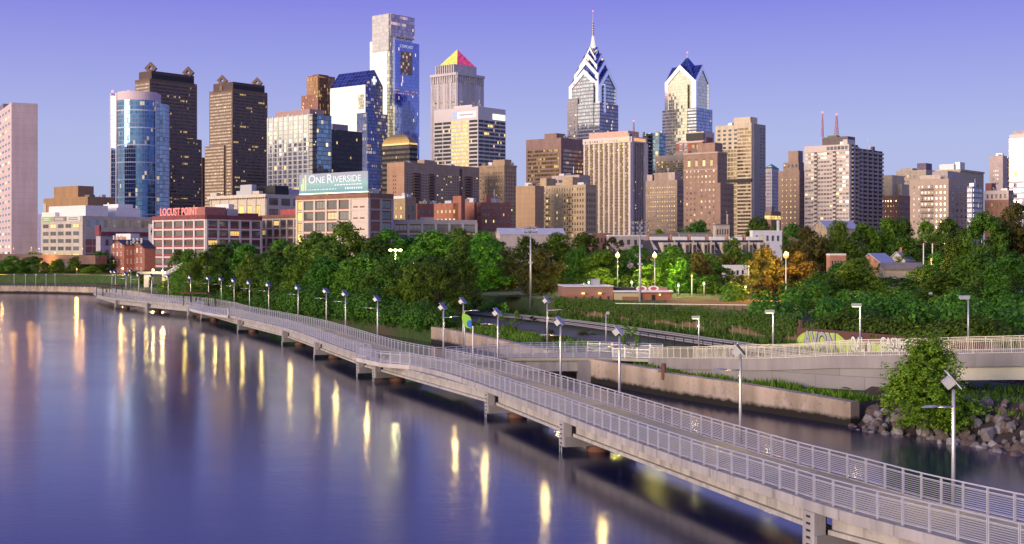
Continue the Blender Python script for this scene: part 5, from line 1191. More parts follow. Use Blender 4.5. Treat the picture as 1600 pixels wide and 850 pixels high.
bands_g = G('white banded glass', (.72, .72, .76), 2.4, 3.9, .0, .22, (.26, .25, .30), lit=.01, metal=.93, tilt=.03)
B = chevron_tower('silver glass skyscraper with one big chevron gable and a dark blue pointed roof', 1035, 1088, 1113, 168, 1570, 1046, 1085, 1105,
    [(.88, 124, 98, 170)], (bands_g, G('blue slate glass', (.30, .34, .52), 1.8, 3.9, .04, .1, (.25, .27, .4), lit=.02, metal=.9, tilt=.03), cream_g))
cx, cy = B.Lb / 2, B.La / 2; hx, hy = B.Lb * .42, B.La * .42; mb = MB(); ap = (cx, cy, B.z(83)); q = [(cx - hx, cy - hy), (cx + hx, cy - hy), (cx + hx, cy + hy), (cx - hx, cy + hy)]
for k in range(4): mb.face([(*q[k], B.z(122)), (*q[(k + 1) % 4], B.z(122)), ap], [(0, 0), (30, 0), (15, 40)])
mb.build('pointed_roof', roofb, B.t); MB().lathe([(1.2, B.z(85)), (.5, B.z(80)), (.2, B.z(76))], 8, (cx, cy, 0)).build('mast', M['steel'], B.t); MB().lathe([(.1, 0), (.8, .8), (.1, 1.6)], 8, (cx, cy, B.z(77))).build('beacon', M['redlamp'], B.t)
B.strip('centre_bay', cream_g, 'L', .25, .78, 0, B.z(130), 1.2); B.finish()
# ---- 18 brown office with gold bands
bo = pan('brown office stone', (.34, .22, .19), 4, 3.8, .05)
B = Bld('office_block', 'brown stone office block with gold lit ribbon windows left of the striped tower', 822, 876, 914, 215, 1040, bo, g=8)
gm = G('gold office bands', (.62, .44, .20), 1.8, 60, .06, 0, (.16, .10, .08), lit=.08, rowlit=.18, metal=.8, tilt=.05, lits=.5, var=.5)
gm2 = G('brown office bands', (.34, .26, .22), 1.8, 60, .06, 0, (.16, .10, .08), lit=.06, rowlit=.12, metal=.7, tilt=.05, lits=.6)
B.bands('L', gm, .05, .95, 0, B.z(232), 27, .55); B.bands('R', gm2, .1, 1, 0, B.z(232), 27, .55); B.fins('corner_pier', bo, 'R', .04, .04, 1, 3, 0, B.H, .6); B.blk('roof_house', bo, .05, .4, .15, .5, B.H, B.H + 4); B.finish()
# ---- 19 white pinstripe tower
ws = pmat('white stone piers', (.70, .61, .58), .7, .06, .4)
B = Bld('striped_tower', 'white vertically striped tower with an orange lit roof, in the centre of the skyline', 912, 985, 1009, 213, 950, pan('dark core', (.10, .07, .06)), g=7, cat='skyscraper')
gg = G('gold reflecting pane', (.85, .62, .26), 1, 1, .04, .26, (.45, .34, .22), lit=.12, metal=.9, tilt=.09, litc=(1, .7, .2), lits=.5, var=.45)  # gold of the reflected sunset is painted into the pane tint
zt = B.z(222); nf = 40
B.win('L', .02, .98, 0, zt, 18, nf, .66, .82, gg, o=.05); B.win('R', .12, .90, 0, zt, 6, nf, .6, .8, G('brown dark pane', (.16, .12, .12), 1, 1, .04, .26, (.12, .09, .08), lit=.04, metal=.7, tilt=.04), o=.05)
B.fins('white_piers', ws, 'L', .02, .98, 10, 1.25, -2, zt, .5); B.fins('slim_piers', pmat('brown mullion', (.25, .17, .12)), 'L', .073, .927, 9, .35, -2, zt, .2)
B.fins('white_piers', ws, 'R', .03, .97, 2, 4.2, -2, zt, 1.0); B.fins('slim_piers', pmat('lilac pier', (.44, .38, .42)), 'R', .25, .8, 5, .8, -2, zt, .6)
B.strip('crown_band', ws, 'L', 0, 1, zt, B.H, 1.1); B.strip('crown_band', ws, 'R', 0, 1, zt, B.H, 1.1)
B.win('L', .03, .97, zt + .5, B.H - 1.5, 18, 1, .45, .7, W_gold, o=1.15, name='crown_window'); oc = emat('orange roof light', (1.0, .42, .05), 1.0)
B.blk('roof_screen', pmat('pink roof screen', (.66, .42, .33)), .1, .8, .08, .92, B.H, B.H + 4.5); B.strip('orange_light', oc, 'R', .15, .9, zt + 1, B.H - 1, 1.2); B.strip('orange_light', oc, 'L', .02, .25, zt + 1.2, B.H - 1, 1.18); B.finish()
def lattice_mast(label, px, yb, yt, d, wdt, g, redtop=True):
    z0, z1 = Zy(yb, d), Zy(yt, d); t = thing('lattice_mast', label, 'antenna mast', (X(px, d), d, z0)); mb = MB(); h = z1 - z0; n = 9
    L3 = [(math.cos(a), math.sin(a)) for a in (0.3, 2.4, 4.5)]
    for (x, y) in L3: mb.bar((x * wdt, y * wdt, 0), (x * wdt * .25, y * wdt * .25, h), .14)
    for k in range(n):
        f0, f1 = k / n, (k + 1) / n; w0, w1 = wdt * (1 - .75 * f0), wdt * (1 - .75 * f1)
        for i in range(3):
            a, b_ = L3[i], L3[(i + 1) % 3]; mb.bar((a[0] * w0, a[1] * w0, h * f0), (b_[0] * w1, b_[1] * w1, h * f1), .08); mb.bar((a[0] * w0, a[1] * w0, h * f0), (b_[0] * w0, b_[1] * w0, h * f0), .08)
    mb.build('lattice', pmat('pink mast', (.55, .28, .32), .5, .2, .3), t); MB().lathe([(.05, 0), (.5, .5), (.05, 1)], 8, (0, 0, h)).build('beacon', M['redlamp'], t)
lattice_mast('small red lattice mast on the roof of the white striped tower', 990, 210, 190, 960, 1.0, 0)
# ---- 20 tan apartments with fire escapes
ta = brick('tan apartment brick', (.42, .275, .18))
B = Bld('apartment_block', 'tan brick apartment block with fire escapes in front of the striped tower', 843, 915, 932, 288, 740, ta, g=6)
B.win('L', .03, .97, 1, B.H - 4, 17, 12, .42, .5, W_some, skip=lambda c, r: c in (5, 14)); B.win('R', .08, .92, 1, B.H - 4, 5, 12, .36, .55, W_dark); B.win('L', .03, .97, B.H - 3.6, B.H - 1.4, 17, 1, .25, .8, W_dark)
mb = MB()
for c in (5, 14):
    for r in range(12): z = 1 + (B.H - 5) / 12 * r; l = B.La; u = l * (.03 + .94 * (c + .5) / 17); B.fbox(mb, 'L', u - 1.8, u + 1.8, z, z + .2, 0, 1.6); B.fbox(mb, 'L', u - 1.8, u + 1.8, z + .9, z + 1.0, 1.4, 1.6); B.fbox(mb, 'L', u - .1, u + .1, z, z + 4, .7, .9)
mb.build('fire_escapes', M['dark'], B.t); B.win('L', .03 + .94 * 14 / 17, .03 + .94 * 15 / 17, 1, B.H - 4, 1, 12, .5, .6, W_gold)
B.blk('roof_tower', ta, .1, .9, .30, .52, B.H, B.H + 4.6); B.blk('roof_tower', ta, .05, .9, .86, 1.0, B.H, B.H + 4.6); B.finish()
B = Bld('blank_block', 'plain tan windowless block left of the fire escape apartments', 806, 836, 850, 290, 730, pan('plain tan wall', (.47, .31, .19), 40, 2.8, .03), g=6); B.finish()
B = Bld('office_block', 'small pale office block peeking above the fire escape apartments', 862, 905, 922, 273, 820, pmat('pale lilac wall', (.46, .38, .36)), g=6); B.win('L', .05, .95, B.H - 12, B.H - 2, 5, 3, .75, .6, W_dark); B.finish()
# ---- 21 dark pair behind
B = Bld('balcony_tower', 'dark brown tower with stacked balconies just right of the striped tower', 1004, 1012, 1020, 209, 1150, M['black'], g=8, cat='skyscraper'); B.bands('R', W_dark, 0, 1, 10, B.H, 30, .3, .9, 'balcony'); B.bands('L', W_dark, 0, 1, 10, B.H, 30, .3, .9, 'balcony'); B.finish()
tg = G('dim teal glass', (.20, .28, .36), 3, 3.6, .05, .12, (.16, .2, .26), lit=.05, metal=.9, tilt=.05)
B = Bld('glass_tower', 'dim teal glass tower left of the big chevron tower', 1016, 1030, 1040, 207, 1250, M['dark'], g=8, cat='skyscraper'); B.curtain('L', tg); B.curtain('R', tg); B.finish()
# ---- 22-24
bb = brick('grey brown brick', (.33, .21, .17))
B = Bld('brick_tower', 'grey brown brick apartment tower with a pale top left of the arched brick tower', 1009, 1058, 1069, 281, 820, bb, g=6); B.win('L', .05, .95, 1, B.H - 3, 12, 16, .36, .4, W_gold); B.win('R', .05, .95, 1, B.H - 3, 5, 16, .36, .4, W_dark); pt = pmat('pale brick top', (.48, .37, .32)); B.courses('belt_course', pt, 'L', 0, 1, B.H * .82, B.H * .82, 1, .7, .3); B.blk('roof_house', bb, .1, .95, .3, .75, B.H, B.H + 5); B.blk('roof_house', pt, .05, .95, .08, .29, B.H, B.H + 5); B.blk('roof_house', pt, .05, .9, .8, .97, B.H, B.H + 4); B.finish()
be = pan('beige office wall', (.55, .44, .36), 1.6, 4, .05)
B = Bld('office_block', 'beige office block with gold ribbon windows behind the arched brick tower', 1024, 1092, 1112, 240, 1000, be, g=7); B.bands('L', G('gold ribbon', (.70, .52, .24), 1.5, 60, .16, 0, (.5, .38, .25), lit=.3, metal=.8, lits=.3, tilt=.04), .03, .97, B.z(330), B.z(249), 22, .62); B.blk('roof_house', be, .2, .6, .3, .6, B.H, B.H + 3); B.finish()
rw = brick('maroon brick', (.32, .09, .065))
B = Bld('apartment_block', 'red brick and white framed apartment block below the pointed chevron tower', 1057, 1098, 1117, 221, 1080, rw, g=7); B.win('L', .08, .45, B.z(260), B.z(224), 2, 3, .62, .85, W_gold); B.win('L', .55, .92, B.z(260), B.z(222), 2, 3, .6, .85, W_white); B.win('R', .1, .9, B.z(260), B.z(222), 2, 3, .6, .8, W_dark)
wf2 = pmat('pinkish white frame', (.64, .5, .46)); B.blk('upper_storeys', wf2, .1, .95, .0, .62, B.H, B.z(205)); B.fins('dark_openings', M['dark'], 'L', .06, .55, 4, 4.5, B.H + 1.5, B.z(207), -.1 * B.Lb + .2); B.strip('dark_openings', rw, 'R', .3, .8, B.H - 6, B.H + 4, .3); B.courses('white_course', wf2, 'L', 0, 1, B.z(240), B.H, 2, 1.3, .4); B.finish()
ab = brick('red brown brick', (.30, .165, .13)); stone = pmat('stone trim', (.50, .36, .29))
B = Bld('brick_tower', 'tall red brown brick tower with arched top windows and a square penthouse', 1068, 1121, 1136, 237, 760, ab, g=6); nfl = 17
B.win('L', .05, .95, 1, B.z(262), 8, nfl, .38, .42, W_warm); B.win('R', .1, .9, 1, B.z(250), 5, nfl + 1, .3, .42, W_dark); B.win('L', .06, .94, B.z(261), B.z(247), 4, 1, .42, .8, W_gold, name='arched_window')
mb = MB(); l = B.La
for k in range(4):
    u = l * (.06 + .88 * (k + .5) / 4); n = 8; r_ = l * .88 / 4 * .21; zc_ = B.z(247) - (B.z(247) - B.z(261)) * .1
    mb.face([(-.07, u + r_ * math.cos(math.pi * i / n), zc_ + r_ * math.sin(math.pi * i / n)) for i in range(n, -1, -1)])
mb.build('arch_heads', W_gold, B.t); B.courses('belt_course', stone, 'L', 0, 1, B.z(264), B.z(264), 1, .6, .3); B.courses('cornice', stone, 'L', -.01, 1, B.H - .4, B.H - .4, 1, 1, .5); B.courses('cornice', stone, 'R', -.01, 1, B.H - .4, B.H - .4, 1, 1, .5)
MB().box(-.8, -2.5, -4, B.Lb + 3.5, B.La * .55, B.z(286)).build('lower_block', ab, B.t); B.win('R', .05, 1.2, 1, B.z(290), 6, 13, .3, .42, W_dark, o=2.55); B.win('L', .03, .5, 1, B.z(292), 4, 13, .36, .42, W_warm, o=.86); B.blk('penthouse', ab, .1, .9, .1, .62, B.H, B.z(222)); B.finish()
# ---- 25 cream tower with curved corner bay
cy_ = pan('cream concrete', (.66, .56, .42), 3, 3.5, .03)
B = Bld('cream_tower', 'cream concrete tower reflecting yellow with a ribbon windowed corner bay', 1118, 1178, 1196, 193, 980, cy_, g=7, cat='skyscraper')
yg = G('yellow reflecting grid', (.90, .72, .40), 2.6, 3.5, .05, .10, (.62, .52, .38), lit=.0, metal=.8, rough=.12, tilt=.05, var=.18)  # yellow reflection of the west sky is in the tint itself
B.curtain('L', yg, .36, 1, 0, B.z(232)); B.win('L', .40, .98, B.z(232), B.z(198), 4, 5, .5, .5, W_dark)
rbm = G('bay ribbon', (.36, .26, .16), 2.2, 60, .08, 0, (.14, .08, .06), lit=.12, metal=.8, tilt=.05, lits=.4); nfl = 40
mbay = MB().box(-3.0, 0.5, -4, 0.2, B.La * .38, B.H + .5).build('corner_bay', cy_, B.t)
for k in range(36): z = 2 + k * (B.H - 4) / 36; MB().box(-3.12, 1.0, z, -2.5, B.La * .375, z + 1.55).build('ribbon_window', rbm, B.t)
B.strip('dark_belt', M['black'], 'L', .36, 1, B.z(284), B.z(279), .3); MB().box(-3.25, .3, B.z(285), -2, B.La * .385, B.z(279)).build('dark_belt', M['black'], B.t)
gs = pan('grey side wall', (.40, .36, .35), 3, 3.5, .03); B.strip('side_wall', gs, 'R', 0, 1, -2, B.H, .15); B.win('R', .45, .98, 2, B.H - 2, 2, 40, .5, .5, W_dark, o=.2); B.blk('roof_house', cy_, .1, .7, .12, .55, B.H, B.H + 5.5); B.finish()
# ---- 26
B = Bld('green_roofed_tower', 'small white tower with a green hipped roof in the gap right of the cream tower', 1194, 1206, 1217, 263, 1300, pan('white lilac stone', (.56, .50, .54)), g=8); B.win('L', .1, .9, 2, B.H - 3, 4, 24, .4, .5, W_dark); B.win('R', .1, .9, 2, B.H - 3, 4, 24, .4, .5, W_dark)
mb = MB(); q = [(-.5, -.5), (B.Lb + .5, -.5), (B.Lb + .5, B.La + .5), (-.5, B.La + .5)]; ap = (B.Lb / 2, B.La / 2, B.H + 5)
for k in range(4): mb.face([(*q[k], B.H), (*q[(k + 1) % 4], B.H), ap])
mb.build('roof', pmat('green copper', (.10, .28, .24)), B.t); B.finish(40)
B = Bld('low_block', 'low brick block with a bright yellow lit floor between the cream and stepped brick towers', 1195, 1205, 1220, 330, 700, brick('low brown brick', (.26, .13, .10)), g=6); B.strip('lit_floor', W_ylw, 'R', .02, .98, B.z(343), B.z(337), .2); B.strip('lit_floor', W_ylw, 'L', .02, .98, B.z(343), B.z(337), .2); B.win('R', .1, .9, 0, B.z(346), 5, 3, .4, .6, W_dark); B.finish()
# ---- 27 stepped brick tower
sbk = brick('salmon brown brick', (.32, .19, .15))
B = Bld('stepped_brick_tower', 'plain stepped brick tower with a narrow top left of the white slab', 1216, 1249, 1258, 266, 840, sbk, g=6); B.win('L', .1, .9, 2, B.H - 4, 4, 15, .2, .35, W_gold); B.win('R', .1, .9, 2, B.H - 4, 2, 15, .3, .35, W_dark); B.blk('upper_step', sbk, .05, .98, .05, .78, B.H, B.z(253)); B.blk('tower_top', sbk, .1, .9, .08, .55, B.z(253), B.z(235)); B.fins('top_openings', W_dark, 'L', .15, .7, 4, 1.2, B.H + 2, B.z(256), -.05 * B.Lb + .1); B.finish(60)
# ---- 28 big white slab, two wings
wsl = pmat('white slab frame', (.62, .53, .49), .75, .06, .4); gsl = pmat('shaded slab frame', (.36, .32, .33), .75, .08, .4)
wg_ = G('slab pane', (.52, .46, .40), 1, 1, .05, .12, (.56, .48, .44), lit=.04, metal=.6, tilt=.10, div=2, var=.6)
B = Bld('apartment_slab', 'huge white gridded apartment slab with columns of balconies and two roof masts', 1257, 1327, 1341, 225, 800, wsl, g=6); nfl = 27; zt = B.H - 4
bal = (4, 10)
B.win('L', .01, .99, 1, zt, 14, nfl, .86, .62, wg_, skip=lambda c, r: c in bal, o=.05)
mb = MB()
for c in bal:
    f0 = .01 + .98 * c / 14; B.strip('balcony_recess', pmat('recess', (.10, .09, .09)), 'L', f0, f0 + .07, 1, zt, .04)
    for r in range(nfl): z = 1 + (zt - 1) / nfl * r; B.fbox(mb, 'L', (f0 - .005) * B.La, (f0 + .075) * B.La, z, z + 1.3, -.2, 1.2)
mb.build('balconies', wsl, B.t); B.strip('roof_band', wsl, 'L', 0, 1, zt, B.H, .4); B.win('L', .02, .5, zt + .6, B.H - .8, 6, 1, .8, .8, W_dark, o=.45, name='top_opening')
def balc_face(B, face, f0, f1, nc, nfl, zt, fm, sm):
    mb = MB(); l = B.Lb if face == 'R' else B.La
    for c in range(nc):
        a = f0 + (f1 - f0) * c / nc; wd_ = (f1 - f0) / nc
        B.strip('balcony_recess', sm, face, a + wd_ * .35, a + wd_, 1, zt, .04)
        for r in range(nfl): z = 1 + (zt - 1) / nfl * r; B.fbox(mb, face, (a + wd_ * .3) * l, (a + wd_ * 1.0) * l, z, z + 1.2, -.2, 1.3)
    mb.build('balconies', fm, B.t)
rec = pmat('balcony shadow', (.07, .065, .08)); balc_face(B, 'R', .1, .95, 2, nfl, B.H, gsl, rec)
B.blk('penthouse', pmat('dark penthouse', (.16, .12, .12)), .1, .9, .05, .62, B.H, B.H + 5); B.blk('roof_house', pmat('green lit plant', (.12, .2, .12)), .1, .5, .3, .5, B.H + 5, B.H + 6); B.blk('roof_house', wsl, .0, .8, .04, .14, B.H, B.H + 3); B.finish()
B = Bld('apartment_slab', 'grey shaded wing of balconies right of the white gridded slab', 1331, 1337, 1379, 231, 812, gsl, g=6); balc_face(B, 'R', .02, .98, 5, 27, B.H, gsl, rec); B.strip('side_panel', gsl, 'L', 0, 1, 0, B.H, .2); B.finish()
lattice_mast('thin pink lattice mast, left of the two on the white slab roof', 1285, 214, 177, 815, .8, 0)
lattice_mast('broader pink lattice mast, right of the two on the white slab roof', 1307, 212, 180, 830, 1.6, 0)
# ---- 29 the right hand cluster
pk = brick('pink tan brick', (.44, .31, .26)); rbk = brick('right red brick', (.33, .14, .10)); tnb = brick('right tan brick', (.47, .34, .25))
B = Bld('brick_block', 'red brick block with a tan stepped top right of the balcony wing', 1376, 1404, 1423, 305, 860, rbk, g=6); B.win('L', .06, .94, 1, B.H - 2, 6, 12, .34, .42, W_gold); B.win('R', .08, .92, 1, B.H - 2, 5, 12, .3, .4, W_dark); B.blk('tan_top', tnb, .02, .98, .35, .98, B.H, B.z(273)); B.blk('tan_top', tnb, .3, .9, .02, .34, B.H, B.z(287)); B.finish()
B = Bld('stone_block', 'wide pinkish stone block with a flat top behind the fire balcony apartments', 1400, 1447, 1470, 265, 1100, pk, g=7); B.win('L', .05, .95, 20, B.H - 3, 9, 12, .35, .45, W_gold); B.blk('roof_house', pmat('dark purple plant', (.18, .14, .2)), .2, .6, .1, .4, B.H, B.H + 6); B.blk('roof_house', pk, .1, .8, .5, .9, B.H, B.H + 2); B.finish(50)
B = Bld('apartment_block', 'large pale tan apartment block with a central column of iron balconies', 1422, 1482, 1514, 279, 790, pmat('pale tan stucco', (.47, .36, .29), .8, .1, .4), g=6)
B.win('L', .70, .96, 2, B.H - 3, 2, 13, .22, .4, W_some); B.win('L', .04, .36, 2, B.H - 3, 3, 13, .3, .45, W_gold); B.win('R', .1, .95, 2, B.H - 3, 4, 13, .5, .55, W_dark); mb = MB()
for r in range(13): z = 2 + (B.H - 5) / 13 * r; B.fbox(mb, 'L', B.La * .38, B.La * .72, z, z + .3, -.1, 1.4); B.fbox(mb, 'L', B.La * .38, B.La * .72, z + 1.0, z + 1.12, 1.2, 1.4)
mb.build('balconies', M['dark'], B.t); B.win('L', .38, .72, 2, B.H - 3, 4, 13, .5, .6, W_some); B.strip('parapet', pmat('pale parapet', (.55, .46, .4)), 'L', .2, .75, B.H, B.H + 2.5, .2); B.blk('roof_house', pmat('grey roof house', (.42, .36, .36)), .15, .8, .1, .5, B.H, B.H + 5); B.finish()
B = Bld('stone_block', 'ornate tan block with a white roof house at the back right of the skyline', 1462, 1500, 1537, 265, 1050, tnb, g=7); B.win('L', .05, .95, 10, B.H - 4, 7, 14, .36, .42, W_gold); B.win('R', .04, .96, 10, B.H - 4, 9, 14, .36, .42, W_dark); B.courses('cornice', tnb, 'L', -.01, 1, B.H - .3, B.H - .3, 1, 1.4, .8); B.courses('cornice', tnb, 'R', -.01, 1, B.H - .3, B.H - .3, 1, 1.4, .8); B.blk('roof_house', M['white'], .05, .5, .3, .9, B.H, B.H + 5); B.blk('roof_tank', M['steel'], .1, .3, .1, .3, B.H, B.H + 6.5); B.finish(60)
B = Bld('bay_window_block', 'narrow grey block of stacked bay windows beside the iron balcony apartments', 1511, 1519, 1534, 291, 770, pmat('grey lilac', (.36, .34, .4)), g=6); B.bands('L', W_dark, .05, .95, 2, B.H - 1, 14, .6); B.bands('R', G('bay panes', (.25, .26, .32), 1.4, 60, .14, 0, (.36, .34, .4), lit=.05, metal=.7, tilt=.06), .05, .95, 2, B.H - 1, 14, .6, .5); B.finish()
B = Bld('white_tower', 'slim pinkish white tower with a windowless flank near the right edge', 1546, 1567, 1574, 243, 1200, pan('pinkish white', (.58, .46, .43)), g=8); B.win('L', .30, .75, 4, B.H - 12, 3, 20, .55, .5, W_dark); B.finish(60)
B = Bld('red_slab', 'thin red brick slab between the pinkish white and the yellow glass towers', 1566, 1573, 1580, 247, 1250, rbk, g=8); B.win('R', .1, .9, 2, B.H - 2, 2, 20, .4, .4, W_gold); B.finish(40)
B = Bld('brick_block', 'low red brick block with a white upper storey near the right edge', 1538, 1576, 1584, 297, 820, rbk, g=6); wu = pmat('white upper storey', (.62, .52, .5)); B.strip('white_storey', wu, 'L', 0, 1, B.z(312), B.H, .2); B.win('L', .05, .95, 1, B.H - 1, 5, 8, .45, .5, W_gold, o=.25); B.win('R', .1, .9, 1, B.H - 1, 2, 8, .4, .5, W_dark); B.blk('roof_house', brick('red roof house', (.26, .09, .09)), .1, .9, .72, .98, B.H, B.z(285)); B.finish()
B = Bld('glass_tower', 'yellow reflecting glass tower cut by the right picture edge', 1577, 1640, 1680, 207, 960, wc, g=7, cat='skyscraper'); B.bands('L', G('yellow west panes', (.85, .72, .30), 3.0, 60, .03, 0, (.5, .45, .3), lit=.0, metal=.92, tilt=.05, var=.15), .0, 1, B.z(282), B.H - 3, 9, .8, .15); B.bands('L', G('grey west panes', (.36, .36, .42), 3.0, 60, .03, 0, (.3, .3, .3), lit=.03, metal=.9, tilt=.05), .0, 1, 0, B.z(284), 14, .6, .15); B.blk('roof_house', pk, .1, .8, .6, .98, B.H, B.H + 3); B.finish()  # upper panes carry the yellow sky reflection in their tint
# ================================================================ middle ground: fence wall, park, houses
def shore_s(x, y):
    return min(((shore[i] - Vector((x, y))).length, i) for i in range(nS))
# ---- ivy covered fence wall along the tracks
i0, i1 = ipx(866, 28), ipx(1238, 28)
p0 = so2((i0 + i1) // 2, 28.4)
t = thing('ivy_fence', 'long brown fence wall above the tracks, thickly overgrown with green ivy', 'fence', (p0.x, p0.y, 2.5))
mb = MB()
for i in range(i0, i1):
    a, b_, c, d_ = so2(i, 28.2), so2(i + 1, 28.2), so2(i + 1, 28.6), so2(i, 28.6)
    mb.prism([(a.x, a.y), (b_.x, b_.y), (c.x, c.y), (d_.x, d_.y)], 2.0, 5.35)
wpart(mb, 'wall', pmat('brown fence', (0.19, 0.13, 0.075), 0.9, 0.3, 0.8, streak=True), t)
mb = MB()
for i in range(i0, i1, 1):
    for f in (0, .5): a = so2(i, 27.9).lerp(so2(i + 1, 27.9), f); mb.bar((a.x, a.y, 2.4), (a.x, a.y, 4.3), 0.03)
wpart(mb, 'fence_posts', M['steel'], t)
def leafmat(name, dk, lt, warm=0.0):
    m, b = begin(name)
    ge = nt.nodes.new('ShaderNodeNewGeometry'); oi = nt.nodes.new('ShaderNodeObjectInfo')
    c = mixc(ge.outputs['Random Per Island'], dk, lt)
    h = nt.nodes.new('ShaderNodeHueSaturation'); h.inputs['Saturation'].default_value = 1.0
    L(MT('MULTIPLY_ADD', oi.outputs['Random'], 0.055, 0.468), h.inputs['Hue']); L(MT('MULTIPLY_ADD', oi.outputs['Random'], 0.5, 0.78), h.inputs['Value']); L(c, h.inputs['Color'])
    L(h.outputs[0], b.inputs['Base Color']); b.inputs['Roughness'].default_value = 0.6; b.inputs['Specular IOR Level'].default_value = 0.25
    tr = nt.nodes.new('ShaderNodeBsdfTranslucent'); L(h.outputs[0], tr.inputs[0])
    ms = nt.nodes.new('ShaderNodeMixShader'); ms.inputs[0].default_value = 0.32
    L(b.outputs[0], ms.inputs[1]); L(tr.outputs[0], ms.inputs[2]); L(ms.outputs[0], nt.nodes['Material Output'].inputs[0])
    return m
LF = leafmat('leaves', (0.060, 0.16, 0.010), (0.18, 0.37, 0.032))
LD = leafmat('dark leaves', (0.038, 0.105, 0.010), (0.11, 0.235, 0.022))
LB_ = leafmat('bright leaves', (0.075, 0.17, 0.015), (0.19, 0.34, 0.04))
LO = leafmat('olive leaves', (0.07, 0.08, 0.014), (0.18, 0.17, 0.035))
LP = leafmat('purple leaves', (0.06, 0.018, 0.03), (0.12, 0.04, 0.05))
LI = leafmat('ivy leaves', (0.04, 0.11, 0.012), (0.10, 0.24, 0.03))
bark = pmat('bark', (0.085, 0.06, 0.045), 0.95, 0.3, 2.0)
def leaf(mb, p, n_, s, rnd):
    n_ = (n_ + Vector((rnd.uniform(-1, 1), rnd.uniform(-1, 1), rnd.uniform(-.7, 1))) * 0.65).normalized()
    x = n_.cross(Vector((rnd.uniform(-1, 1), rnd.uniform(-1, 1), rnd.uniform(-1, 1)))).normalized(); y = n_.cross(x)
    a, b_ = s * rnd.uniform(.7, 1.3), s * rnd.uniform(.4, .75)
    i = len(mb.v); mb.v += [tuple(p - x * a), tuple(p + y * b_ - n_ * b_ * .3), tuple(p + x * a), tuple(p - y * b_ - n_ * b_ * .3)]
    mb.f.append((i, i + 1, i + 2, i + 3)); mb.mi.append(0); mb.uv += [(0, 0)] * 4
mb = MB(); rnd = random.Random(5)
for i in range(i0, i1):
    for k in range(620):
        f = rnd.random(); a = so2(i, 28.0).lerp(so2(i + 1, 28.0), f); n2 = Vector((-STAN[i].y, STAN[i].x, 0))
        dep = 1.6 + 2.0 * max(0, mnoise.noise(Vector((i * .55 + f * .55, 3.1, 0))) + .25) + rnd.random() * .5
        v = rnd.random() ** 1.2 * dep
        bulge = 0.35 + 0.35 * mnoise.noise(Vector((i * .5 + f * .5, v, 7)))
        p = Vector((a.x, a.y, 5.75 + .35 * mnoise.noise(Vector((i * .4 + f * .4, 0, 1))) - v)) + n2 * (rnd.uniform(-.5, .9) if v < .35 else -rnd.uniform(0.02, .55) * bulge * 2)
        leaf(mb, p, -n2 + Vector((0, 0, .5)), 0.17, rnd)
tag(wpart(mb, 'ivy', LI, t), kind='stuff')
# grass verges, ground cover
def grass_strip(name, label, s0, s1, px0, px1, n, h, mat, cat='grass', dens=None, zf=None):
    i0, i1 = ipx(px0, (s0 + s1) / 2), ipx(px1, (s0 + s1) / 2); mb = MB(); rnd = random.Random(len(name) + n)
    for i in range(i0, i1):
        for k in range(n):
            s_ = rnd.uniform(s0, s1); a = so2(i, s_).lerp(so2(i + 1, s_), rnd.random())
            hh = h * rnd.uniform(.4, 1.2) * (0.55 + .9 * max(0, mnoise.noise(Vector((a.x * .3, a.y * .3, 0))) + .3))
            th = rnd.uniform(0, 6.28); w_ = h * .22
            i_ = len(mb.v); z = (zf or gz)(s_)
            dx, dy = math.cos(th) * w_, math.sin(th) * w_; lx, ly = rnd.uniform(-.35, .35) * h, rnd.uniform(-.35, .35) * h
            mb.v += [(a.x - dx, a.y - dy, z - .05), (a.x + dx, a.y + dy, z - .05), (a.x + lx, a.y + ly, z + hh)]; mb.f.append((i_, i_ + 1, i_ + 2)); mb.mi.append(0); mb.uv += [(0, 0)] * 3
    return tag(mb.build(name, mat), label, cat, kind='stuff')
grass_strip('grass_verge', 'bright green grass verge below the ivy fence', 25.0, 27.9, 780, 1500, 90, .75, LI)
grass_strip('ground_cover', 'green planted ground cover between seawall and path', 1.2, 9.0, 690, 905, 200, .6, LF, 'ground cover')
grass_strip('ground_cover', 'dark ivy planting on top of the seawall below the ramp', 0.5, 3.4, 985, 1345, 200, .55, LF, 'ground cover')
# graffiti wall
i0, i1 = ipx(1241, 25.6), ipx(1580, 25.6)
WALLS = 25.4
gw = thing('graffiti_wall', 'long maroon wall painted with big graffiti letters behind the ramp railing', 'wall', (so2(i0, 28.2).x, so2(i0, 28.2).y, 2.4))
WA, WB = so2(i0, 25.6), so2(i1, 25.6); wn2 = Vector((-(WB - WA).y, (WB - WA).x)).normalized()
mb = MB().prism([tuple(WA), tuple(WB), tuple(WB + wn2 * .5), tuple(WA + wn2 * .5)], 1.9, 4.75)
wpart(mb, 'wall', pmat('maroon wall', (0.125, 0.055, 0.05), 0.9, 0.2, 0.5), gw)
wc_ = [WA.lerp(WB, k / 60) - wn2 * .02 for k in range(61)]
def onwall(px):   # point on the wall face for a pixel column
    return at_px(wc_, px)
def wz(py, q): return CAMZ - (py - HZ) / FP * q.y
gray_ = pmat('silver spray', (0.38, 0.37, 0.40), .6, .2, 1.5); wht_ = pmat('white spray', (0.72, 0.73, 0.74), .6, .08, 1.5); blk_s = pmat('black spray', (0.02, .02, .022), .7, .1, 1.5); grn_ = pmat('lime spray', (0.42, 0.58, 0.10), .6, .25, 1.2)
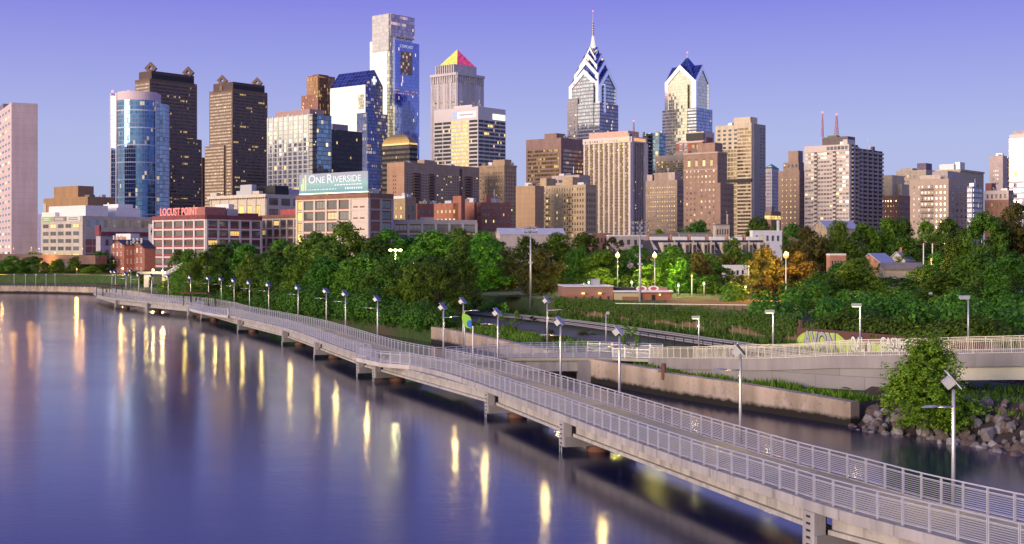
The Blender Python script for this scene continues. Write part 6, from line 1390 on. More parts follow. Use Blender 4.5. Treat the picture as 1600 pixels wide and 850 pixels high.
def wtext(body, x0, x1, y0, y1, mat, size_h, off=0.0, dep=.02, name='graffiti_letters'):
    q, i = onwall(x0); q2, _ = onwall(x1); u = (q2 - q); ln_ = u.length; u.normalize()
    me = text_mesh(body, 1.0, 0.012, 1.0, off=off); wd = max(v.co.x for v in me.vertices) - min(v.co.x for v in me.vertices); hh = max(v.co.y for v in me.vertices); mn = min(v.co.x for v in me.vertices)
    H_ = wz(y0, q) - wz(y1, q); n2 = Vector((u.x, u.y, 0)).cross(Vector((0, 0, 1)))
    return place_text(name, me, mat, (q.x, q.y, wz(y1, q)), (u.x, u.y), gw, Matrix.Translation(n2 * dep), Matrix.Diagonal((ln_ / wd, H_ / hh, 1, 1)) @ Matrix.Translation((-mn, 0, 0)))
def wpatch(pts, mat, dep, name='graffiti_patch'):   # pts in (px, py)
    V = []
    for x, y in pts:
        q, i = onwall(x); n2 = Vector((STAN[0].y, -STAN[0].x)); tn = (wc_[min(i + 1, len(wc_) - 1)] - wc_[i]).normalized(); n2 = Vector((tn.y, -tn.x)); V.append((q.x + n2.x * dep, q.y + n2.y * dep, wz(y, q)))
    mb = MB(); mb.face(V[::-1]); mb.face([(a + .0, b + .02, c) for a, b, c in V]); return wpart(mb, name, mat, gw)
wpatch([(1243, 541), (1246, 528), (1252, 522), (1262, 517), (1308, 521), (1316, 527), (1322, 533), (1330, 529), (1336, 532), (1345, 545), (1345, 556), (1300, 552), (1256, 552)], grn_, .012)
wpatch([(1355, 556), (1357, 538), (1364, 533), (1371, 540), (1380, 534), (1390, 536), (1392, 556)], grn_, .012)
wtext('AVON', 1254, 1306, 514.5, 542, blk_s, 1, .07, .016); wtext('AVON', 1255, 1305, 515.5, 541, gray_, 1, .035, .034)
wtext('OAL', 1328, 1352, 523.5, 549, blk_s, 1, .05, .016); wtext('OAL', 1329, 1351, 525, 547, wht_, 1, .02, .034); wtext('o', 1354, 1362, 532, 550, blk_s, 1, .05, .016); wtext('o', 1355, 1361, 534, 549, wht_, 1, .02, .034)
wtext('CASTRO', 1375, 1424, 524.5, 541, blk_s, 1, .05, .016); wtext('CASTRO', 1376, 1423, 526, 540.5, wht_, 1, .02, .034)
wtext('KOBAR', 1377, 1424, 542, 558, blk_s, 1, .05, .016); wtext('KOBAR', 1378, 1423, 543, 557, wht_, 1, .02, .034)
wtext('MUFF', 1424, 1440, 527.5, 533, wht_, 1, .01, .02); wtext('wern ru', 1452, 1482, 534, 548, pmat('lilac spray', (.45, .38, .42)), 1, .0, .02)
# ---- park buildings (brick recreation centre)
rbk2 = brick('recreation brick', (0.36, 0.12, 0.065)); brown_top = pmat('brown upper wall', (0.34, 0.19, 0.14), .8, .12, .4); cremew = pmat('cream trim wall', (.52, .46, .26), .7, .08)
pg_ = 4.7
B = Bld('recreation_centre', 'low brick recreation centre with a brown fascia, two wall lights and a cream band', 872, 882, 958, 448, 214, brown_top, g=pg_, rot=-46)
B.strip('brick_base', rbk2, 'R', 0, 1, -2, B.H * .45, .15); B.win('R', .15, .98, .1, B.H * .42, 5, 1, .25, .8, W_dark, o=.2, name='doorway')
for f in (.38, .72): MB().box(B.Lb * f - .25, -.5, B.H * .52, B.Lb * f + .25, -.16, B.H * .62).build('wall_lamp', M['warm'], B.t)
B.blk('roof_edge', M['white'], -.01, 1.01, -.02, 1.02, B.H, B.H + .15); B.blk('air_handler', M['steel'], .62, .76, .2, .5, B.H + .15, B.H + 1.2); B.finish()
B = Bld('recreation_centre', 'low brick and cream club house with a dark window strip and round murals', 955, 959, 1045, 449, 216, pmat('dark strip wall', (.04, .035, .04)), g=pg_, rot=-47)
B.blk('brick_front', rbk2, .30, 1.02, -.5, .2, -2, B.H * .68); B.blk('cream_front', cremew, -.02, .45, -.62, .2, -2, B.H * .62); B.blk('brick_base', rbk2, .12, .44, -.66, .2, -2, B.H * .38); B.blk('roof_slab', M['white'], -.03, 1.04, -.7, .25, B.H * .62 + .15, B.H * .68 + .28)
B.strip('painted_wall', pmat('tan upper', (.33, .2, .15)), 'R', .42, .98, B.H * .72, B.H, .08)
for f in (.5, .72):
    u_ = B.Lb * f; mb = MB(); mb.face([(u_ + .9 * math.cos(a), -.1, B.H * .92 + .45 * math.sin(a)) for a in [k * math.pi / 8 for k in range(16)]]); r_ = mb.build('round_mural', M['white'], B.t)
    mb = MB(); mb.face([(u_ + .55 * math.cos(a), -.12, B.H * .92 + .27 * math.sin(a)) for a in [k * math.pi / 8 for k in range(16)]]); mb.build('mural_centre', pmat('mural red', (.5, .1, .1)), r_)
MB().box(B.Lb * .66, -.5 * B.La * 1 - .08, .0, B.Lb * .72, -.5 * B.La + .1, B.H * .5).build('door', M['dark'], B.t); MB().box(B.Lb * .79, -.5 * B.La - .3, B.H * .45, B.Lb * .82, -.5 * B.La, B.H * .56).build('wall_lamp', M['warm'], B.t); B.finish()
t = thing('brick_building', 'tall orange brick wall of a building lit by the orange lamp, behind trees', 'building', (X(1232, 240), 240, 4.5)); MB().box(-1.0, 0, -2, 1.9, 8, 5.6).build('wall', brick('orange lit brick', (.13, .03, .02)), t); MB().box(-1.2, -.2, 5.6, 2.1, 8.2, 5.9).build('roof_edge', M['dark'], t)
B = Bld('white_shed', 'small white flat roofed box building behind the park trees, left of the orange lamp', 1128, 1133, 1168, 414, 300, M['white'], g=6, rot=-40, cat='shed'); B.win('R', .2, .9, 1.2, 3, 3, 1, .4, .6, W_dark); B.finish()
# park lawn patch, yellow lamp light put into its colour, low rail fence
M['lawn'] = pmat('lamplit lawn', (0.20, 0.16, 0.05), .95, .25, .4)
mb = MB(); mb.face([(*onz(1046, 486, 5.06), 5.06), (*onz(1250, 492, 5.06), 5.06), (*onz(1252, 470, 5.06), 5.06), (*onz(1040, 466, 5.06), 5.06)]); tag(mb.build('lawn', M['lawn']), 'park lawn with yellow lamp light painted into its colour', 'lawn', kind='structure')
a, b_ = Vector((*onz(962, 474, 5.9), 5.9)), Vector((*onz(1250, 477.5, 5.9), 5.9)); t = thing('park_fence', 'low pale rail fence along the upper edge of the lawn', 'fence', (a.x, a.y, 5)); mb = MB(); mb.bar(a, b_, .05); wpart(mb, 'top_rail', M['railcream'], t); mb = MB()
for k in range(24): q = a.lerp(b_, k / 23); mb.bar((q.x, q.y, 4.9), q, .04)
wpart(mb, 'posts', M['dark'], t)
# black chain fence along the track
a, b_ = Vector((*onz(1000, 541, 2.5), 2.5)), Vector((*onz(1180, 566, 2.5), 2.5)); t = thing('black_fence', 'black wire fence between the ramp and the railway tracks', 'fence', (a.x, a.y, 2.5))
mb = MB(); mb.bar(a + Vector((0, 0, 1.5)), b_ + Vector((0, 0, 1.5)), .03); mb.bar(a + Vector((0, 0, .2)), b_ + Vector((0, 0, .2)), .025); wpart(mb, 'wire_rails', M['dark'], t)
for k in range(13): q = a.lerp(b_, k / 12); mb = MB(); mb.bar(q, q + Vector((0, 0, 1.6)), .045); wpart(mb, 'post', M['dark'], t)
# ---- row houses with slanted roofs
gx = [(1025, 1062), (1062, 1092), (1092, 1120), (1120, 1152), (1152, 1180), (1180, 1206)]
rlab = ['row house at the left end of the slanted roof terrace, with an orange brick flank', 'second house of the slanted roof terrace from its left end', 'slanted roof house just left of the bright green street tree', 'slanted roof house just right of the bright green street tree', 'slanted roof house fifth in the terrace, with a tall dormer', 'slanted roof house at the right end of the terrace by the olive tree']
crw = pmat('cream dormer wall', (.55, .47, .37), .8, .1); flank = brick('terrace brick', (.34, .15, .10))
for (xa, xb), lab in zip(gx, rlab):
    dd = 330; t = thing('row_house', lab, 'house', (X(xa, dd), dd, 6.5), R(12), 'terrace of slanted roof houses'); w_ = X(xb, dd) - X(xa, dd) - .06; z1, z2 = Zy(400, dd) - 6.5, Zy(375, dd) - 6.5
    MB().box(0, 0, -2, w_, 11, z1).build('wall', flank, t)
    mb = MB(); mb.face([(0, -.3, z1), (w_, -.3, z1), (w_, 5, z2), (0, 5, z2)]); mb.face([(0, 5, z2), (w_, 5, z2), (w_, 11, z2), (0, 11, z2)]); mb.face([(0, 11, z1), (0, -.3, z1), (0, 5, z2), (0, 11, z2)]); mb.face([(w_, -.3, z1), (w_, 11, z1), (w_, 11, z2), (w_, 5, z2)]); rf = mb.build('roof', slate, t)
    for f in (.45, .86):
        if w_ * .2 > 1 and f > .8 and xb - xa < 35: continue
        u0 = w_ * f; mb = MB(); ww = w_ * .13
        mb.prism([(u0 - ww, .4), (u0 + ww, .4), (u0 + ww, 4.5), (u0 - ww, 4.5)], z1 + .2, z2 - .6); dm = mb.build('dormer', crw, t); MB().box(u0 - ww * .6, .3, z1 + .6, u0 + ww * .6, .42, z2 - 1.2).build('dormer_window', W_dark, dm)
    mb = MB(); mb.face([(-.02, -.3, z1 - .1), (w_ * .26, -.32, z1 - .1), (w_ * .05, 4.9, z2 + .06), (-.02, 4.9, z2 + .06)]); o = mb.build('slanted_parapet', crw, t)
    MB().box(w_ * .1, 6.5, z2, w_ * .9, 8.5, z2 + .9).build('roof_box', M['white'], t); MB().box(w_ * .02, 7, z2, w_ * .08, 8, z2 + 1.5).build('chimney', flank, t)
# assorted houses and roofs
mr_ = pmat('light blue metal roof', (.42, .44, .55), .4, .1, .5); brn = brick('house brick orange', (.40, .17, .10))
gable_house('house', 'orange brick house with a pale metal gable roof among the right hand trees', 1343, 1375, 1398, 411, 397, 300, brn, mr_, 6, -10, 'R')
gable_house('house', 'cream gabled house with a brick chimney right of the orange brick house', 1388, 1414, 1428, 408, 394, 320, pmat('cream siding', (.60, .52, .42)), mr_, 6, -5, 'R', chimney=True)
gable_house('shed', 'long grey roofed shed above the dark trees on the right', 1372, 1380, 1442, 421, 412, 270, pmat('pale shed wall', (.45, .43, .38)), pmat('grey shingle', (.20, .20, .22), .9, .2), 5.5, -35, 'R', cat='shed')
gable_house('house', 'yellow walled house with a blue metal roof and a roof pole on the right', 1459, 1465, 1490, 392, 383, 330, pmat('yellow lit siding', (.6, .48, .25)), mr_, 6.5, -30, 'R')
gable_house('house', 'house with a dark hipped roof and cream wall at the right edge', 1565, 1572, 1625, 389, 375, 300, pmat('cream rendering', (.58, .50, .38)), slate, 7, -30, 'R')
gable_house('warehouse', 'pale gabled warehouse with a blue metal roof below the white slab', 1268, 1292, 1342, 357, 345, 480, brick('warehouse brick', (.36, .24, .18)), mr_, 7, -20, 'R', cat='warehouse')
for lab, x0, xc, x1, y, dd, mm, rr in (('flat roofed white house behind the row houses with a tall chimney', 1172, 1176, 1222, 362, 400, M['white'], -35), ('low cream house with a chimney rising among dark green trees', 1114, 1118, 1140, 352, 406, pmat('cream block', (.52, .42, .33)), -35), ('small red and white flat roofed house beside the orange lamp', 1294, 1297, 1322, 399, 290, brick('small red house', (.40, .17, .12)), -40),
    ('long low grey roofed house row left of the terrace', 1010, 1014, 1060, 367, 420, pmat('grey taupe house', (.26, .22, .22)), -38), ('flat pale roofed house row behind the terrace of slanted roofs', 1058, 1062, 1112, 365, 430, pmat('taupe house', (.34, .29, .27)), -38), ('small white roofed shop left of the terrace between trees', 948, 952, 1012, 369, 440, pmat('pale wall', (.45, .38, .36)), -38), ('low red brick house row below the striped tower', 920, 925, 955, 366, 450, rbk, -38)):
    B = Bld('flat_house', lab, x0, xc, x1, y, dd, mm, g=6, rot=rr, cat='house'); B.blk('roof_slab', M['white'] if 'white' in lab else roofm, -.01, 1.01, -.01, 1.01, B.H, B.H + .4); B.win('R', .05, .95, B.H - 3.2, B.H - .8, 5, 1, .4, .7, W_dark)
    if 'chimney' in lab: B.blk('chimney', mm, .86, .93, .2, .4, B.H, B.H + 3.5)
    B.finish()
# concrete stair ramp at left bank
t = thing('stair_ramp', 'concrete stair ramp on columns rising beside the red and white building', 'stair ramp', (X(280, 375), 375, 2)); mb = MB(); a = Vector((X(262, 380), 380, Zy(432, 380))); b_ = Vector((X(297, 360), 360, Zy(412, 360))); mb.bar(a, b_, 1.4, .5); c = b_ + (b_ - a) * .6; mb.bar(b_, c, 1.4, .5); wpart(mb, 'ramp_slab', M['conc_light'], t); mb = MB(); mb.bar(a + Vector((0, -1.5, 1)), b_ + Vector((0, -1.5, 1)), .08, .5); wpart(mb, 'parapet', M['conc_light'], t)
for px, py in ((268, 424), (279, 419), (287, 416), (294, 412)):
    q = a.lerp(b_, (px - 262) / 35); wpart(MB().box(q.x - .6, q.y - .6, 1.5, q.x + .6, q.y + .6, q.z - .55), 'column', M['conc_light'], t)
t = thing('entrance_pavilion', 'small lit concrete entrance under the red and white building', 'pavilion', (X(245, 390), 390, 2.2)); MB().box(-6, 0, 4.0, 12, 5, 4.7).build('roof_slab', M['conc'], t); MB().box(-4, .5, -.5, -2.6, 1.9, 4).build('column', M['conc_light'], t); MB().box(1, 2, 0, 8, 2.4, 3.9).build('lit_doors', W_ylw, t)

# ================================================================ trees
def crown_mesh(seed, nl, nleaf, ls, flat=1.0, top=0.5, low=.16, mat=LF, wob=.25):
    """crown in a unit tree: height 0..1, radius about 0.5; lobes of leaf clumps with gaps"""
    rnd = random.Random(seed); mb = MB(); lobes = []
    for k in range(nl):
        th = rnd.uniform(0, 6.283); zf = rnd.random(); z = low + (0.93 - low) * zf
        prof = math.sin(math.pi * min(1, max(0.02, (zf * .86 + .14) ** top))) ** .6
        r_ = .37 * prof * math.sqrt(rnd.uniform(.2, 1.0)); lobes.append((Vector((r_ * math.cos(th), r_ * math.sin(th), z)), rnd.uniform(.10, .17) * (1.1 - .4 * zf)))
    for c, rr in lobes:
        n = int(nleaf / nl * (rr / .13) ** 2)
        # twiglets inside the lobe: leaves gather in small clumps
        tw = []
        for k in range(max(5, n // 9)):
            d_ = Vector((rnd.gauss(0, 1), rnd.gauss(0, 1), rnd.gauss(.25, 1))).normalized(); tw.append((d_, c + Vector((d_.x, d_.y, d_.z * .8)) * rr * rnd.uniform(.65, 1.22)))
        for k in range(n):
            d_, q = rnd.choice(tw); p = q + Vector((rnd.gauss(0, 1), rnd.gauss(0, 1), rnd.gauss(0, .8))) * rr * .17
            if p.z < .03: continue
            leaf(mb, p, d_ * 1.1 + Vector((0, 0, .35)), ls, rnd)
    return mb.mesh('crown', mat)
def trunk_mesh(seed, h=.62, r=.022):
    rnd = random.Random(seed); mb = MB(); pts = [Vector((0, 0, -.03))]
    for k in range(5): pts.append(Vector((rnd.uniform(-.02, .02), rnd.uniform(-.02, .02), h * (k + 1) / 5)))
    mb.tube(pts, [r * 1.35, r, r * .85, r * .7, r * .5, r * .25], 7)
    for k in range(7):
        s0 = pts[2 + k % 3]; th = rnd.uniform(0, 6.28); e = s0 + Vector((math.cos(th) * .26, math.sin(th) * .26, rnd.uniform(.12, .3))); mb.tube([s0, s0.lerp(e, .5) + Vector((0, 0, .02)), e], [r * .5, r * .3, r * .12], 5)
    return mb.mesh('trunk', bark)
CR = {}
for nm, mt in (('g', LF), ('d', LD), ('b', LB_), ('o', LO)):
    CR[nm] = [crown_mesh(10 * ord(nm) + k, 46, 13000, .021, mat=mt, top=(.75, .9, 1.1)[k], low=.06) for k in range(3)]
TR = [trunk_mesh(k) for k in range(3)]
SH_ = {'g': crown_mesh(901, 16, 2600, .035, low=.05, top=.9, mat=LF), 'd': crown_mesh(902, 16, 2600, .035, low=.05, top=.9, mat=LD), 'b': crown_mesh(903, 14, 1500, .035, low=.12, top=.8, mat=LB_), 'p': crown_mesh(904, 12, 1500, .04, low=.05, mat=LP), 'o': crown_mesh(905, 14, 2200, .036, low=.05, mat=LO)}
tk = [0]
GR = 'trees of the riverside wood'
def tree(label, px, yt, hw, d, kind='g', base=None, group=None, name='tree', cat='tree', squash=1.0):
    if base is None: base = gz(max(0.5, shore_s(X(px, d), d)[0] - 1)) if d < 420 else 7
    h = Zy(yt, d) - base; w_ = 2 * hw / FP * d * (1.45 if group in (GR, 'park trees on the left bank') else 1.2)
    tk[0] += 1; k = tk[0]
    t = thing(name, label, cat, (X(px, d), d, base), (k * 2.39) % 6.28, group)
    c = link('crown', CR[kind][k % 3], t, scale=(w_, w_ * squash, h * (1.16 if group == GR else 1.08))); link('trunk', TR[k % 3], t, scale=(h * .9, h * .9, h))
    return t
def shrub(label, px, yt, hw, d, kind='g', base=None, name='shrub', cat='shrub', group=None):
    if base is None: base = gz(max(0.5, shore_s(X(px, d), d)[0]))
    h = max(.5, Zy(yt, d) - base); w_ = 2 * hw / FP * d * 1.15; tk[0] += 1
    t = thing(name, label, cat, (X(px, d), d, base), (tk[0] * 2.39) % 6.28, group); link('crown', SH_[kind], t, scale=(w_, w_, h)); link('trunk', TR[tk[0] % 3], t, scale=(h * .8, h * .8, h * .8)); return t
GR = 'trees of the riverside wood'
# riverside wood, front edge at the water (left to right), then the higher trees behind
for a in [
 ('tree leaning over the bank right of the slatted shelter', 318, 404, 26, 292, 'g'), ('low tree at the water behind the lamps right of the shelter', 352, 430, 28, 285, 'd'), ('round tree at the water under the red and white building', 392, 404, 28, 272, 'b'),
 ('tree at the water left of the lamp under the loft building', 432, 408, 28, 262, 'd'), ('tree at the water below the billboard building, left side', 470, 408, 30, 246, 'g'), ('tree at the water left of the close lamp pair', 506, 412, 32, 240, 'd'),
 ('broad tree at the water between the close lamp pair and the lone lamp', 556, 414, 40, 232, 'g'), ('low dark tree at the water behind the lone lamp', 606, 416, 36, 222, 'd'), ('low tree overhanging the water left of the seawall end', 646, 422, 34, 213, 'g'), ('last low tree at the water beside the seawall end', 684, 418, 34, 207, 'd'),
 ('tall round tree hiding the foot of the loft building', 446, 384, 34, 300, 'g'), ('big round tree between the billboard building and the twin floodlights', 604, 370, 40, 284, 'g'), ('wide tree top below the dim red brick block', 648, 376, 38, 288, 'd'), ('pale round tree top left of the long pale shed', 704, 374, 36, 284, 'b'), ('tree top hiding the left end of the long pale shed', 756, 372, 32, 292, 'g'), ('tall tree behind the left end of the wood', 366, 386, 30, 326, 'd'), ('bright round tree under the left corner of the billboard building', 512, 388, 34, 268, 'b'), ('dark tree filling the wood behind the middle lamps', 430, 398, 36, 285, 'd'),
 ('pale green tree below the red and white building front', 296, 400, 22, 340, 'g'), ('tree covering the lower right of the red and white building', 342, 392, 34, 318, 'd'), ('tree in front of the join between red factory and loft building', 388, 392, 34, 300, 'g'), ('tree in front of the loft building left of the lit yellow windows', 424, 402, 26, 292, 'g'),
 ('tall tree in front of the lit yellow window column', 486, 374, 42, 282, 'g'), ('tallest tree of the wood, in front of the billboard building', 540, 362, 44, 280, 'g'), ('tree in front of the right corner of the billboard building', 588, 382, 34, 276, 'd'),
 ('tree directly below the twin floodlights', 622, 402, 44, 248, 'g'), ('tall broad tree in front of the grey framed loft building', 676, 372, 44, 262, 'g'), ('large dark tree in the middle of the wood left of the junction lamp', 664, 408, 46, 226, 'd'),
 ('dense dark tree right of the junction lamp', 716, 398, 36, 230, 'd'), ('tree with a light top left of the olive tree', 752, 388, 34, 262, 'g'), ('tree right behind the parked path, left of the flood mast', 788, 398, 30, 268, 'o'), ('tree at the back of the wood under the brick apartment blocks', 724, 366, 36, 320, 'g'), ('tree in the middle row left of the lone lamp', 576, 404, 38, 252, 'd'), ('tree in the middle row behind the close lamp pair', 516, 406, 36, 262, 'g'), ('tree in the middle row behind the lamp left of the close pair', 458, 408, 32, 272, 'd')]: tree(*a, group=GR)
tree('big rounded brown olive tree beside the left flood mast', 846, 392, 36, 238, 'o')
GB = 'background trees below the towers'
for a in [
 ('background tree in front of the long pale shed, left end', 772, 376, 30, 350, 'd'), ('background tree in front of the long pale shed, right end', 822, 374, 34, 345, 'd'), ('background tree below the fire escape apartments', 872, 368, 36, 350, 'g'), ('background tree left of the two yellow floodlights', 914, 366, 32, 345, 'd'),
 ('green tree lit by the left yellow floodlight', 938, 392, 34, 285, 'g'), ('dark tree behind the left yellow floodlight pole', 905, 390, 26, 290, 'd'), ('background tree below the striped tower', 956, 374, 28, 350, 'o'), ('tree between the two yellow floodlights', 995, 388, 30, 292, 'd'), ('wide green tree right of the right yellow floodlight', 1052, 388, 38, 275, 'g'),
 ('tree in front of the club house right end', 1066, 410, 26, 250, 'g'), ('tall thin olive tree left of the small white box building', 1092, 398, 20, 255, 'o'), ('bright green street tree in front of the slanted roof terrace', 1143, 374, 26, 310, 'b'), ('tree below the small orange park light', 1110, 430, 20, 245, 'd'),
 ('orange lit tree left of the orange lamp', 1194, 392, 34, 226, 'o'), ('orange lit tree right behind the orange lamp', 1250, 396, 30, 227, 'o'), ('low warm lit tree left of the orange lamp pole', 1196, 436, 20, 218, 'o'), ('tree hiding the front of the first slanted roof house', 1040, 396, 24, 305, 'g'), ('tree hiding the front of the second slanted roof house', 1078, 398, 24, 308, 'd'), ('tree hiding the front of the third slanted roof house', 1108, 399, 22, 304, 'g'), ('tree hiding the front of the fourth slanted roof house', 1170, 398, 20, 306, 'd'), ('tree hiding the front of the last slanted roof house', 1200, 398, 20, 306, 'o'), ('low park tree behind the lamp globe in the middle of the park', 1126, 418, 26, 262, 'd'), ('leafy park tree between the yellow floodlights and the club house', 1016, 414, 26, 256, 'g'), ('leafy park tree behind the recreation centre roof', 940, 420, 28, 258, 'g'), ('dark tree in front of the orange lit brick wall', 1250, 440, 16, 224, 'd'), ('small park tree beside the lamplit lawn', 1160, 432, 22, 238, 'o'), ('dark round tree in front of the arched brick tower', 1090, 350, 34, 460, 'd'), ('dark tree in front of the cream tower base', 1186, 342, 26, 470, 'd'), ('low tree below the arched brick tower, right side', 1128, 362, 26, 440, 'd'), ('small tree below the grey brown brick tower', 1030, 362, 18, 460, 'g'), ('tree in front of the stepped brick tower', 1240, 352, 26, 420, 'd'), ('small dark tree left of the stepped brick tower', 1212, 356, 16, 440, 'd')]: tree(*a, group=GB)
GW = 'woods on the right'
for a in [
 ('tall olive tree below the stepped brick tower', 1262, 358, 36, 330, 'o'), ('leafy tree in front of the white slab base, left', 1310, 352, 32, 340, 'g'), ('leafy tree in front of the white slab base, right', 1352, 352, 32, 345, 'g'), ('tree in front of the grey balcony wing', 1386, 346, 30, 350, 'g'), ('dark round tree below the red brick block with tan top', 1406, 344, 28, 352, 'd'), ('low tree behind the orange brick house', 1330, 380, 34, 320, 'd'), ('low broad tree behind the cream gabled house', 1412, 374, 38, 325, 'd'), ('tree below the iron balcony apartments, left', 1446, 352, 30, 345, 'g'), ('tree below the iron balcony apartments, right', 1482, 348, 34, 330, 'd'),
 ('tall tree with a thin crown at the right edge', 1586, 322, 40, 260, 'o'), ('tall rough tree left of the dark roofed house', 1538, 336, 42, 255, 'd'), ('tree below the yellow glass tower', 1566, 350, 30, 280, 'd'), ('tree in front of the blue roofed house, right side', 1500, 372, 34, 262, 'd'),
 ('tree hiding the foot of the orange brick house', 1318, 412, 34, 252, 'd'), ('large dark tree above the graffiti, left end', 1284, 428, 40, 196, 'd'), ('large green crown above the middle of the graffiti', 1340, 408, 46, 200, 'g'), ('dark tree in the shadowed gap above the graffiti', 1400, 434, 40, 205, 'd'), ('green tree below the long grey shed', 1444, 416, 38, 222, 'g'), ('dark tree left of the ramp lamps at the right', 1470, 430, 36, 192, 'd'), ('big olive tree behind the right ramp lamp', 1528, 398, 48, 190, 'd'), ('big rough tree at the right edge behind the ramp', 1580, 402, 46, 180, 'd'), ('tree behind the grey shed roof end', 1462, 398, 24, 275, 'g'), ('small tree right of the small red and white house', 1348, 402, 18, 268, 'd'), ('low green tree right of the graffiti lettering', 1482, 492, 28, 168, 'g'), ('low dark tree at the right edge above the ramp', 1590, 470, 34, 160, 'd'), ('low dark tree behind the ramp lamp at the right', 1536, 476, 32, 166, 'd'),
 ('dense bush tree behind the left end of the graffiti', 1264, 470, 26, 184, 'd'), ('dense bush tree behind the graffiti middle', 1316, 474, 34, 180, 'd'), ('dense bush tree behind the right end of the graffiti', 1378, 482, 40, 176, 'd'), ('dense bush tree in the dark hollow left of the right ramp lamps', 1436, 486, 40, 174, 'd')]: tree(*a, group=GW, base=5 if a[4] < 260 else None)
GL_ = 'park trees on the left bank'
for a in [('park tree at the left edge under the pink slab tower', 18, 402, 24, 470, 'g'), ('park tree second from the left edge', 50, 402, 22, 470, 'd'), ('thin park tree below the white office block', 92, 406, 14, 480, 'g'), ('round park tree left of the lit doorways', 122, 402, 18, 475, 'd'), ('tall dark park tree left of the brick townhouses', 156, 394, 20, 480, 'd'), ('low park tree between the lit doorways and the townhouses', 142, 416, 14, 465, 'g'), ('small round tree on the viaduct below the office block', 54, 394, 16, 560, 'b'), ('yellow green tree left of the stair ramp', 226, 424, 10, 400, 'b'), ('dark tree beside the front of the red and white building', 279, 394, 15, 430, 'd'), ('dark hedge tree below the brick townhouses', 212, 424, 16, 430, 'd'), ('dark low tree at the park back edge', 74, 414, 16, 490, 'd')]: tree(*a, group=GL_, base=2.6 if a[4] < 520 else 7)
# shrubs and saplings
for a in [('purple leaved shrub by the path behind the branch lamp', 832, 494, 12, 196, 'p'), ('round olive shrub in front of the path, left of the purple bush pair', 857, 512, 16, 160, 'o'), ('dark reddish shrub beside the path in the middle', 916, 514, 14, 168, 'o'),
 ('shrub at the left end of the ivy fence', 878, 462, 15, 212, 'g'), ('light shrub under the olive tree', 766, 470, 22, 225, 'g'), ('orange lit hedge under the olive tree', 806, 462, 28, 228, 'o'), ('dark shrub on the rocks at the seawall end', 1340, 618, 10, 99, 'g'), ('yellow green shrub row on the seawall end', 1320, 606, 16, 103, 'b'), ('dense ivy bush at the right end of the ivy fence', 1222, 500, 18, 157, 'g')]: shrub(*a)
for a in [('young thin tree left of the solar lamp by the path', 788, 472, 13, 178, 'b'), ('young thin tree right of the solar lamp by the path', 808, 484, 11, 176, 'b'), ('young sapling behind the white stub pole', 752, 496, 9, 182, 'b'), ('left of two bright saplings at the end of the side bridge', 977, 500, 11, 134, 'b'), ('right of two bright saplings at the end of the side bridge', 992, 508, 11, 132, 'b')]: shrub(*a, name='sapling', cat='sapling')
def undergrowth(name, label, s0, s1, px0, px1, per, hgt, mat, ls, seed, z0f=None):
    ia, ib = ipx(px0, (s0 + s1) / 2), ipx(px1, (s0 + s1) / 2); mb = MB(); rnd = random.Random(seed)
    for i in range(ia, ib):
        for c in range(per):
            s_ = rnd.uniform(s0, s1); q = so2(i, s_).lerp(so2(i + 1, s_), rnd.random()); nz = mnoise.noise(Vector((q.x * .13, q.y * .13, seed))); rr = rnd.uniform(.6, 1.5) * (1.2 + .9 * nz); hz = hgt * rnd.uniform(.5, 1.1) * max(.25, 1 + 1.5 * nz)
            c0 = Vector((q.x, q.y, gz(max(.1, s_)) + hz * .45))
            for k in range(int(62 * max(.5, rr * rr))):
                d_ = Vector((rnd.gauss(0, 1), rnd.gauss(0, 1), rnd.gauss(.3, 1))).normalized(); p = c0 + Vector((d_.x * rr, d_.y * rr, d_.z * hz * .55)) * rnd.uniform(.7, 1.1); leaf(mb, p, d_ + Vector((0, 0, .3)), ls, rnd)
    return tag(mb.build(name, mat), label, 'undergrowth', kind='stuff')
undergrowth('undergrowth', 'dark green undergrowth along the water under the riverside wood', -.6, 3.5, 296, 690, 6, 2.6, LD, .24, 41)
undergrowth('undergrowth', 'dense overhanging bushes at the water between the lone lamp and the seawall', -1.6, 4, 430, 684, 11, 3.6, LD, .24, 47)
undergrowth('undergrowth', 'undergrowth inside the riverside wood between the trunks', 4, 22, 296, 690, 9, 3.4, LF, .3, 42)
undergrowth('undergrowth', 'dark thicket behind the graffiti wall under the right hand woods', 29.5, 50, 1245, 1660, 13, 2.4, LD, .28, 43)
mb = MB(); rnd = random.Random(48)
for k in range(150):
    f = .06 + .94 * rnd.random(); q = WA.lerp(WB, f) + wn2 * rnd.uniform(1.2, 4.5); nz = mnoise.noise(Vector((f * 9, 2, 0))); rr = rnd.uniform(.6, 1.4); hz = rnd.uniform(1.2, 2.6) * max(.4, 1 + nz)
    c0 = Vector((q.x, q.y, 4.2 + hz * .45))
    for m_ in range(int(75 * rr * rr) + 20):
        d_ = Vector((rnd.gauss(0, 1), rnd.gauss(0, 1), rnd.gauss(.3, 1))).normalized(); leaf(mb, c0 + Vector((d_.x * rr, d_.y * rr, d_.z * hz * .55)) * rnd.uniform(.7, 1.15), d_ + Vector((0, 0, .3)), .22, rnd)
tag(mb.build('undergrowth', LD), 'leafy bushes looking over the top of the graffiti wall', 'undergrowth', kind='stuff')
undergrowth('undergrowth', 'dark thicket on the slope above the right hand woods', 50, 90, 1245, 1660, 8, 2.0, LF, .3, 44)
undergrowth('undergrowth', 'low bushes under the park trees behind the recreation centre', 62, 110, 800, 1250, 10, 2.6, LF, .3, 45)
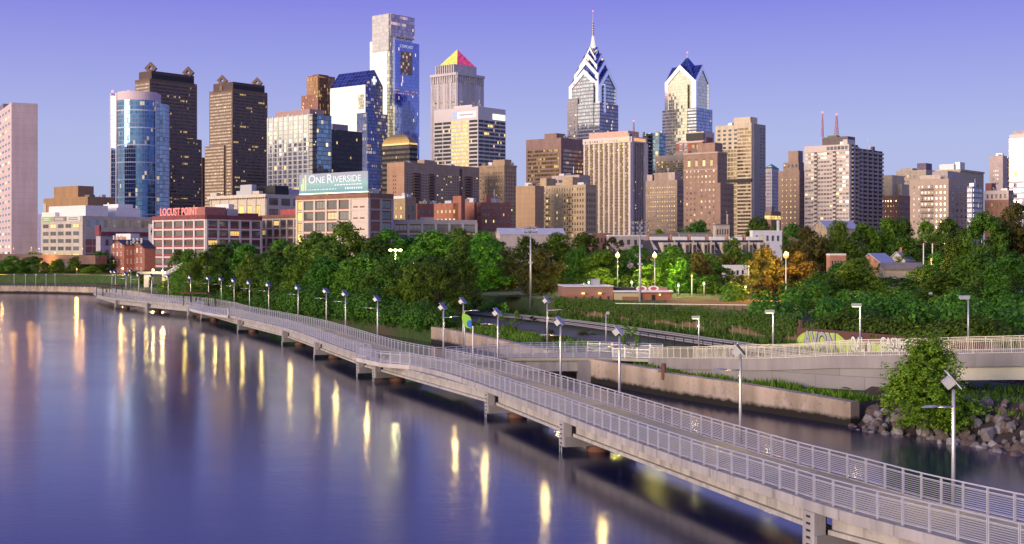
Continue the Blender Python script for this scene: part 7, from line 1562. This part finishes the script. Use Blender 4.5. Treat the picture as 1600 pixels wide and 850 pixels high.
# the big leafy bush tree on the rocks
def bush_crown(seed, nl, nleaf, ls, mat):
    rnd = random.Random(seed); mb = MB()
    for k in range(nl):
        zf = rnd.random() ** 1.25; th = rnd.uniform(0, 6.283); rmax = .44 * (1 - zf) ** .62 * rnd.uniform(.75, 1.12) * min(1, .72 + zf * 2.2); r_ = rmax * math.sqrt(rnd.uniform(.25, 1)); c = Vector((r_ * math.cos(th), r_ * math.sin(th), .05 + .88 * zf)); rr = rnd.choice((.05, .07, .09, .12))
        tw = []
        for q in range(26): d_ = Vector((rnd.gauss(0, 1), rnd.gauss(0, 1), rnd.gauss(.2, 1))).normalized(); tw.append((d_, c + d_ * rr * rnd.choice((.6, .8, 1.0, 1.2, 1.5, 2.0))))
        for q in range(int(nleaf / nl)):
            d_, p0_ = rnd.choice(tw); p = p0_ + Vector((rnd.gauss(0, 1), rnd.gauss(0, 1), rnd.gauss(0, .8))) * rr * .2
            if p.z > .01: leaf(mb, p, d_ + Vector((0, 0, .4)), ls, rnd)
    return mb.mesh('crown', mat)
bc = bush_crown(77, 90, 30000, .0150, leafmat('maple leaves', (0.07, 0.18, 0.010), (0.27, 0.50, 0.04)))
d = 92; base = .6; h = Zy(530, d) - base; w_ = 156 / FP * d * 1.14
t = thing('leafy_tree', 'big bright green leafy tree growing out of the rocks in front of the ramp', 'tree', (X(1448, d), d, base)); link('crown', bc, t, scale=(w_, w_, h)); link('trunk', TR[0], t, scale=(h * .8,) * 3)
# ---- riprap rocks
rk = [pmat('grey rock', (.23, .20, .20), .9, .3, 1.5, bump=.5), pmat('pale rock', (.33, .30, .30), .9, .25, 1.5, bump=.5), pmat('brown rock', (.15, .11, .095), .9, .3, 1.5, bump=.5)]
def rock_mesh(seed, mat):
    bm = bmesh.new(); bmesh.ops.create_icosphere(bm, subdivisions=2, radius=1); rnd = random.Random(seed); pl = [(Vector((rnd.gauss(0, 1), rnd.gauss(0, 1), rnd.gauss(0, 1))).normalized(), rnd.uniform(.62, .9)) for _ in range(11)]
    for v in bm.verts:
        for n_, k in pl:
            e = v.co.dot(n_) - k
            if e > 0: v.co -= n_ * e
        v.co *= 1 + .12 * mnoise.noise(v.co * 2 + Vector((seed, 0, 0)))
    me = bpy.data.meshes.new('rock'); bm.to_mesh(me); bm.free(); me.materials.append(mat); return me
RK = [rock_mesh(k, rk[k % 3]) for k in range(9)]
rnd = random.Random(21); i0, i1 = ipx(1328, 1), ipx(1700, 1); cnt = 0
gm = {0: 'grey', 1: 'pale', 2: 'brown'}
while cnt < 298:
    i = rnd.randrange(i0, i1); s_ = rnd.uniform(-1.6, 5.5); q = so2(i, s_).lerp(so2(i + 1, s_), rnd.random()); px = pxof(q)
    if not (1326 < px < 1660): continue
    zr = .1 + .42 * s_ if s_ > 0 else -.12
    k = rnd.randrange(9); size = (.15 + .50 * rnd.random() ** 2.6) * (1.15 if s_ < 2 else .95)
    o = link('rock', RK[k], None); o.location = (q.x, q.y, zr); o.rotation_euler = (rnd.uniform(0, 6), rnd.uniform(0, 6), rnd.uniform(0, 6)); o.scale = (size * rnd.uniform(.9, 1.4), size, size * rnd.uniform(.6, .9)); cnt += 1
    side = 'left of the big leafy tree' if px < 1400 else 'below and right of the big leafy tree'
    tag(o, gm[k % 3] + ' riprap rock on the bank, ' + side, 'rock', 'riprap ' + gm[k % 3] + ' rocks ' + side)
ii0, ii1 = i0, i1
mb = MB()
for i in range(i0 - 1, i1 + 2):
    for (sa, sb2) in ((-2.2, 0), (0, 2.5), (2.5, 6)):
        zz2 = {-2.2: -.8, 0: -.05, 2.5: 1.0, 6: 2.3}; a, b_, c, d_ = so2(i, sa), so2(i + 1, sa), so2(i + 1, sb2), so2(i, sb2)
        mb.face([(a.x, a.y, zz2[sa]), (b_.x, b_.y, zz2[sa]), (c.x, c.y, zz2[sb2]), (d_.x, d_.y, zz2[sb2])])
tag(mb.build('bank_slope', pmat('dark bank soil', (.06, .045, .035), .95, .4, .8, bump=.4)), 'dark muddy bank slope under the rocks', 'bank', kind='structure')
grass_strip('bank_grass', 'bright grass on the bank below the ramp bridge at the right', 6.0, 16, 1500, 1680, 260, .45, LB_)
grass_strip('bank_weeds', 'weeds growing between the riprap rocks', 2.2, 6.0, 1420, 1680, 60, .5, LF, 'weeds')
grass_strip('park_grass', 'thin grass of the left bank park', 0.8, 24, -40, 230, 30, .5, LI)

# ================================================================ poles and lights
def pole_lamp(label, px, yt, yb, d=None, z=None, arm=-1, lit=False, col_=None, energy=0, name='street_lamp', headw=.7, polemat=None, r=.09):
    """simple post with a boxy head; foot found from yb at height z unless d is given"""
    if d is None: x, d = onz(px, yb, z)
    zb = Zy(yb, d) if z is None else z; h = Zy(yt, d) - zb
    t = thing(name, label, 'street lamp', (X(px, d), d, zb)); MB().tube([(0, 0, 0), (0, 0, h)], [r, r * .7], 8).build('pole', polemat or M['steel'], t, True)
    hd = MB().box(min(0, arm * headw), -.18, h - .05, max(.08, arm * headw), .18, h + .22).build('lamp_head', M['steel'], t)
    MB().box(min(-.05, arm * headw * .9), -.14, h - .08, max(.0, arm * headw * .9), .14, h - .052).build('lamp_lens', M['lampface'] if lit else M['white'], hd)
    if energy:
        li = bpy.data.lights.new('lamp_light', 'POINT'); li.energy = energy; li.color = col_; li.shadow_soft_size = .12; lo = bpy.data.objects.new('lamp_light', li); col.objects.link(lo); lo.parent = t; lo.location = (arm * headw * .6, -.1, h - .35)
    return t
def on_ramp(px): 
    q, i = at_px(RB, px); return q
for px, yt, lab in ((1092, 497, 'lit square headed lamp on the ramp, leftmost of four'), (1208, 488, 'lit square headed lamp on the ramp left of the graffiti letters'), (1344, 478, 'lit square headed lamp on the ramp in front of the white graffiti letters'), (1513, 466, 'tall unlit grey square headed lamp on the ramp near the right edge')):
    q = on_ramp(px); pole_lamp(lab, px, yt, 0, d=q.y, z=rampz(q), lit=px < 1500, col_=(1, .85, .4), energy=160 if px < 1500 else 0)
pole_lamp('thin grey lamp post on the side bridge landing, by the tracks', 947, 490, 545, z=2.4, arm=.5)
pole_lamp('dim black double lamp in the dark trees above the graffiti', 1452, 459, 505, d=172, arm=.5, polemat=M['dark'])
pole_lamp('thin bare grey post right of the graffiti, before the woods', 1471, 497, 535, d=140, arm=-.1)
def flood_mast(label, px, yt, yb, rows):
    x, d = onz(px, yb, 2.5); h = Zy(yt, d) - 2.5
    t = thing('flood_mast', label, 'flood mast', (x, d, 2.5)); MB().tube([(0, 0, 0), (0, 0, h * .5), (0, 0, h)], [.20, .16, .10], 10).build('pole', M['steel'], t, True)
    for k in range(rows):
        z = h - .2 - k * .75; MB().box(-1.1, -.06, z - .05, 1.1, .06, z + .05).build('crossarm', M['dark'], t)
        for x_ in (-.95, -.3, .3, .95): MB().lathe([(.08, -.25), (.30, .15), (.27, .18), (0, .2)], 10, (x_, -.1, z + .1)).build('floodlight', M['steel'], t)
    MB().box(-.35, -.15, h * .58, .35, .15, h * .60).build('bracket', M['steel'], t)
flood_mast('left tall floodlight mast, beside the olive tree', 829, 355, 489.7, 2); flood_mast('right tall floodlight mast, rising through the ivy fence', 1000, 347, 506.6, 3)
def glow_lamp(label, px, py, d, base, mat, r, energy, colr, name='park_lamp', pole=True):
    z = Zy(py, d); t = thing(name, label, 'lamp', (X(px, d), d, base))
    MB().tube([(0, 0, 0), (0, 0, z - base)], [.10, .07], 8).build('pole', M['white'] if 'orange lamp' in label else M['steel'], t, True)
    MB().lathe([(0.02, -r), (r * .7, -r * .7), (r, 0), (r * .7, r * .7), (0.02, r)], 12, (0, 0, z - base + r)).build('globe', mat, t, True)
    MB().lathe([(.10, 0), (.22, .05), (.02, .2)], 8, (0, 0, z - base + 2 * r)).build('lamp_cap', M['dark'], t)
    if energy:
        li = bpy.data.lights.new('lamp_light', 'POINT'); li.energy = energy; li.color = colr; li.shadow_soft_size = .3; lo = bpy.data.objects.new('lamp_light', li); col.objects.link(lo); lo.parent = t; lo.location = (0, -.25, z - base + 2 * r + .7)
glow_lamp('bright orange lamp on a tall white pole at the end of the lawn', 1228, 404, 216, 4.9, M['orange'], .50, 22000, (1, .38, .06))
glow_lamp('left bright yellow floodlight among the park trees', 965, 403, 250, 5, emat('yellow flood', (1, .76, .14), 1.6), .45, 9000, (1, .80, .20))
glow_lamp('right bright yellow floodlight among the park trees', 1023, 403, 246, 5, M['warm'], .45, 9000, (1, .80, .20))
for px, py, d, lab, mt, e, c in ((912, 447, 240, 'left of two pale green globe lamps behind the recreation centre', 'greenwhite', 500, (.7, 1, .4)), (920, 443, 244, 'right of two pale green globe lamps behind the recreation centre', 'greenwhite', 500, (.7, 1, .4)), (987, 443, 240, 'pale green globe lamp above the club house roof', 'greenwhite', 600, (.7, 1, .4)), (1081, 433, 236, 'small dim orange lamp hanging among the park trees', 'orange', 700, (1, .45, .1)), (1060, 448, 232, 'pale green globe lamp right of the club house', 'greenwhite', 600, (.7, 1, .4)), (1100, 445, 232, 'pale green globe lamp in the middle of the park trees', 'greenwhite', 500, (.7, 1, .4)), (1165, 450, 228, 'pale green globe lamp left of the orange lamp', 'greenwhite', 700, (1, .8, .3)), (1170, 418, 255, 'soft orange lamp beside the white box building', 'orange', 1500, (1, .5, .12)), (1455, 408, 262, 'small orange lamp below the utility poles on the right', 'orange', 800, (1, .45, .1))): glow_lamp(lab, px, py, d, 5.0, M[mt], .2, e, c)
for px, py, d, lab, e in ((192, 422, 440, 'bright orange street light in front of the brick townhouses', 6000), (64, 412, 480, 'orange street light among the left park trees', 2500), (21, 389, 560, 'orange street light on the viaduct at the left', 900), (49, 388, 565, 'orange street light on the viaduct left of its tree', 900), (61, 390, 560, 'orange street light on the viaduct right of its tree', 900), (129, 390, 540, 'orange street light at the corner of the white office block', 900), (4, 434, 445, 'small orange path light at the left edge', 900), (86, 396, 560, 'orange street light before the office block windows', 600), (120, 422, 455, 'orange light between the left park trees', 1500)): glow_lamp(lab, px, py, d, 3.0, M['orange'], .38 if e > 2000 else .25, e * 1.6, (1, .45, .1), 'street_light')
for px, py, lab in ((239, 425, 'left bright white yellow lamp at the lit entrance'), (254, 426, 'right bright white yellow lamp at the lit entrance')): glow_lamp(lab, px, py, 388, 3.0, M['warm'], .4, 1800, (1, .75, .3), 'entrance_lamp')
z = Zy(391, 250); t = thing('floodlight_pair', 'bright yellow pair of floodlights on a pole inside the riverside wood', 'floodlight', (X(618, 236), 236, 3)); hh_ = Zy(391, 236) - 3
MB().tube([(0, 0, 0), (0, 0, hh_)], [.12, .08], 8).build('pole', M['steel'], t, True); MB().box(-1.2, -.05, hh_ - .05, 1.2, .05, hh_ + .05).build('crossarm', M['dark'], t)
for x_ in (-.9, 0, .9): MB().lathe([(.06, -.28), (.30, -.1), (.34, .12), (.03, .28)], 10, (x_, -.15, hh_)).build('floodlight', emat('flood yellow', (1, .9, .3), 5), t)
li = bpy.data.lights.new('lamp_light', 'POINT'); li.energy = 2500; li.color = (1, .9, .4); li.shadow_soft_size = .4; lo = bpy.data.objects.new('lamp_light', li); col.objects.link(lo); lo.parent = t; lo.location = (0, -1.5, hh_)
t = thing('floodlight_pole', 'small lit lamp between the loft building and the wood', 'lamp', (X(467, 300), 300, 3)); hz_ = Zy(392, 300) - 3; MB().tube([(0, 0, 0), (0, 0, hz_)], .1, 8).build('pole', M['steel'], t, True); MB().lathe([(.03, -.4), (.4, 0), (.03, .4)], 10, (0, 0, hz_)).build('globe', M['warm'], t)
# utility poles
for px, lab in ((1443, 'left white utility pole with crossarms in the right hand trees'), (1457, 'right white utility pole with crossarms in the right hand trees')):
    t = thing('utility_pole', lab, 'utility pole', (X(px, 285), 285, 6)); h = Zy(380, 285) - 6; MB().tube([(0, 0, 0), (0, 0, h)], .13, 8).build('pole', M['white'], t, True); MB().box(-1.4, -.08, h - .3, 1.4, .08, h - .12).build('crossarm', M['wood'], t)
    for x_ in (-1.2, -.6, .6, 1.2): MB().lathe([(.05, 0), (.09, .1), (.03, .3)], 6, (x_, 0, h - .12)).build('insulator', M['dark'], t)
# left park path, lamp posts, bank fence
grp = 'thin lamp posts of the left bank park'
for k, px in enumerate((22, 40, 56, 72, 86)):
    x, d = onz(px, 447.5, 2.3); t = thing('park_lamp_post', 'thin grey lamp post on the left bank promenade', 'lamp post', (x, d, 2.3), 0, grp); MB().tube([(0, 0, 0), (0, 0, 3.6)], .06, 6).build('pole', M['steel'], t); MB().box(-.25, -.12, 3.6, .25, .12, 3.75).build('lamp_head', M['steel'], t)
a, b_ = Vector((*onz(-60, 447, 2.3), 2.3)), Vector((*onz(146, 451, 2.3), 2.3)); t = thing('bank_fence', 'low wire railing on the left bank seawall', 'railing', (a.x, a.y, 2.3)); mb = MB(); mb.bar(a + Vector((0, 0, 1)), b_ + Vector((0, 0, 1)), .04); mb.bar(a + Vector((0, 0, .5)), b_ + Vector((0, 0, .5)), .03); wpart(mb, 'rails', M['dark'], t); mb = MB()
for k in range(40): q = a.lerp(b_, k / 39); mb.bar(q, q + Vector((0, 0, 1)), .04)
wpart(mb, 'posts', M['dark'], t)
ribbon('promenade', 2.0, 5.0, 0.03, M['gravelpath'], ipx(-60, 3), ipx(160, 3), 'pale promenade path on the left bank', 'path')
# rusty stub pile on the seawall
x, d = onz(1037, 581, 2.2); t = thing('pile_stub', 'short rusty steel pile standing on the seawall planting', 'pile', (x, d, 2.0)); MB().lathe([(.22, -.5), (.22, .95), (.16, .96), (.16, .6), (0, .6)], 12).build('pile', M['rust'], t, True)
